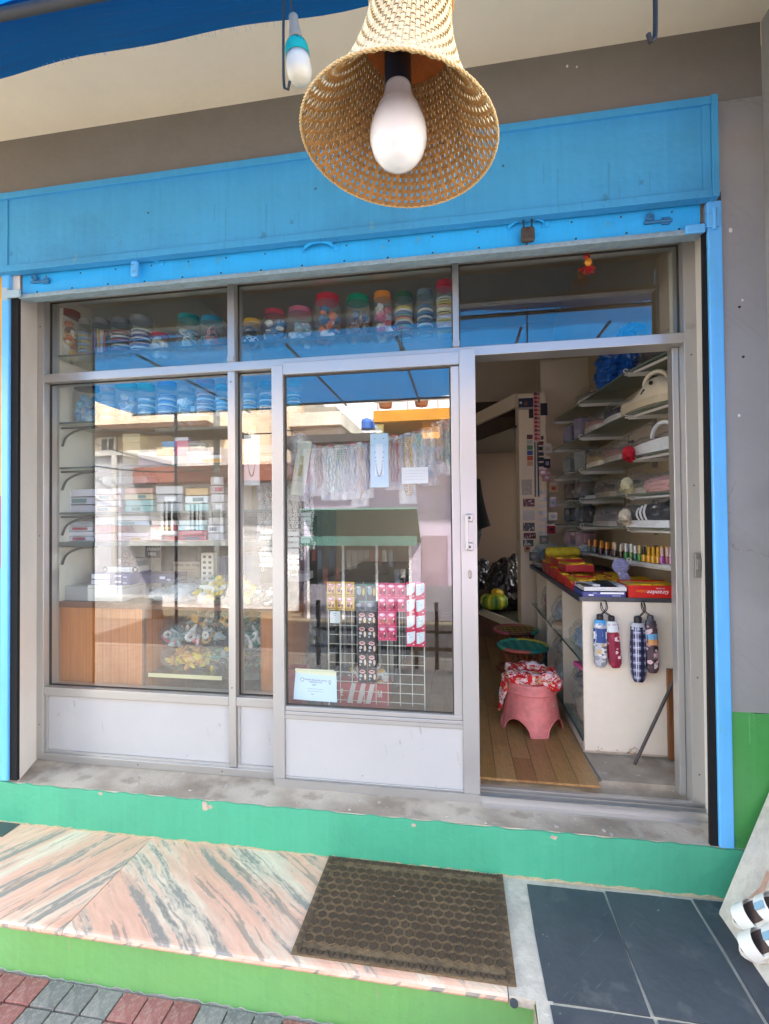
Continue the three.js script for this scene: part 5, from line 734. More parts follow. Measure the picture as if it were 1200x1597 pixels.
// pillar unit and alcove
{
  const U = thing('wall_cupboard_unit', 'beige pillar and alcove unit at the back right of the shop, hung with cards', 'cupboard');
  const pts = (z) => z;
  part('pillar', [bb(0.512, 0, -2.3, 0.735, 2.245, -2.05, 0.002)], beigeIn, U);
  const diag = (y0, y1, th) => slab([[0.512, -2.052], [0.08, -3.05], [0.08 - th, -3.03], [0.512 - th, -2.03]].map(p => p), y0, y1);
  part('header', [diag(2.13, 2.245, 0.03)], beigeIn, U);
  part('platform', [slab([[0.51, -2.052], [0.08, -3.05], [0.08, -3.75], [1.1, -3.75], [1.1, -2.31], [0.51, -2.31]], 0.2, 0.245)], worn(0x4a463c, 0.6, 0.6, 0.0005), U);
  part('platform_edge', [diag(0.19, 0.262, 0.012)], woodIn, U);
  part('skirting', [slab([[0.5, -2.056], [0.075, -3.05], [0.09, -3.06], [0.515, -2.066]], 0, 0.188)], worn(0x7a5240, 0.6, 0.5, 0.0005), U);
  part('glass_shelf', [slab([[0.5, -2.06], [0.07, -3.05], [0.07, -3.75], [1.1, -3.75], [1.1, -2.31], [0.5, -2.31]], 1.965, 1.975)], new THREE.MeshPhysicalMaterial({ color: 0x4c5a5a, transmission: 0.4, thickness: 0, roughness: 0.15 }), U);
  part('side_return', [bb(0.737, 0, -2.3, 1.149, 2.6, -2.28)], beigeIn, U);
  struct('door_frame', [bb(-0.1, 2.4, -3.8, 0.82, 2.6, -3.74), bb(0.7, 0, -3.8, 0.82, 2.4, -3.74)], std(0x4a3428, 0.5));
  struct('door_leaf', [bb(-0.1, 0, -3.8, 0.7, 2.4, -3.76)], std(0x5c4a3c, 0.5));
  const fr = thing('wall_frame', 'dark hanging panel on the rear wall of the alcove', 'panel', [0.9, 1.12, -3.77]); part('frame', [bb(-0.02, -0.02, 0, 0.02, 0.62, 0.03), bb(-0.02, -0.02, 0, 0.22, 0.015, 0.03)], std(0x6d6052, 0.6), fr); part('sheet', [bb(0.02, 0.015, 0, 0.25, 0.62, 0.015)], std(0x4a443a, 0.6), fr);
  // cards on the pillar front
  const z0 = -2.049, cardM = (w, h, f) => printed(w, h, f, 0.45), onP = (n, lab, q, mat, cat = 'card', dz = 0, grp) => { const g = thing(n, lab, cat, [(q[0] + q[2]) / 2, (q[1] + q[3]) / 2, z0 + dz]); part('card', bx(q[2] - q[0], q[3] - q[1], 0.003, 0, 0, 0.002), mat, g); if (grp) g.userData.group = grp; return g; };
  const redStrip = cardM(64, 512, (c, w, h) => { c.fillStyle = '#c3a49c'; c.fillRect(0, 0, w, h); for (let i = 0; i < 12; i++) { c.fillStyle = i % 3 ? '#b21f2a' : '#7c1a2c'; c.fillRect(8, 8 + i * 42, 26, 30); c.fillRect(36, 20 + i * 42, 20, 14); } });
  onP('card_strip', 'long strip of red sachets hanging down the beige pillar', [0.634, 1.83, 0.692, 2.256], redStrip, 'sachet strip', 0.004);
  onP('packet_card', 'dark blue packet card at the top left of the beige pillar', [0.512, 2.105, 0.635, 2.205], cardM(128, 96, (c, w, h) => { c.fillStyle = '#262a48'; c.fillRect(0, 0, w, h); c.fillStyle = '#cfd2da'; c.fillRect(8, 28, 22, 18); c.fillStyle = '#6a4a3c'; c.beginPath(); c.arc(64, 44, 20, 0, 7); c.fill(); c.fillStyle = '#a5948a'; c.fillRect(0, 76, w, 20); }));
  onP('packet_card', 'dark packet card right of the red strip on the beige pillar', [0.693, 2.049, 0.751, 2.154], flat(0x23212b, 0.5));
  onP('packet_card', 'black zigzag packet under the blue card on the beige pillar', [0.597, 2.03, 0.688, 2.108], flat(0x1e1a1c, 0.5), 'card', 0.001);
  const cols = [0x5a2a34, 0xa9a89c, 0x4a7a58, 0x3c4a86, 0xb8442c, 0xc09070];
  for (let i = 0; i < 6; i++) { onP('hair_clip_card', ['maroon', 'pale grey', 'green', 'blue', 'red', 'tan'][i] + ' clip card in the left column on the beige pillar', [0.578, 1.849, 0.626, 1.888].map((v, k) => k % 2 ? v - i * 0.046 : v), flat(cols[i], 0.5), 'clip card'); onP('hair_clip_card', ['first', 'second', 'third', 'fourth', 'fifth', 'sixth'][i] + ' dark clip card down the right column on the beige pillar', [0.674, 1.84, 0.716, 1.873].map((v, k) => k % 2 ? v - i * 0.046 : v), flat([0x5a2a30, 0x6d2a30, 0x22242c, 0x1f2026, 0x2a2430, 0x26202a][i], 0.5), 'clip card'); }
  const pens = thing('pen_bundle', 'bundle of long blue and white pens hanging down the beige pillar', 'pens', [0, 0, z0 + 0.012]); for (let i = 0; i < 3; i++) { const a = [0.642, 1.82, -2.05], b = [0.646, 1.35, -2.05]; part('pen', [rod([a[0] + i * 0.012, a[1], 0], [b[0] + i * 0.014 - 0.006, b[1], 0], 0.005, 8)], flat([0x3a4a66, 0xcfcac4, 0x2a2c36][i], 0.4), pens); }
  const badge = std(0xc9c6c8, 0.35), badge2 = std(0xaab6c4, 0.35); { const n = 14; for (let i = 0; i < n; i++) { const q = [0.68, 1.387, -2.03], cx = q[0] + (i % 2) * 0.04, cy = q[1] - Math.floor(i / 2) * 0.058; const g = solo('round_badge', ORD[Math.floor(i / 2)] + ' round silvery badge from the top in the ' + (i % 2 ? 'right' : 'left') + ' badge column on the pillar', 'badge', [T(cyl(0.018, 0.018, 0.006, 0, 0, 0, 16), 0, 0, 0, Math.PI / 2)], i % 3 ? badge : badge2, [cx, cy, -2.04], 0, 'badges in two columns on the pillar'); } }
  const cardsL = [['cream card with silver pieces', [0.53, 1.368, 0.615, 1.501], 0xa39a8e], ['maroon card', [0.539, 1.268, 0.635, 1.335], 0x6a3038], ['white card of earrings', [0.537, 1.147, 0.633, 1.235], 0xb9b3ae], ['black and white card', [0.536, 1.059, 0.632, 1.13], 0x4a4a4c], ['dark red card', [0.54, 0.993, 0.641, 1.042], 0x5c1f28], ['dark green card', [0.534, 0.927, 0.619, 0.982], 0x2c463a]];
  cardsL.forEach(([l, q, h], i) => { const g = onP('jewellery_card', l + ' in the left stack low on the beige pillar', q, flat(h, 0.5), 'jewellery card'); const r = rng(i + 3), L = []; for (let k = 0; k < 8; k++) L.push(new THREE.SphereGeometry(0.006, 6, 4).translate((r() - 0.5) * (q[2] - q[0]) * 0.8, (r() - 0.5) * (q[3] - q[1]) * 0.8, 0.006)); part('trinket', L, std(0xd8d4cc, 0.3, { metalness: 0.3 }), g); });
  { const q = rng(64), cn = ['silver', 'dark', 'pink', 'tan', 'lilac', 'white', 'red', 'green'], hx = [0xb8b4b0, 0x2c2a30, 0xb8808a, 0xb09a78, 0x9a8ab0, 0xd8d4ce, 0x9a2a34, 0x4a7058];
    const cells = [[854, 700], [854, 722], [854, 744], [862, 762], [862, 784], [862, 806], [858, 826], [848, 842], [842, 860], [832, 868], [848, 736], [824, 856]], P0 = [0.731, 1.748, -1.96], P1 = [0.563, 0.846, -1.96], sx = (P0[0] - P1[0]) / 30, sy = (P0[1] - P1[1]) / 168;
    cells.forEach(([x, y], i) => { const w = 0.05 + q() * 0.025, h = 0.05 + q() * 0.03, g = thing('hanging_packet', cn[i % 8] + ' hanging packet, ' + ['first', 'second', 'third', 'fourth', 'fifth', 'sixth', 'seventh', 'eighth', 'ninth', 'tenth', 'eleventh', 'twelfth'][i] + ' in the cluster on the right edge of the pillar', 'packet', [P1[0] + (x - 824) * sx, P1[1] + (868 - y) * sy, -1.97 - 0.02 * (i % 3)], (q() - 0.5) * 0.6); part('packet', [bx(w, h, 0.012, 0, 0, 0, 0.003)], flat(hx[i % 8], 0.4), g); part('header_card', [bx(w * 0.9, h * 0.25, 0.004, 0, h * 0.6, 0)], flat(0xd0c8be, 0.6), g); part('print_patch', [bx(w * 0.5, h * 0.4, 0.002, 0, 0, 0.0065)], flat(hx[(i + 3) % 8], 0.4), g); }); }
  // sacks, tin, jacket
  const sack = (lab, p, w, h, d, s) => { const g = thing('black_sack', lab, 'sack', p); part('sack', lump(w, h, d, s, 0.2, 1.8, true, 12), std(0x1d1c20, 0.3), g); part('gathered_neck', [T(lump(w * 0.25, h * 0.25, d * 0.25, s + 2, 0.4, 2.5, true, 5), w * 0.2, h * 0.86, 0)], std(0x232226, 0.35), g); };
  sack('black plastic sack filling the right of the alcove', [0.47, 0.246, -2.85], 0.42, 0.5, 0.42, 3); sack('black plastic sack behind the yellow and green tin', [0.18, 0.246, -3.3], 0.4, 0.42, 0.36, 6);
  const box = thing('brown_carton', 'open brown carton behind the yellow and green tin', 'carton', [0.28, 0.246, -2.75], 0.3); part('carton', [bb(-0.13, 0, -0.1, 0.13, 0.2, 0.02)], std(0x4a3828, 0.8), box);
  const tin = thing('melon_tin', 'yellow and green striped round container in the alcove', 'container', [0.323, 0.287, -2.62]); { const g = lathe([[0, 0], [0.11, 0], [0.135, 0.04], [0.13, 0.1], [0.1, 0.13], [0, 0.13]], 32); part('body', g, printed(256, 64, (c, w, h) => { c.fillStyle = '#7a9a2c'; c.fillRect(0, 0, w, h); for (let i = 0; i < 14; i++) { c.fillStyle = i % 2 ? '#d8c832' : '#3f6a2a'; c.fillRect(i * 18, 0, 9, h); } }), tin); part('fruit_lump', [T(lump(0.12, 0.07, 0.1, 5, 0.2, 2, false, 5), 0.03, 0.12, 0)], std(0xc9a82c, 0.5), tin); }
  solo('paper_sheet', 'crumpled white paper under the striped container', 'paper', quad([0, 0, 0], [0.34, 0, 0.02], [0.3, 0.02, -0.16], [0.02, 0.01, -0.14], 8, 5, (p, u, v) => { p.y += 0.012 * Math.sin(u * 9 + v * 5); }), ds(0xcdcabf, 0.7), [0.14, 0.252, -2.56], 0.9);
  const jk = thing('hanging_jacket', 'dark garment hanging behind the sliding door stile', 'garment', [0.12, 1.1, -2.5]); { const g = quad([-0.1, 0.5, 0], [0.08, 0.45, 0], [0.12, 0, 0.03], [-0.12, -0.1, 0], 14, 18, (p, u, v) => { p.z += 0.03 * Math.sin(u * 9) * v; p.x += 0.05 * v * v * u; }); const g2 = g.clone().translate(0, 0, -0.05); part('cloth', [g, g2], ds(0x262a28, 0.9), jk); part('hem', [T(lump(0.22, 0.62, 0.14, 4, 0.2, 1.6, true, 8, false), -0.02, -0.25, -0.03)], std(0x1f2124, 0.9), jk); }
  // dark goods piled on the shelf wall near the pillar
  const r = rng(55); for (let i = 0; i < 10; i++) { const sh = 1 + (i % 5), t = 2.25 + Math.floor(i / 5) * 0.4; const g = thing('goods_packet', ['lilac', 'grey', 'brown', 'black', 'pink'][i % 5] + ' packet ' + ['in front of', 'right behind'][Math.floor(i / 5)] + ' the pillar on ' + ['the second', 'the third', 'the fourth', 'the fifth', 'the lowest'][i % 5] + ' wall shelf', 'packet', onShelf(sh, t, 0.08), r()); part('packet', [bx(0.12, 0.1 + r() * 0.06, 0.09, 0, 0.08, 0, 0.008)], std([0x8c7f9a, 0x8a8a86, 0x5c463a, 0x2a282c, 0xa87c84][i % 5], 0.5), g); part('film', lump(0.15, 0.17, 0.12, i + 70, 0.25, 2.4, true, 6), clear, g); }
  const bh = thing('black_hat', 'black cap with a white letter in a clear wrap at the back of the counter', 'cap', [0.68, CY, -1.78]); part('crown', [T(new THREE.SphereGeometry(0.085, 20, 12, 0, 6.3, 0, 1.57), 0, 0.03, 0).scale(1, 1.3, 1)], std(0x28282c, 0.6), bh); part('letter', sheetUV(0.034, 0.045, 0, 0, 0).rotateX(-0.35).translate(0.0, 0.095, 0.083), new THREE.MeshStandardMaterial({ map: canvasTex(64, 64, (c) => { c.fillStyle = '#28282c'; c.fillRect(0, 0, 64, 64); c.fillStyle = '#e8e6e2'; c.font = 'bold 60px sans-serif'; c.fillText('A', 10, 54); }), roughness: 0.6 }), bh); part('wrap', [lump(0.22, 0.2, 0.2, 91, 0.2, 2.2, true, 8)], clear, bh);
}
// stools
{
  const S = thing('plastic_stool', 'pink plastic stool with arched legs, nearest the doorway', 'stool', [0.385, 0.0, -0.625], 0.12);
  const pm = new THREE.MeshStandardMaterial({ color: 0xec8a84, roughness: 0.4, side: THREE.DoubleSide, map: scaled(grainVar, 0.6) }), nA = 96, nV = 14, P = [], I = [];
  const arch = a => 0.078 * Math.sqrt(Math.max(0, 1 - (Math.abs(Math.cos(2 * a)) / 0.86) ** 2.2));
  for (let i = 0; i <= nA; i++) { const a = i / nA * Math.PI * 2, yb = arch(a); for (let j = 0; j <= nV; j++) { const t = j / nV, y = lerp(yb, 0.215, t), k = Math.max(0, 1 - y / 0.215), R = 0.132 + 0.034 * k ** 1.2; P.push(R * Math.sin(a), y, R * Math.cos(a)); } }
  for (let i = 0; i < nA; i++) for (let j = 0; j < nV; j++) { const a = i * (nV + 1) + j, b = a + nV + 1; I.push(a, b, b + 1, a, b + 1, a + 1); }
  const g = new THREE.BufferGeometry(); g.setAttribute('position', new THREE.Float32BufferAttribute(P, 3)); g.setIndex(I); g.computeVertexNormals();
  part('body', [g], pm, S);
  part('arch_lip', [tube([...Array(97)].map((_, i) => { const a = i / 96 * Math.PI * 2, yb = arch(a), k = Math.max(0, 1 - yb / 0.215), R = 0.1335 + 0.034 * k ** 1.2; return [R * Math.sin(a), yb + 0.003, R * Math.cos(a)]; }).slice(0, 96), 0.0045, 192, 6, true)], pm, S);
  part('rim', [lathe([[0.133, 0.2], [0.142, 0.204], [0.143, 0.214], [0.137, 0.222], [0.139, 0.25], [0.135, 0.262], [0.126, 0.263], [0.118, 0.252], [0, 0.246]], 56)], pm, S);
  part('sticker', [T(prism([[-0.014, -0.01], [0.014, -0.01], [0, 0.016]], 0.001), 0, 0, 0, 0, 0.62).translate(0.0905, 0.16, 0.113)], std(0xc9a890, 0.6), S);
  const clothTex = new THREE.MeshStandardMaterial({ roughness: 0.85, side: THREE.DoubleSide, map: scaled(dataTex(NS, NS, (x, y) => { const i = y * NS + x, j = ((y + 200) % NS) * NS + x; return N2[i] > 0.56 ? [0.93, 0.82, 0.8] : N2[j] > 0.62 ? [0.82, 0.64, 0.5] : [0.83, 0.1, 0.14]; }), 0.22) });
  const C = thing('red_cloth', 'red and white patterned cloth crumpled on top of the pink stool', 'cloth', [0.385, 0.246, -0.64]);
  const ring = new THREE.TorusGeometry(0.098, 0.042, 26, 96).rotateX(Math.PI / 2), rp = ring.attributes.position; for (let i = 0; i < rp.count; i++) { const x = rp.getX(i), y = rp.getY(i), z = rp.getZ(i), n = PN.noise(x * 14, y * 16, z * 14) + 0.6 * PN.noise(x * 34, y * 34, z * 34), k = 1 + 0.22 * n; rp.setXYZ(i, x * k * 1.08, y * 0.85 * (1 + 0.5 * n) + 0.034, z * k); } ring.computeVertexNormals();
  part('bundle', [ring, T(lump(0.2, 0.055, 0.19, 8, 0.3, 2.6, true, 11), 0, 0, 0), T(lump(0.1, 0.08, 0.1, 12, 0.35, 2.4, true, 8), 0.1, -0.012, 0.09)], clothTex, C);
  part('hanging_end', [quad([-0.15, 0.03, 0.02], [-0.13, 0.03, 0.08], [-0.172, -0.14, 0.05], [-0.178, -0.19, -0.01], 6, 12, (p, u, v) => { p.x -= 0.012 * Math.sin(u * 9 + v * 4); })], clothTex, C);
  const wick = (lab, p, cols, sd) => { const t = thing('wicker_stool', lab, 'stool', p, sd); const stick = [], H = 0.3; for (let i = 0; i < 44; i++) { const a = i / 44 * 6.283, b = a + (i % 2 ? 0.9 : -0.9), q = (ang, y, R) => [R * Math.cos(ang), y, R * Math.sin(ang)]; stick.push(tube([q(a, H, 0.145), q((a + b) / 2, H / 2, 0.105), q(b, 0.01, 0.14)], 0.0035, 10, 5)); } part('stick_frame', stick, std(0x9a5a36, 0.65), t);
    part('hoop', [T(tor(0.108, 0.006, 0, H / 2, 0, Math.PI / 2, 0, 8, 40)), T(tor(0.143, 0.009, 0, 0.012, 0, Math.PI / 2, 0, 8, 40))], std(0x8a4634, 0.7), t);
    const rim = []; for (let i = 0; i < 48; i++) { const a = i / 48 * 6.283, a2 = a + 0.1309; const col = cols[Math.floor(i / 48 * cols.length)]; rim.push(tint(tube([0, 0.5, 1].map(k => { const q = lerp(a, a2 + 0.03, k); return [0.158 * Math.cos(q), H + 0.008, 0.158 * Math.sin(q)]; }), 0.0125, 4, 8), col)); } part('woven_rim', rim, painted, t);
    const wv = []; for (let i = 0; i < 22; i++) { const x = -0.14 + i * 0.0133, z = Math.sqrt(Math.max(0, 0.15 ** 2 - x * x)); for (let k = 0; k < 8; k++) { const za = lerp(-z, z, k / 8), zb = lerp(-z, z, (k + 1) / 8), on = (i + k * 2) % 6 < 3; wv.push(tint(bx(0.0115, 0.004, (zb - za) * 0.97, x, H + 0.008 + (on ? 0.002 : 0), (za + zb) / 2), cols[(on ? 1 : 3) % cols.length])); } } part('woven_seat', wv, painted, t); return t; };
  wick('wicker stool with a yellow, pink and green woven seat, behind the pink stool', [0.41, 0.244, -1.15].map((v, i) => i === 1 ? 0 : v), [0xc9b93a, 0x1f7a70, 0xb35a48, 0x3f9a78, 0x46b08a, 0xc9b93a], 0.7);
  wick('wicker stool with a pink rim and brown-yellow seat, farthest from the doorway', [0.417, 0.244, -1.62].map((v, i) => i === 1 ? 0 : v), [0xb85a60, 0xa8863a, 0x46a088, 0x5a3226, 0xb85a60, 0xb04e5a], 2.2);
}

// ---------- left-hand window display ----------
{
  const r = rng(101);
  // overhead glass shelves with jars
  const shelf = (lab, y, x0, x1, z0, z1, mat, th = 0.008) => { const s = thing('display_shelf', lab, 'shelf'); part('board', [bb(x0, y - th, z0, x1, y, z1)], mat, s); part('front_edge', [bb(x0, y - th - 0.001, z1 + 0.0005, x1, y + 0.001, z1 + 0.004)], std(0x4a5a5a, 0.3), s); return s; };
  const whiteB = worn(0xdcdad8, 0.5, 0.6, 0.0004);
  const YA = 2.075, YB = 1.712, YC = 1.47, YD = 1.222, YE = 1.062;
  shelf('glass shelf behind the transom panes carrying the top row of jars', YA, -2.168, 0.0, -0.36, -0.09, shelfGlass);
  shelf('glass shelf at the top of the big window carrying the second row of jars', YB, -2.168, -0.78, -0.36, -0.1, shelfGlass);
  shelf('glass shelf below the jars in the big window, holding small boxes', YC, -2.168, -0.9, -0.42, -0.12, shelfGlass);
  shelf('glass shelf in the big window holding pastel boxes', YD, -2.168, -0.9, -0.42, -0.12, shelfGlass);
  const e = shelf('white shelf above the counter in the big window, lowest of the display shelves', YE, -2.168, -0.9, -0.42, -0.1, whiteB, 0.02);
  for (const y of [YB, YC, YD, YE]) { const g = thing('shelf_bracket', 'dark curved bracket on the left wall under the ' + ({ [YB]: 'second jar shelf', [YC]: 'small-box shelf', [YD]: 'pastel-box shelf', [YE]: 'white shelf' })[y], 'bracket', [-2.165, y - 0.024, -0.13]); const P = []; for (let i = 0; i <= 8; i++) { const a = i / 8 * Math.PI / 2; P.push([0.16 - 0.16 * Math.cos(a) * 0 - 0.16 * (1 - Math.sin(a)), -0.1 * (1 - Math.sin(a)) , 0]); } part('arm', [rod([0, 0, 0], [0.22, 0, 0], 0.006, 6), tube([[0.005, -0.1, 0], [0.03, -0.05, 0], [0.1, -0.015, 0], [0.2, -0.004, 0]], 0.006, 16, 6)], std(0x4a4642, 0.5), g); }
  const jar = (lab, q, base, lid, kind, cols, z = -0.2) => {
    const w = q[2] - q[0], h = q[3] - base, R = w / 2, g = thing('plastic_jar', lab, 'jar', [(q[0] + q[2]) / 2, base + 0.0008, z]);
    part('body', lathe([[0, 0.001], [R * 0.92, 0.001], [R, 0.01], [R, h * 0.74], [R * 0.86, h * 0.82], [R * 0.8, h * 0.86]], 24), clear, g);
    part('lid', [cyl(R * 0.86, R * 0.84, h * 0.13, 0, h * 0.925, 0, 24), T(tor(R * 0.85, 0.003, 0, h * 0.87, 0, Math.PI / 2, 0, 6, 24))], flat(lid, 0.45), g);
    const L = [], s = Math.round(q[0] * 997) + 5000, rr = rng(s), inner = R * 0.86, H = h * 0.72;
    if (kind === 'ties') { const n = Math.max(6, Math.round(H / 0.013)); for (let i = 0; i < n; i++) L.push(tint(T(tor(inner * (0.82 + 0.1 * rr()), 0.0055, 0, 0.01 + i * (H - 0.015) / n, 0, Math.PI / 2 + (rr() - 0.5) * 0.25, 0, 6, 18), (rr() - 0.5) * 0.004, 0, 0), cols[i % cols.length])); }
    else if (kind === 'rings') { for (let i = 0; i < 26; i++) { const a = rr() * 6.28, d = rr() * inner * 0.5; L.push(tint(T(tor(0.02 + rr() * 0.008, 0.0045, 0, 0, 0, rr() * 3, rr() * 3, 6, 14), Math.cos(a) * d, 0.03 + rr() * (H - 0.05), Math.sin(a) * d), cols[Math.floor(rr() * cols.length)])); } }
    else if (kind === 'strips') { for (let i = 0; i < 16; i++) { const a = i / 16 * 6.28; L.push(tint(T(bx(0.006, H * (0.85 + 0.15 * rr()), 0.014), Math.cos(a) * inner * 0.85, H / 2, Math.sin(a) * inner * 0.85, 0, 0, 0), cols[i % cols.length])); } }
    else { for (let i = 0; i < 30; i++) { const a = rr() * 6.28, d = Math.sqrt(rr()) * inner * 0.72, l = lump(0.03 + rr() * 0.025, 0.022 + rr() * 0.02, 0.03 + rr() * 0.02, i, 0.4, 2, true, 2, false); L.push(tint(T(l, Math.cos(a) * d, 0.012 + rr() * (H - 0.03), Math.sin(a) * d, rr() * 3, rr() * 3), cols[Math.floor(rr() * cols.length)])); } }
    part('hair_accessories', L, painted, g); return g; };
  const W = 0xe4e6e4, K = 0x24242a, BL = 0x3a62b4;
  const top = [
    ['jar with a dark red lid and orange pieces, leftmost of the top row', [-2.242, 2.075, -2.118, 2.368], 0x7c2430, 'bits', [0xd8a92a, W, 0xc86a28, K]],
    ['jar with a pale lid and blue bands, second of the top row', [-2.118, 2.083, -2.036, 2.309], 0xa7a39a, 'ties', [0x5f9ad0, 0x86b8dc, 0xc9b43a]],
    ['jar with upright striped ribbons in red, green and white, third of the top row', [-2.036, 2.077, -1.923, 2.302], 0x8f8a84, 'strips', [0x2f7f78, 0xb23a4a, W, 0xd0a83a, 0x8f6ab0]],
    ['jar with zigzag black and white bands and a white tag, fourth of the top row', [-1.915, 2.083, -1.788, 2.292], 0x7d7a78, 'ties', [K, W, K, 0xb0404a]],
    ['jar with stacked purple and grey bands, fifth of the top row', [-1.792, 2.083, -1.663, 2.297], 0x8d8a88, 'ties', [0x4a4a90, 0xb8b8d0, 0x34346a, W]],
    ['jar with a red lid and cream bows, sixth of the top row', [-1.671, 2.086, -1.562, 2.196], 0xb0282c, 'bits', [W, 0xd8cfae, 0xc0c4b8]],
    ['jar with a teal lid and loose white rings, seventh of the top row', [-1.509, 2.082, -1.38, 2.282], 0x2f8a84, 'rings', [W, 0xbfe0e8, 0x6ab0cc]],
    ['jar with pink and blue hair rings, rightmost behind the left transom pane', [-1.373, 2.087, -1.246, 2.261], 0x3f8fae, 'rings', [0xe2a6a0, 0xe8c8bc, 0x5fb0d8]],
    ['jar with a yellow lid and small white rings, first behind the middle transom pane', [-1.129, 2.082, -1.031, 2.233], 0xd0a43a, 'rings', [K, W, 0x2a4a6a]],
    ['jar with a red lid and blue contents, second behind the middle transom pane', [-1.013, 2.084, -0.892, 2.271], 0xb8424a, 'bits', [0x2f6fa8, 0x5a90c0, W]],
    ['jar with a pink lid packed with white bows, third behind the middle transom pane', [-0.882, 2.085, -0.745, 2.27], 0xc06a80, 'bits', [W, 0xeceff0, 0x9fb8c4]],
    ['jar with a bright red lid holding orange and dark green pieces', [-0.735, 2.085, -0.594, 2.325], 0xd0282e, 'bits', [0x1e4a4a, 0xe07a58, W, 0x2a6a9a, 0xe07a58]],
    ['jar with a green lid and mixed white and brown pieces', [-0.567, 2.084, -0.44, 2.309], 0x1f8a5c, 'bits', [W, 0x7a5a4a, 0x4a6a90, 0xbcae9c]],
    ['jar with an orange lid, pink above and white below', [-0.426, 2.082, -0.327, 2.318], 0xe08a20, 'bits', [0xc45a72, W, 0xc46a80, W]],
    ['jar with a dark green lid and bands in blue, white, yellow and red', [-0.32, 2.09, -0.216, 2.305], 0x3a5a3a, 'ties', [BL, W, 0xd8c04a, 0xb23a4a, 0x3f9a6a]],
    ['jar with a dull lid and blue-white thin bands', [-0.207, 2.089, -0.114, 2.312], 0x6f7c80, 'ties', [0x3f7fa8, W, 0x2a5a86]],
    ['tall jar with a red lid and yellow and pale bands, rightmost of the middle pane', [-0.11, 2.095, -0.018, 2.349], 0xd42a36, 'ties', [0xd8c860, 0xe6d8a0, W, 0xe0a89a]]];
  top.forEach(([l, q, lid, k, c]) => jar(l, q, YA, lid, k, c));
  const second = [
    ['jar with a navy lid and sky-blue contents, leftmost of the second row', [-2.156, 1.75, -2.013, 1.951], 0x1f2c4a, 'bits', [0x2f8fc0, 0x6ab8dc, 0x2f8fc0]],
    ['jar with pale bands and a tan lid, second of the second row', [-1.996, 1.744, -1.907, 1.925], 0xb09a7c, 'ties', [W, 0xc9b8a0, 0x8fa8b0]],
    ['jar with a green lid and cream twists, third of the second row', [-1.899, 1.739, -1.772, 1.945], 0x1f9a78, 'bits', [0xd8c8a8, W, 0x9a8468]],
    ['jar with a green ring lid and grey bands, fourth of the second row', [-1.764, 1.734, -1.662, 1.931], 0x28a07c, 'ties', [0x8fb0b4, W, 0x4a6a70]],
    ['jar with a blue lid and blue bands, fifth of the second row', [-1.646, 1.729, -1.53, 1.938], 0x2a62c0, 'ties', [BL, W, 0x5a86c8]],
    ['jar with white bows and a grey lid, sixth of the second row', [-1.523, 1.724, -1.423, 1.896], 0x88929a, 'bits', [W, 0xcfe0e4, 0x6f8a94]],
    ['jar with a brown lid and brown and cream bands, seventh of the second row', [-1.416, 1.719, -1.303, 1.939], 0x8a3a30, 'ties', [0x8a5a4a, W, 0x5a3a34, 0xd0b090]],
    ['jar with blue-white bands, rightmost of the second row in the big window', [-1.299, 1.715, -1.221, 1.906], 0x3f8fb4, 'ties', [0x4a9ac4, W]],
    ['jar with cream and yellow bands behind the narrow pane', [-1.148, 1.708, -1.06, 1.904], 0x9a9a8a, 'ties', [0xd0c070, W, 0x5a8aa0]],
    ['jar with blue zigzag bands behind the narrow pane', [-1.053, 1.704, -0.959, 1.906], 0x4a6a80, 'ties', [0x3f78a0, W, 0x2a4a6a]],
    ['jar with white and teal bands at the left end of the sliding door glass', [-0.895, 1.708, -0.817, 1.905], 0x5a8a94, 'ties', [W, 0x6aa8b4, 0x2f6f8a]]];
  second.forEach(([l, q, lid, k, c]) => jar(l, q, YB, lid, k, c, -0.22));
  // boxes on the display shelves
  const carton = (n, lab, q, base, d, z, hex, lidHex, lidK = 0.25) => { const w = q[2] - q[0], h = q[3] - base, g = thing(n, lab, 'box', [(q[0] + q[2]) / 2, base + 0.0006, z], (r() - 0.5) * 0.06); part('box', [bx(w, h * (1 - lidK), d, 0, h * (1 - lidK) / 2, 0, 0.003)], flat(hex, 0.6), g); if (lidHex !== undefined) part('lid', [bx(w + 0.004, h * lidK, d + 0.004, 0, h * (1 - lidK / 2) + 0.0003, 0, 0.003)], flat(lidHex, 0.5), g); return g; };
  const trays = (n, lab, q, base, z, hexes) => { const w = q[2] - q[0], h = q[3] - base, g = thing(n, lab, 'packets', [(q[0] + q[2]) / 2, base + 0.0006, z], (r() - 0.5) * 0.08), k = hexes.length; hexes.forEach((c, i) => { const o = (r() - 0.5) * 0.01, m = part('packet', [bx(w * (0.92 + 0.08 * r()), h / k * 0.9, 0.14, o, h / k * (i + 0.5), 0, 0.004)], flat(c, 0.5), g); if ((i + k) % 2 === 0) part('label', [bx(w * (0.25 + 0.3 * r()), h / k * 0.5, 0.002, o + (r() - 0.5) * w * 0.4, h / k * (i + 0.5), 0.0705)], flat([0xf2f0ee, 0x4a5878, 0xb04a5a, 0x5a8a86, 0xd8b060][Math.floor(r() * 5)], 0.5), m); }); return g; };
  carton('small_box', 'orange and cream flat box under the blue box on the small-box shelf', [-1.644, 1.545, -1.546, 1.577], YC + 0.06, 0.1, -0.26, 0xd8962a, 0xe6c88a); 
  carton('small_box', 'long grey box under the orange box on the small-box shelf', [-1.763, 1.481, -1.458, 1.553], YC, 0.12, -0.28, 0xb8b2b0, 0xcac4c2);
  carton('small_box', 'sky-blue box on the small-box shelf left of the pink picture box', [-1.62, 1.584, -1.535, 1.609], YC + 0.085, 0.08, -0.26, 0x2f8fc8, 0x4aa0d4);
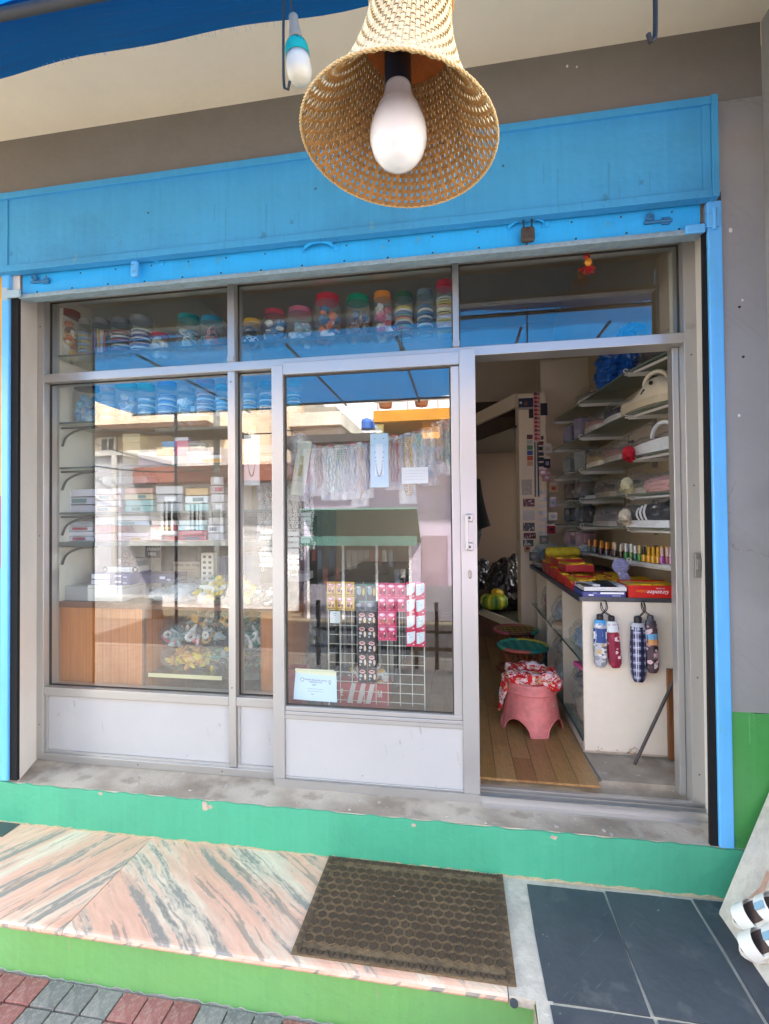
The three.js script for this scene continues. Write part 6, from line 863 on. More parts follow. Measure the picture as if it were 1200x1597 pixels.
  carton('small_box', 'white box with a pink print on the small-box shelf', [-1.535, 1.549, -1.457, 1.627], YC + 0.06, 0.06, -0.24, 0xd8688a, 0xe2dade, 0.2);
  carton('small_box', 'dark box right of the pink picture box on the small-box shelf', [-1.457, 1.554, -1.389, 1.603], YC + 0.05, 0.08, -0.26, 0x4a4250, 0x5a5260);
  carton('small_box', 'lilac flat boxes at the middle of the small-box shelf', [-1.458, 1.475, -1.324, 1.546], YC, 0.12, -0.26, 0xb0a0b4, 0xc4b8c8);
  carton('small_box', 'orange and white box at the right end of the small-box shelf', [-1.366, 1.48, -1.26, 1.522], YC + 0.005, 0.08, -0.24, 0xe2a03a, 0xe8e4da, 0.4);
  carton('small_box', 'cream box standing at the left of the small-box shelf', [-1.891, 1.487, -1.787, 1.669], YC, 0.08, -0.3, 0xc9bc98, 0xd6cba8);
  const mid = [['pale grey stack of packets, leftmost on the pastel-box shelf', 88, 118, 772, [0xc4bcc0, 0x8f8a90, 0xd0cacd, 0x3f3f46]], ['white and lilac stack of packets on the pastel-box shelf', 122, 166, 762, [0xd0ccd6, 0xc2c0d0, 0xdcd8de]], ['pink and white stack of packets, third on the pastel-box shelf', 168, 208, 762, [0xe0c2b8, 0xd8d0d0, 0xe4cac0, 0xcfc8cc]], ['green and peach stack of boxes in the middle of the pastel-box shelf', 212, 256, 762, [0x86c2bc, 0x9ac8c4, 0xd8c8a0, 0xdcae9a]], ['grey film-wrapped stack right of the green boxes on the pastel-box shelf', 260, 300, 760, [0xb8b8b8, 0xa8a8ac, 0xd0ccc8]], ['white and mint stack of boxes on the pastel-box shelf', 302, 338, 764, [0xa8d0cc, 0xe0e6e4, 0xc9a468]], ['brown-lined white stack at the right end of the pastel-box shelf', 340, 360, 748, [0xc8b8b4, 0xd8d0cc, 0xb8a8a4, 0xd4ccc8]]];
  const RX = [-2.333, 1.218, -1.242, 1.364], px2x = px => lerp(RX[0], RX[2], (px - 88) / 272), py2h = (py, y0) => y0;
  const H1 = [-2.333, 1.218, -1.242, 1.407], yOf = py => lerp(H1[3], H1[1], (py - 748) / 52);
  mid.forEach(([l, a, b, t, c]) => trays('packet_stack', l, [px2x(a), 0, px2x(b), yOf(t)], YD, -0.27, c));
  const film = thing('film_roll', 'clear film-wrapped bundle lying on the pastel boxes', 'bundle', [px2x(210), YD + 0.15, -0.26]); part('film', lump(0.34, 0.08, 0.16, 5, 0.25, 2.4, true, 8), clear, film); part('contents', [bx(0.28, 0.045, 0.1, 0, 0.03, 0, 0.01)], std(0x9a9c9c, 0.5), film);
  const H2 = [-2.332, 1.037, -1.242, 1.218], yO2 = py => lerp(H2[3], H2[1], (py - 800) / 50);
  const low = [['white flat packets at the left end of the white shelf', 112, 166, 812, [0xd4d6e0, 0xe6e6ea, 0xcfd0da, 0xb9c0cc]], ['pink-red packets left of the middle of the white shelf', 168, 200, 806, [0xd8a8a4, 0xb86a64, 0xd0ccd0]], ['pale pink box in the middle of the white shelf', 202, 250, 830, [0xdcc0c0, 0xe0ccd0]], ['blue-grey lid packets lying on the pale pink box', 200, 252, 818, []], ['red and white patterned packets on the white shelf', 254, 292, 812, [0xc05a5a, 0xd8ccc8, 0xb84a50, 0xd0c4c2]], ['mint rainbow box over red labels on the white shelf', 294, 336, 812, [0xb83a58, 0xb83a58, 0xa8d0d4, 0xc2d8dc]], ['clear box of white cards at the right end of the white shelf', 338, 362, 808, [0xbcb8ba, 0xd0ccce, 0xa8a4a8]]];
  low.forEach(([l, a, b, t, c]) => { if (c.length) trays('packet_stack', l, [px2x(a), 0, px2x(b), yO2(t)], YE, -0.26, c); });
  trays('packet_stack', low[3][0], [px2x(200), 0, px2x(252), YE + 0.14], YE + 0.085, -0.26, [0x8fb0c8, 0xcfd2d6]);
  for (let k = 0; k < 3; k++) trays('packet_stack', ['white card boxes on the second shelf behind the narrow pane', 'lilac card boxes on the pastel-box shelf behind the narrow pane', 'grey card boxes on the white shelf behind the narrow pane'][k], [-1.06, 0, -0.93, [YC + 0.1, YD + 0.15, YE + 0.13][k]], [YC, YD, YE][k], -0.27, [[0xb8a8a8, 0xcac2c4], [0xb0a8b8, 0xc9c4cc, 0x9a94a0], [0xa8a4a8, 0xc4bec4, 0xb09a9c]][k]);

  // window counter
  const TY = 0.738, C = thing('window_counter', 'brown-topped display counter with orange wood ends behind the big window', 'counter');
  const orange = new THREE.MeshStandardMaterial({ roughness: 0.45, map: scaled(dataTex(NS, NS, (x, y) => { const g = NX[x * NS + y], i = y * NS + x, st = (x % 46) < 2 ? 0.75 : 1; return mix3([0.66, 0.36, 0.12], [0.87, 0.56, 0.25], 0.6 * g + 0.4 * N1[i]).map(v => v * st); }), 0.55) });
  const brown = worn(0x7a4a34, 0.4, 0.5, 0.0006);
  part('top', [bb(-2.168, TY - 0.03, -0.62, -0.88, TY, -0.105, 0.003)], brown, C);
  part('end_panel', [bb(-2.165, -0.01, -0.6, -1.668, TY - 0.031, -0.12)], orange, C);
  part('end_panel', [bb(-1.005, -0.01, -0.6, -0.9, TY - 0.031, -0.12)], orange, C);
  part('panel_strip', [bb(-1.6675, -0.01, -0.13, -1.655, TY - 0.032, -0.119)], brown, C);
  part('back', [bb(-1.66, -0.01, -0.62, -1.006, TY - 0.031, -0.6)], worn(0x9a9284, 0.7, 0.6, 0.0005), C);
  part('inner_shelf', [bb(-1.655, 0.352, -0.598, -1.007, 0.36, -0.14)], shelfGlass, C);
  part('shelf_tape', [bb(-1.645, 0.345, -0.139, -1.225, 0.365, -0.135)], std(0xdcd4a0, 0.5), C);
  part('drawer_lines', [bb(-1.0, TY - 0.028, -0.1045, -0.9, TY - 0.026, -0.103), bb(-1.0, TY - 0.008, -0.1045, -0.9, TY - 0.006, -0.103)], std(0xb08a70, 0.5), C);
  // hair scrunchies in bags inside the counter
  const scr = (x, y, z, R, hex, s) => { const g = new THREE.TorusGeometry(R, R * 0.5, 12, 30), p = g.attributes.position; for (let i = 0; i < p.count; i++) { const a = Math.atan2(p.getY(i), p.getX(i)), k = 1 + 0.18 * Math.sin(a * 13 + s); p.setXYZ(i, p.getX(i) * k, p.getY(i) * k, p.getZ(i) * k); } g.computeVertexNormals(); const q = rng(s + 3); return tint(T(g, x, y, z, q() * 2 - 1, q() * 2 - 1, q()), hex); };
  const sBag = (lab, pos, w, h, d, s, cols, n) => { const g = thing('scrunchie_bag', lab, 'bag of scrunchies', pos); const q = rng(s * 7), L = []; for (let i = 0; i < n * 4; i++) { const c = cols[Math.floor(q() * cols.length)], a = q() * 6.28, rad = Math.sqrt(q()), px = Math.cos(a) * rad * w * 0.4, pz = Math.sin(a) * rad * d * 0.38, py = 0.012 + q() * Math.max(0.01, h * 0.74) * (1 - 0.45 * rad); if (i % 3 === 0) { L.push(scr(px, py, pz, 0.015 + q() * 0.007, c, i + s)); } else { const b = lump(0.022 + q() * 0.02, 0.014 + q() * 0.014, 0.05 + q() * 0.04, i + s, 0.45, 3, true, 2, false); L.push(tint(T(b, px, py, pz, q() * 3, q() * 3, q() * 3), c)); } } part('scrunchies', L, glossPainted, g); part('clear_bag', lump(w, h, d, s, 0.26, 3.0, true, 14), bagFilm, g); return g; };
  const YL = 0xf2d83c, DG = 0x2f8468, GR = 0xa4b0aa, BK = 0x3a4440, OC = 0xd8ae5c, PK = 0xe07a84, IV = 0xf0f0e8;
  sBag('bag of yellow and orange scrunchies at the lower left inside the window counter', [-1.5, 0.361, -0.3], 0.3, 0.14, 0.26, 3, [YL, 0xd89a3a, YL, OC], 16);
  sBag('bag of dark green scrunchies right of the yellow ones inside the window counter', [-1.22, 0.361, -0.3], 0.34, 0.15, 0.28, 5, [DG, DG, BK, GR, YL], 18);
  sBag('bag with a pink scrunchie at the left of the second layer inside the window counter', [-1.53, 0.49, -0.3], 0.26, 0.11, 0.24, 7, [PK, GR, IV, GR], 12);
  sBag('grey bag of black and white scrunchies in the middle layer inside the window counter', [-1.3, 0.5, -0.32], 0.3, 0.13, 0.26, 9, [BK, IV, GR, BK, OC], 16);
  sBag('bag of teal scrunchies at the right of the middle layer inside the window counter', [-1.1, 0.48, -0.3], 0.22, 0.15, 0.26, 11, [DG, 0x2f6a5a, GR, IV], 14);
  sBag('puffed clear bag sticking up at the top of the pile inside the window counter', [-1.44, 0.57, -0.34], 0.22, 0.11, 0.2, 13, [IV, OC, GR], 6);
  sBag('bag of ochre and green scrunchies on top of the pile inside the window counter', [-1.2, 0.585, -0.32], 0.3, 0.1, 0.24, 15, [OC, DG, 0xa8834a, 0x2f6a5a], 14);
  sBag('dark bag of loose items under the glass shelf of the window counter', [-1.25, -0.008, -0.32], 0.5, 0.2, 0.3, 17, [BK, GR, 0x3a3a3e, IV], 12);
  const t1 = scr(0, 0, 0, 0.05, YL, 5);
  // goods on the counter top
  const topY = TY + 0.0006, zc = -0.24;
  const wb = thing('white_carton', 'plain white carton on the window counter, under the white and navy books', 'box', [[-2.015, 0.739, -1.789, 0.827][0] + 0.105, topY, zc], 0.03); part('carton', [bx(0.205, 0.088, 0.2, 0, 0.044, 0, 0.003)], std(0xe2e0da, 0.6), wb); part('lid_line', [bx(0.207, 0.003, 0.202, 0, 0.07, 0)], std(0xb9b6b0, 0.7), wb);
  const bk = (lab, x, y, z, w, h, d, hex, page, sp) => { const g = thing('boxed_set', lab, 'box', [x, y, z], 0.03); part('cover', [bx(w, h, d, 0, h / 2, 0, 0.002)], flat(hex, 0.45), g); if (page) part('label', [bx(w * 0.46, h * 0.8, 0.002, -w * 0.25, h / 2, d / 2 + 0.0005)], flat(page, 0.5), g); part('small_print', [bx(w * 0.16, h * 0.3, 0.002, w * 0.2, h * 0.6, d / 2 + 0.0005), bx(w * 0.1, h * 0.16, 0.002, w * 0.38, h * 0.4, d / 2 + 0.0005)], std(0xc8cce0, 0.5), g); };
  const bxX = [-1.995, 0.835, -1.715, 0.881];
  bk('lower white and navy box of the stack on the white carton', bxX[0] + 0.115, topY + 0.0885, zc, 0.23, 0.03, 0.19, 0x3c3f74, 0xe2e2e6);
  bk('upper white and navy box of the stack on the white carton', bxX[0] + 0.115, topY + 0.119, zc, 0.23, 0.032, 0.19, 0x444a80, 0xe6e6ea);
  bk('navy box lying right of the stacked white and navy boxes', bxX[0] + 0.33, topY + 0.09, zc - 0.06, 0.2, 0.05, 0.15, 0x2c315c, null);
  const hb = thing('handled_tray', 'white tray with round handle holes on top of the white and navy boxes', 'tray', [bxX[0] + 0.14, topY + 0.1515, zc - 0.01], 0.03); part('tray', [bx(0.18, 0.03, 0.12, 0, 0.015, 0, 0.004)], std(0xdedcd6, 0.5), hb); part('handle_ring', [T(tor(0.013, 0.004, -0.09, 0.016, 0.06)), T(tor(0.013, 0.004, 0.09, 0.016, 0.06))], std(0x2a2624, 0.5), hb); part('white_label', [bx(0.07, 0.02, 0.002, 0.02, 0.016, 0.061)], std(0xf0efec, 0.5), hb);
  const kn = thing('knotted_bag', 'small brown knotted bag on the white handled tray', 'bag', [bxX[0] + 0.145, topY + 0.182, zc - 0.01]); part('bag', [lump(0.075, 0.05, 0.06, 4, 0.25, 2, true, 6), T(lump(0.03, 0.05, 0.025, 8, 0.5, 2, true, 4), -0.004, 0.04, 0, 0, 0, 0.3)], std(0x8a7668, 0.6), kn);
  const cl = thing('clear_box', 'clear plastic box of white pieces at the left end of the window counter', 'box', [-2.07, topY, -0.22]); part('box', [bx(0.16, 0.08, 0.16, 0, 0.04, 0, 0.006)], milky, cl); part('contents', [lump(0.13, 0.06, 0.13, 3, 0.35, 2.5, true, 6)], std(0x9a9296, 0.6), cl);
  const cb = thing('stacked_clear_box', 'pale translucent tub standing behind the white carton on the window counter', 'tub', [-1.95, topY, -0.42]); part('tub', [cyl(0.07, 0.085, 0.2, 0, 0.1, 0, 24)], milky, cb); part('lid', [cyl(0.09, 0.09, 0.014, 0, 0.207, 0, 24)], std(0xcfcac4, 0.5), cb);
  const pb = (lab, x, w, h, s, hex) => { const g = thing('polythene_packet', lab, 'packet', [x, topY, -0.25]); part('contents', [lump(w * 0.85, h * 0.75, 0.16, s, 0.2, 2, true, 6)], std(hex, 0.55), g); part('clear_bag', lump(w, h, 0.2, s + 5, 0.28, 2.6, true, 10), clear, g); };
  pb('packet of white lace in clear film, right of the white carton on the window counter', -1.6, 0.24, 0.085, 21, 0xd8d8da); pb('upper packet of white lace against the navy box on the window counter', -1.5, 0.22, 0.12, 25, 0xcfd0d6);
  sBag('clear bag of white and yellow scrunchies on the window counter, left of the yellow scrunchie', [-1.31, topY, -0.24], 0.22, 0.14, 0.2, 27, [IV, YL, DG, IV, YL], 14);
  const ys = thing('yellow_scrunchie', 'large pleated yellow scrunchie standing on the window counter', 'scrunchie', [-1.165, topY + 0.085, -0.24], 0.3); part('scrunchie', [scr(0, 0, 0, 0.05, YL, 3)], painted, ys);
  sBag('bag of yellow and white scrunchies at the mullion end of the window counter', [-1.12, topY, -0.2], 0.16, 0.1, 0.16, 29, [YL, IV, 0x8a4a30], 9);
  sBag('dark green leafy bag on the counter behind the narrow pane', [-0.98, topY, -0.2], 0.18, 0.1, 0.16, 33, [0x2a4a32, 0x3f6a48, 0x22382a, IV], 14);
  // signs and boxes in the gap
  const sg = thing('small_sign', 'small black lettered sign on a thin stick behind the navy box', 'sign', [-1.767, 0.731, -1.759, 0.734].slice(0, 2).concat([-0.35])); { const q = [-1.808, 0.958, -1.71, 1.032]; part('stick', [rod([0, 0, 0], [0, q[1] - [-1.767, 0.731, -1.759, 0.734][1] + 0.01, 0], 0.004, 6)], std(0xb8b4ac, 0.5), sg); const w = q[2] - q[0], h = q[3] - q[1]; part('plate', sheetUV(w, h, 0, (q[1] + q[3]) / 2 - [-1.767, 0.731, -1.759, 0.734][1], 0.004), printed(128, 96, (c) => { c.fillStyle = '#1d222e'; c.fillRect(0, 0, 128, 96); c.fillStyle = '#e6e6ea'; c.font = 'italic bold 34px serif'; c.fillText('thistle', 14, 40); c.font = 'bold 30px sans-serif'; c.fillText('FREE', 26, 78); }), sg); }
  const cs = thing('cream_board', 'cream lettered board standing behind the scrunchie bags', 'sign', [0, 0, -0.45]); { const q = [-1.702, 0.805, -1.532, 0.927]; const m = part('board', sheetUV(q[2] - q[0], q[3] - q[1], 0, 0, 0), printed(256, 160, (c) => { c.fillStyle = '#c9bfae'; c.fillRect(0, 0, 256, 160); c.fillStyle = '#3a3430'; c.font = 'bold 26px monospace'; c.fillText('handle new thing', 4, 34, 248); c.fillStyle = '#a89c88'; c.fillRect(16, 60, 200, 4); c.fillRect(16, 84, 180, 4); }), cs); m.position.set((q[0] + q[2]) / 2, (q[1] + q[3]) / 2, 0); }
  const lc = thing('earring_card_tower', 'tall white card tower with rows of dark square holes on the window counter', 'card tower', [0, 0, -0.3]); { const q = [-1.424, 0.835, -1.35, 0.992], L = []; part('card', [bb(q[0], q[1] - 0.06, -0.02, q[2], q[3], 0.02, 0.003)], std(0xd8d4ca, 0.6), lc); for (let i = 0; i < 5; i++) for (let j = 0; j < 2; j++) L.push(bx(0.016, 0.014, 0.004, lerp(q[0], q[2], 0.28 + 0.44 * j), lerp(q[3], q[1], 0.14 + i * 0.19), 0.0205)); part('hole_insert', L, std(0x3c3a38, 0.6), lc); }
  for (const [q, l, z] of [[[-1.382, 0.826, -1.318, 0.963], 'blue folder box right of the white card tower', -0.4], [[-1.231, 0.817, -1.153, 0.985], 'blue folder box behind the narrow pane', -0.4]]) { const g = thing('folder_box', l, 'box', [(q[0] + q[2]) / 2, q[1] - 0.04, z]); part('box', [bx(q[2] - q[0], q[3] - q[1] + 0.04, 0.1, 0, (q[3] - q[1] + 0.04) / 2, 0, 0.004)], std(0x35558c, 0.5), g); part('spine_line', [bx((q[2] - q[0]) * 0.9, 0.004, 0.002, 0, (q[3] - q[1]) * 0.5, 0.051)], std(0x274270, 0.5), g); }
  const gb = thing('grey_cabinet', 'grey glazed cabinet deep behind the window counter', 'cabinet'); part('carcass', [bb(-2.3, 0.0, -1.6, -1.0, 1.25, -1.2)], worn(0x7f7b76, 0.6, 0.8, 0.0005), gb); for (let i = 0; i < 4; i++) part('glass_door', [bb(-2.28 + i * 0.32, 0.55, -1.199, -2.0 + i * 0.32, 1.2, -1.19)], flat(0x3f3c38, 0.2), gb);

  // hanging necklaces and cards behind the narrow pane and sliding door
  const cardOn = (n, lab, q, z, hex, f, cat = 'necklace card') => { const g = thing(n, lab, cat, [(q[0] + q[2]) / 2, (q[1] + q[3]) / 2, z]); part('card', [bx(q[2] - q[0], q[3] - q[1], 0.003)], flat(hex, 0.6), g); if (f) f(g, q[2] - q[0], q[3] - q[1]); return g; };
  const vneck = (hex, w0, dep, cx = 0) => (g, w, h) => { const P = []; for (let i = 0; i <= 14; i++) { const t = i / 14 * 2 - 1; P.push([cx + t * w * w0, h * 0.4 - dep * h * Math.sqrt(1 - t * t), 0.004]); } const b = []; for (let i = 0; i <= 30; i++) { const t = i / 30 * 2 - 1; b.push(new THREE.SphereGeometry(0.0035, 6, 4).translate(cx + t * w * w0, h * 0.4 - dep * h * Math.sqrt(1 - t * t), 0.004)); } part('necklace', b, flat(hex, 0.3), g); part('hook_tab', [bx(w * 0.5, w * 0.5, 0.004, 0, h / 2 + w * 0.25, -0.002, 0.002).rotateZ(0)], flat(0xd8c070, 0.3), g); part('hook', [T(tor(w * 0.14, 0.003, 0, h / 2 + w * 0.1, 0.003))], std(0xe8e4d8, 0.3), g); };
  cardOn('necklace_card', 'white necklace card on a yellow hook behind the narrow pane', [-1.066, 1.346, -0.984, 1.599], -0.07, 0xe6e4e0, vneck(0xa8a49c, 0.3, 0.72));
  cardOn('necklace_card', 'pale blue necklace card on a hook in the sliding door glass', [-0.417, 1.322, -0.331, 1.578], -0.05, 0xbdd6ec, (g, w, h) => { part('bust', [prism([[-w * 0.26, -h * 0.28], [w * 0.26, -h * 0.28], [w * 0.2, h * 0.3], [-w * 0.2, h * 0.3]], 0.002).translate(0, 0, 0.0016)], flat(0xdfe8f2, 0.5), g); vneck(0x8f98a4, 0.24, 0.7)(g, w, h); });
  cardOn('price_card', 'white paper card with faint lines hung in the sliding door glass', [-0.268, 1.336, -0.144, 1.412], -0.05, 0xdfdedf, (g, w, h) => { part('faint_line', [0, 1, 2, 3].map(i => bx(w * 0.8, 0.0012, 0.001, 0, h * (0.3 - i * 0.18), 0.002)), flat(0xb4b4ba, 0.6), g); }, 'card');
  { const ln = thing('hanging_line', 'thin string carrying the bagged necklaces across the sliding door glass', 'string'); part('string', [tube([[-0.857, 1.631, -0.1], [-0.678, 1.554, -0.1], [-0.484, 1.537, -0.1], [-0.294, 1.553, -0.1], [-0.048, 1.638, -0.1]], 0.002, 40, 5)], std(0x8a7a72, 0.8), ln); }
  const sleeveFilm = new THREE.MeshPhysicalMaterial({ color: 0xfafafa, transmission: 0.86, thickness: 0, roughness: 0.22, ior: 1.75 });
  const nk = [[462, 672, 468, 775, 0xd9d6cf, 'white'], [480, 690, 486, 760, 0xe07a78, 'pink'], [497, 694, 503, 768, 0xb89888, 'tan'], [516, 694, 522, 775, 0xd8f0e6, 'pale green'], [531, 694, 536, 775, 0x2f8a5a, 'green'], [541, 694, 546, 774, 0x1c4a36, 'dark green'], [551, 692, 556, 774, 0x8a8a88, 'grey'], [562, 692, 567, 785, 0xe09a1c, 'amber'], [572, 692, 577, 772, 0x2a4a80, 'slate blue'], [616, 682, 622, 760, 0xb8585a, 'rose brown'], [636, 680, 643, 782, 0xdcae3a, 'gold'], [652, 676, 658, 752, 0x7ac0b4, 'sea green'], [668, 672, 674, 755, 0x86c4d8, 'pale teal'], [684, 664, 690, 735, 0xb89a94, 'dusty pink'], [698, 658, 703, 740, 0xa8b0ac, 'grey green']];
  const NX0 = [-0.856, 1.202, -0.038, 1.673], nx = px => lerp(NX0[0], NX0[2], (px - 448) / 256), ny = py => lerp(NX0[3], NX0[1], (py - 650) / 150);
  nk.forEach(([a, t, b, bt, hex, cn], i) => { const x = nx((a + b) / 2), y0 = ny(t), y1 = ny(bt), H = y0 - y1, g = thing('bagged_necklace', cn + ' bead necklace in a clear sleeve hanging in the sliding door glass', 'necklace', [x, y0, -0.11], (r() - 0.5) * 0.7); const L = [], k = Math.round(H / 0.012); const c2 = new THREE.Color(hex).multiplyScalar(0.7).getHex(); for (let s = -1; s <= 1; s++) for (let j = 0; j < k; j++) { const yy = -0.02 - j * (H - 0.04) / k; L.push(tint(new THREE.SphereGeometry(0.0058, 6, 4).translate(s * (0.009 + 0.009 * Math.sin(Math.PI * j / k)) + 0.003 * Math.sin(j), yy, s * 0.003), (j + s) % 3 ? hex : c2)); } part('beads', L, glossPainted, g);
    const bag = quad([-0.038, 0, 0.012], [0.038, 0, 0.012], [0.043, -H - 0.015, 0.014], [-0.043, -H - 0.015, 0.014], 10, 18, (p, u, v) => { p.z += 0.014 * PN.noise(u * 5 + i, v * 7, i * 2.1) + 0.006 * Math.sin(u * 11 + i); p.x += 0.004 * Math.sin(v * 9 + i); }), bag2 = bag.clone().translate(0, 0, -0.024); part('clear_sleeve', [bag, bag2], sleeveFilm, g); part('clip', [bx(0.03, 0.012, 0.012, 0, 0.002, 0, 0.003)], flat([0xb84a52, 0xd8d4cc, 0x8a4a40][i % 3], 0.5), g); });
  // clustered chains on the left of the sliding door and narrow pane
  const chains = (lab, x0, x1, y0, y1, z, s) => { const g = thing('chain_bundle', lab, 'chains', [0, 0, z]); const q = rng(s), L = [], S = []; const n = 9; for (let i = 0; i < n; i++) { const x = lerp(x0, x1, (i + 0.5) / n), len = (y0 - y1) * (0.75 + 0.25 * q()), cc = [0xd8d6cc, 0xb9b4a8, 0xc9c8c4, 0x8a867c][i % 4]; const k = Math.round(len / 0.02); for (let j = 0; j < k; j++) L.push(tint(T(tor(0.0075, 0.0028, 0, 0, 0, 0, j % 2 ? 0 : 1.4, 5, 9), x + 0.006 * Math.sin(j * 0.7 + i), y0 - j * 0.02, (q() - 0.5) * 0.03), cc)); } part('chain', L, glossPainted, g); for (let j = 0; j < 7; j++) S.push(bx((x1 - x0) * 0.8, 0.02, 0.004, (x0 + x1) / 2 + (q() - 0.5) * 0.01, lerp(y0, y1, 0.5 + j * 0.06), 0.02, 0.001)); part('paper_header', S, std(0xd9dad4, 0.6), g); };
  { const a = [-0.869, 0.865, -0.794, 1.337], b = [-1.014, 0.88, -0.934, 1.339], c = [-0.808, 1.009, -0.746, 1.388]; chains('bundle of white chains with paper headers at the left edge of the sliding door glass', a[0], a[2], a[3], a[1], -0.14, 3); chains('bundle of white chains hanging behind the narrow pane', b[0], b[2], b[3], b[1], -0.14, 5); chains('bundle of grey chains right of the white chains in the sliding door glass', c[0], c[2], c[3], c[1], -0.18, 7); }
  { const q = [-0.765, 1.299, -0.719, 1.553]; const g = thing('paper_sleeve', 'cream paper sleeve hung slanting at the left of the sliding door glass', 'packet', [(q[0] + q[2]) / 2 - 0.03, (q[1] + q[3]) / 2, -0.08]); part('sleeve', [bx(0.07, 0.27, 0.004).rotateZ(-0.16)], std(0xd9d2bf, 0.6), g); part('gold_print', [bx(0.02, 0.1, 0.001).rotateZ(-0.16).translate(0, 0.01, 0.003)], std(0xb8a468, 0.5), g); part('film', [quad([-0.06, 0.14, 0.01], [0.05, 0.16, 0.01], [0.03, -0.17, 0.012], [-0.08, -0.16, 0.012], 6, 10, (p, u, v) => { p.z += 0.01 * Math.sin(u * 7 + v * 5); })], clear, g); }

  // wire grid with sachets, notice, red carton
  const GZ = -0.1, gq = [-0.643, 0.277, -0.174, 0.866], grid = thing('wire_grid', 'white wire grid panel standing behind the sliding door glass', 'wire rack');
  { const rows = 13, cols = 9, w = std(0xd8d4c4, 0.4); for (let i = 0; i < cols; i++) part('wire', [rod([lerp(gq[0], gq[2], i / (cols - 1)), gq[1], GZ], [lerp(gq[0], gq[2], i / (cols - 1)), gq[3], GZ], i % 8 ? 0.0018 : 0.003, 6)], w, grid); for (let j = 0; j < rows; j++) part('wire', [rod([gq[0], lerp(gq[1], gq[3], (j + 0.3) / rows), GZ - 0.003], [gq[2], lerp(gq[1], gq[3], (j + 0.3) / rows), GZ - 0.003], 0.0018, 6)], w, grid); part('foot', [rod([gq[0], gq[1], GZ], [gq[0], -0.005, GZ - 0.02], 0.003, 6), rod([gq[2], gq[1], GZ], [gq[2], -0.005, GZ - 0.02], 0.003, 6)], w, grid); }
  const face = (bg, band, f) => printed(128, 160, (c, w, h) => { c.fillStyle = bg; c.fillRect(0, 0, w, h); f(c, w, h); c.strokeStyle = band; c.lineWidth = 6; c.strokeRect(3, 3, w - 6, h - 6); }, 0.35);
  const blob = (c, x, y, a, b, s, rot = 0) => { c.fillStyle = s; c.beginPath(); c.ellipse(x, y, a, b, rot, 0, 7); c.fill(); };
  const gold = face('#d9b25c', '#b08a3a', (c, w, h) => { blob(c, 62, 36, 44, 22, '#d48a98'); blob(c, 52, 30, 24, 8, '#f2dcd8'); blob(c, 44, 92, 20, 26, '#6a3f4a'); blob(c, 88, 100, 14, 34, '#8a5a50'); blob(c, 84, 78, 12, 14, '#e8c9ac'); blob(c, 44, 84, 14, 12, '#c98f94'); c.fillStyle = '#8a6a2a'; c.fillRect(10, 136, 108, 10); });
  const pink = face('#d12a62', '#e2708f', (c, w, h) => { blob(c, 60, 34, 46, 20, '#f0a6c0'); blob(c, 56, 34, 30, 8, '#fbe6ee'); blob(c, 46, 104, 18, 28, '#9a163e'); blob(c, 96, 96, 16, 32, '#4a1526'); blob(c, 92, 78, 10, 14, '#f2cfc0'); c.fillStyle = '#f7d5df'; c.fillRect(24, 128, 16, 10); });
  const blackP = face('#2a2028', '#3a3038', (c, w, h) => { blob(c, 60, 36, 42, 22, '#d9a9a6'); blob(c, 58, 32, 28, 8, '#7a4a50'); blob(c, 40, 84, 22, 18, '#cfcbd0'); blob(c, 48, 118, 16, 22, '#15121a'); blob(c, 98, 92, 16, 34, '#e2cbb2'); blob(c, 30, 122, 12, 12, '#b8bcc8'); });
  const whiteS = printed(128, 160, (c, w, h) => { c.fillStyle = '#d9305a'; c.fillRect(0, 0, w, h); c.fillStyle = '#dfeaf0'; c.beginPath(); c.moveTo(8, 22); c.lineTo(120, 6); c.lineTo(116, 92); c.quadraticCurveTo(84, 126, 8, 134); c.fill(); c.fillStyle = '#5f8fb8'; c.fillRect(28, 38, 20, 6); c.fillStyle = '#a8c2d2'; c.fillRect(44, 56, 48, 3); c.fillRect(40, 66, 44, 3); c.fillStyle = '#f0d9e0'; c.fillRect(84, 132, 24, 12); }, 0.35);
  const darkT = face('#2f3f40', '#3fa08a', (c, w, h) => { blob(c, 46, 60, 30, 40, '#7f9a9c'); blob(c, 98, 70, 14, 38, '#c9a83a'); c.fillStyle = '#cfd6d6'; c.fillRect(16, 22, 30, 10); });
  const silver = face('#6f7478', '#8a8f92', (c, w, h) => { blob(c, 50, 60, 30, 30, '#aab2b6'); blob(c, 90, 110, 20, 30, '#4a5054'); });
  const sach = (lab, q, nc, nr, mat, z, skip) => { const g = thing('sachet_strip', lab, 'sachets', [q[0], q[3], z]), w = (q[2] - q[0]) / nc, h = (q[3] - q[1]) / nr; const bend = q2 => (p, u, v) => { p.z += 0.006 * Math.sin(Math.PI * u) * Math.sin(Math.PI * v) + 0.002 * Math.sin(u * 12 + q2); }; for (let i = 0; i < nc; i++) for (let j = 0; j < nr; j++) { if (skip && skip(i, j)) continue; const gq2 = quad([0, -h, 0], [w * 0.985, -h, 0], [w * 0.985, 0, 0], [0, 0, 0], 5, 5, bend(i + j * 3)); const m = part('sachet', gq2, mat, g); m.position.set(i * w, -j * h, (r() - 0.5) * 0.004); m.rotation.x = (r() - 0.5) * 0.06; } return g; };
  sach('gold sachet sheet, three by two, at the left of the wire grid', [-0.648, 0.728, -0.507, 0.868], 3, 2, gold, -0.088);
  sach('two dark teal-edged sachets between the gold and magenta sheets on the wire grid', [-0.503, 0.774, -0.399, 0.857], 2, 1, darkT, -0.09);
  sach('silver sachets between the gold and pink sheets, above the black strip', [-0.51, 0.728, -0.4, 0.774], 2, 1, silver, -0.0905);
  sach('long black and pink sachet strip hanging in the middle of the wire grid', [-0.493, 0.386, -0.401, 0.725], 2, 5, blackP, -0.086);
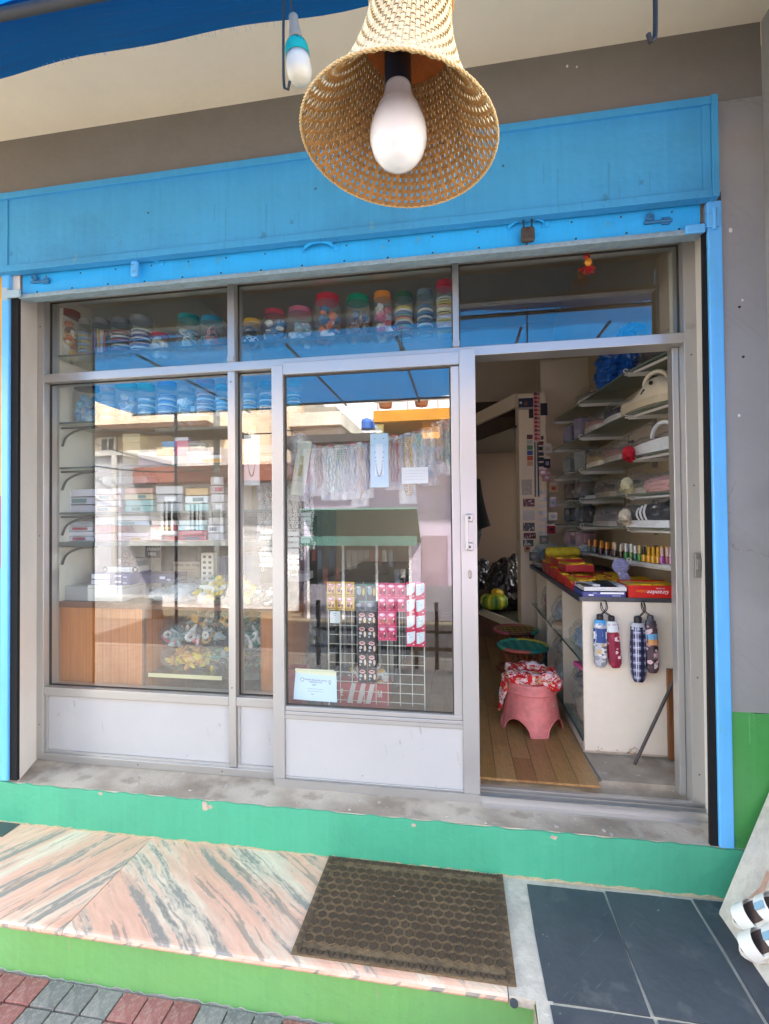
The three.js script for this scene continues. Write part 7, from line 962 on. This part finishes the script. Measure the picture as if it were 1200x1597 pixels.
  sach('magenta sachet sheet right of the middle of the wire grid', [-0.394, 0.59, -0.26, 0.865], 3, 4, pink, -0.087, (i, j) => i === 2 && j > 1);
  sach('white and pink sachet strip at the right edge of the wire grid', [-0.257, 0.566, -0.166, 0.87], 2, 4, whiteS, -0.085);
  const sl = thing('white_tag', 'small white tag under the gold sachets on the wire grid', 'tag', [0, 0, -0.09]); { const q = [-0.633, 0.665, -0.584, 0.724]; const m = part('tag', sheetUV(q[2] - q[0], q[3] - q[1]), printed(64, 80, (c) => { c.fillStyle = '#d5dcdc'; c.fillRect(0, 0, 64, 80); c.fillStyle = '#6f8a90'; c.fillRect(22, 14, 22, 4); c.fillRect(24, 28, 16, 3); }), sl); m.position.set((q[0] + q[2]) / 2, (q[1] + q[3]) / 2, 0); }
  const nt = thing('notice_sheet', 'pale blue printed notice taped low inside the sliding door glass', 'notice', [0, 0, 0.006]); { const q = [-0.786, 0.324, -0.574, 0.471], w = q[2] - q[0], h = q[3] - q[1]; const g = quad([0, 0, 0], [w, -0.004, 0], [w * 0.985, h * 0.93, 0.002], [0.012, h, 0.002], 10, 8, (p, u, v) => { p.z += 0.003 * Math.sin(u * 3.1) + 0.002 * Math.sin(v * 6); }); const m = part('paper', g, printed(512, 384, (c, W2, H2) => { c.fillStyle = '#c9dff2'; c.fillRect(0, 0, W2, H2); c.fillStyle = '#e3e2c4'; c.fillRect(0, 0, W2, 56); c.strokeStyle = '#3f4f66'; c.lineWidth = 5; c.beginPath(); c.arc(90, 132, 22, 0, 7); c.stroke(); c.beginPath(); c.moveTo(430, 166); c.lineTo(414, 130); c.lineTo(432, 112); c.lineTo(448, 134); c.closePath(); c.stroke(); c.fillStyle = '#44546c'; c.font = 'bold 24px serif'; c.textAlign = 'center'; c.fillText('TRADE REGISTRATION', 256, 134); c.fillText('CERTIFICATE', 256, 160); c.fillText('2021', 240, 192); c.fillRect(160, 232, 190, 3); c.fillRect(170, 262, 180, 3); c.beginPath(); c.arc(226, 290, 14, 0, 3.14); c.stroke(); }, 0.6), nt); m.position.set(q[0], q[1], 0); part('tape', [bx(w * 0.9, 0.012, 0.0006, q[0] + w / 2, q[3] - 0.006, 0.006)], std(0xd8d8b8, 0.3), nt); }
  const rc = thing('red_printed_carton', 'red carton with white slashes on the floor behind the wire grid', 'carton', [0, 0, -0.2]); { const q = [-0.623, 0.198, -0.365, 0.34], w = q[2] - q[0]; part('carton', [bb(q[0], 0, -0.12, q[2], q[3], 0)], std(0xb83a42, 0.5), rc); const m = part('front_print', sheetUV(w, 0.1, 0, 0, 0.001), printed(512, 128, (c) => { c.fillStyle = '#c23a46'; c.fillRect(0, 0, 512, 128); c.fillStyle = '#f0e0da'; for (const x of [90, 190, 280]) { c.beginPath(); c.moveTo(x, 128); c.lineTo(x + 50, 0); c.lineTo(x + 100, 0); c.lineTo(x + 50, 128); c.fill(); } c.font = 'bold 60px sans-serif'; c.fillText('E', 20, 84); c.fillText('M', 400, 84); }), rc); m.position.set((q[0] + q[2]) / 2, q[3] - 0.05, 0); }
  sBag('clear bag of pale ribbons on top of the red carton', [[-0.519, 0.335, -0.367, 0.387][0] + 0.04, [-0.519, 0.335, -0.367, 0.387][1], -0.26], 0.22, 0.08, 0.12, 41, [IV, OC, PK, IV], 10);
  solo('red_box', 'plain red box on the floor at the left edge of the sliding door glass', 'box', [bb(-0.06, 0, -0.1, 0.06, 0.4, 0, 0.003)], std(0xb0283c, 0.5), [[-0.875, 0.316, -0.18][0], 0, -0.18]);
  // glass showcase deeper in the shop
  const sc = thing('glass_showcase', 'dark glass showcase counter deep behind the sliding door, packed with hanging goods', 'showcase'); part('carcass', [bb(-0.86, 0, -2.2, -0.45, 0.76, -0.8)], worn(0x4a4846, 0.5, 0.6, 0.0005), sc); part('top', [bb(-0.9, 0.76, -2.2, -0.42, 0.775, -0.76)], std(0x8a8a8c, 0.2), sc); { const q = rng(6); for (let i = 0; i < 14; i++) part('hanging_sleeve', [bx(0.016, 0.5 + q() * 0.15, 0.03, -0.84 + i * 0.028, 0.42, -0.78)], flat([0x9a9a96, 0x3a3a3c, 0x6a6c68, 0xb8b6ae][i % 4], 0.4), sc); for (let i = 0; i < 30; i++) part('hanging_sleeve', [bx(0.02, 0.45 + q() * 0.18, 0.016, -0.44, 0.4, -0.84 - i * 0.045)], flat([0x9a9a96, 0x3a3a3c, 0x6a6c68, 0xb8b6ae][i % 4], 0.4), sc); }
  const wc = thing('white_tray_box', 'white tray box on the showcase top at the left of the sliding door glass', 'box', [-1.07, 0.644, -0.85].map((v, i) => i === 1 ? 0.776 : v)); part('box', [bx(0.16, 0.05, 0.2, 0, 0.025, 0, 0.004)], std(0xc9ced6, 0.5), wc);
  const gbag = (lab, x, z, w, h, s, hex) => { const g = thing('goods_bag', lab, 'bag of goods', [x, 0, z]); part('contents', [lump(w * 0.85, h * 0.85, w * 0.7, s, 0.3, 2, true, 7)], std(hex, 0.6), g); part('clear_bag', lump(w, h, w * 0.85, s + 3, 0.32, 2.6, true, 10), clear, g); };
  gbag('grey bag of goods on the floor behind the notice', [-0.885, 0.353, -0.5][0], -0.5, 0.36, 0.36, 5, 0x6f7478); gbag('bag of black and white goods on the floor behind the left of the wire grid', [-0.625, 0.341, -0.45][0], -0.45, 0.3, 0.34, 8, 0x8a8d92);
  gbag('dark bag of goods on the floor behind the chains', [-0.965, 0.509, -0.62][0], -0.62, 0.3, 0.6, 9, 0x3a3c40);
  // tassel on the transom
  const ta = thing('door_charm', 'small red and yellow tassel charm hanging over the doorway at the right transom pane', 'charm', [0.559, 2.294, 0.012]); part('string', [rod([0, 0.0, 0], [0.003, 0.1, 0.0], 0.0012, 4), bx(0.05, 0.018, 0.004, 0, 0.085, 0, 0.002)], std(0x8a2a28, 0.7), ta); part('bead', [new THREE.SphereGeometry(0.014, 14, 10).translate(-0.004, 0.004, 0)], std(0xb8322a, 0.4), ta); part('yellow_bead', [T(new THREE.SphereGeometry(0.016, 14, 10).scale(1, 1.1, 0.8), 0.002, -0.02, 0.002), T(tor(0.007, 0.003, 0.002, -0.02, 0.014))], std(0xd8902a, 0.45), ta); { const q = rng(4), L = []; for (let i = 0; i < 46; i++) { const a = q() * 3.14 + 3.14, l = 0.02 + q() * 0.022; L.push(rod([0, -0.036, 0], [Math.cos(a) * l, -0.04 + Math.sin(a) * l * 0.9, (q() - 0.5) * 0.02], 0.0011, 3)); } part('tassel', L, std(0xb81f1c, 0.7), ta); }
}

renderer.render(scene, camera);
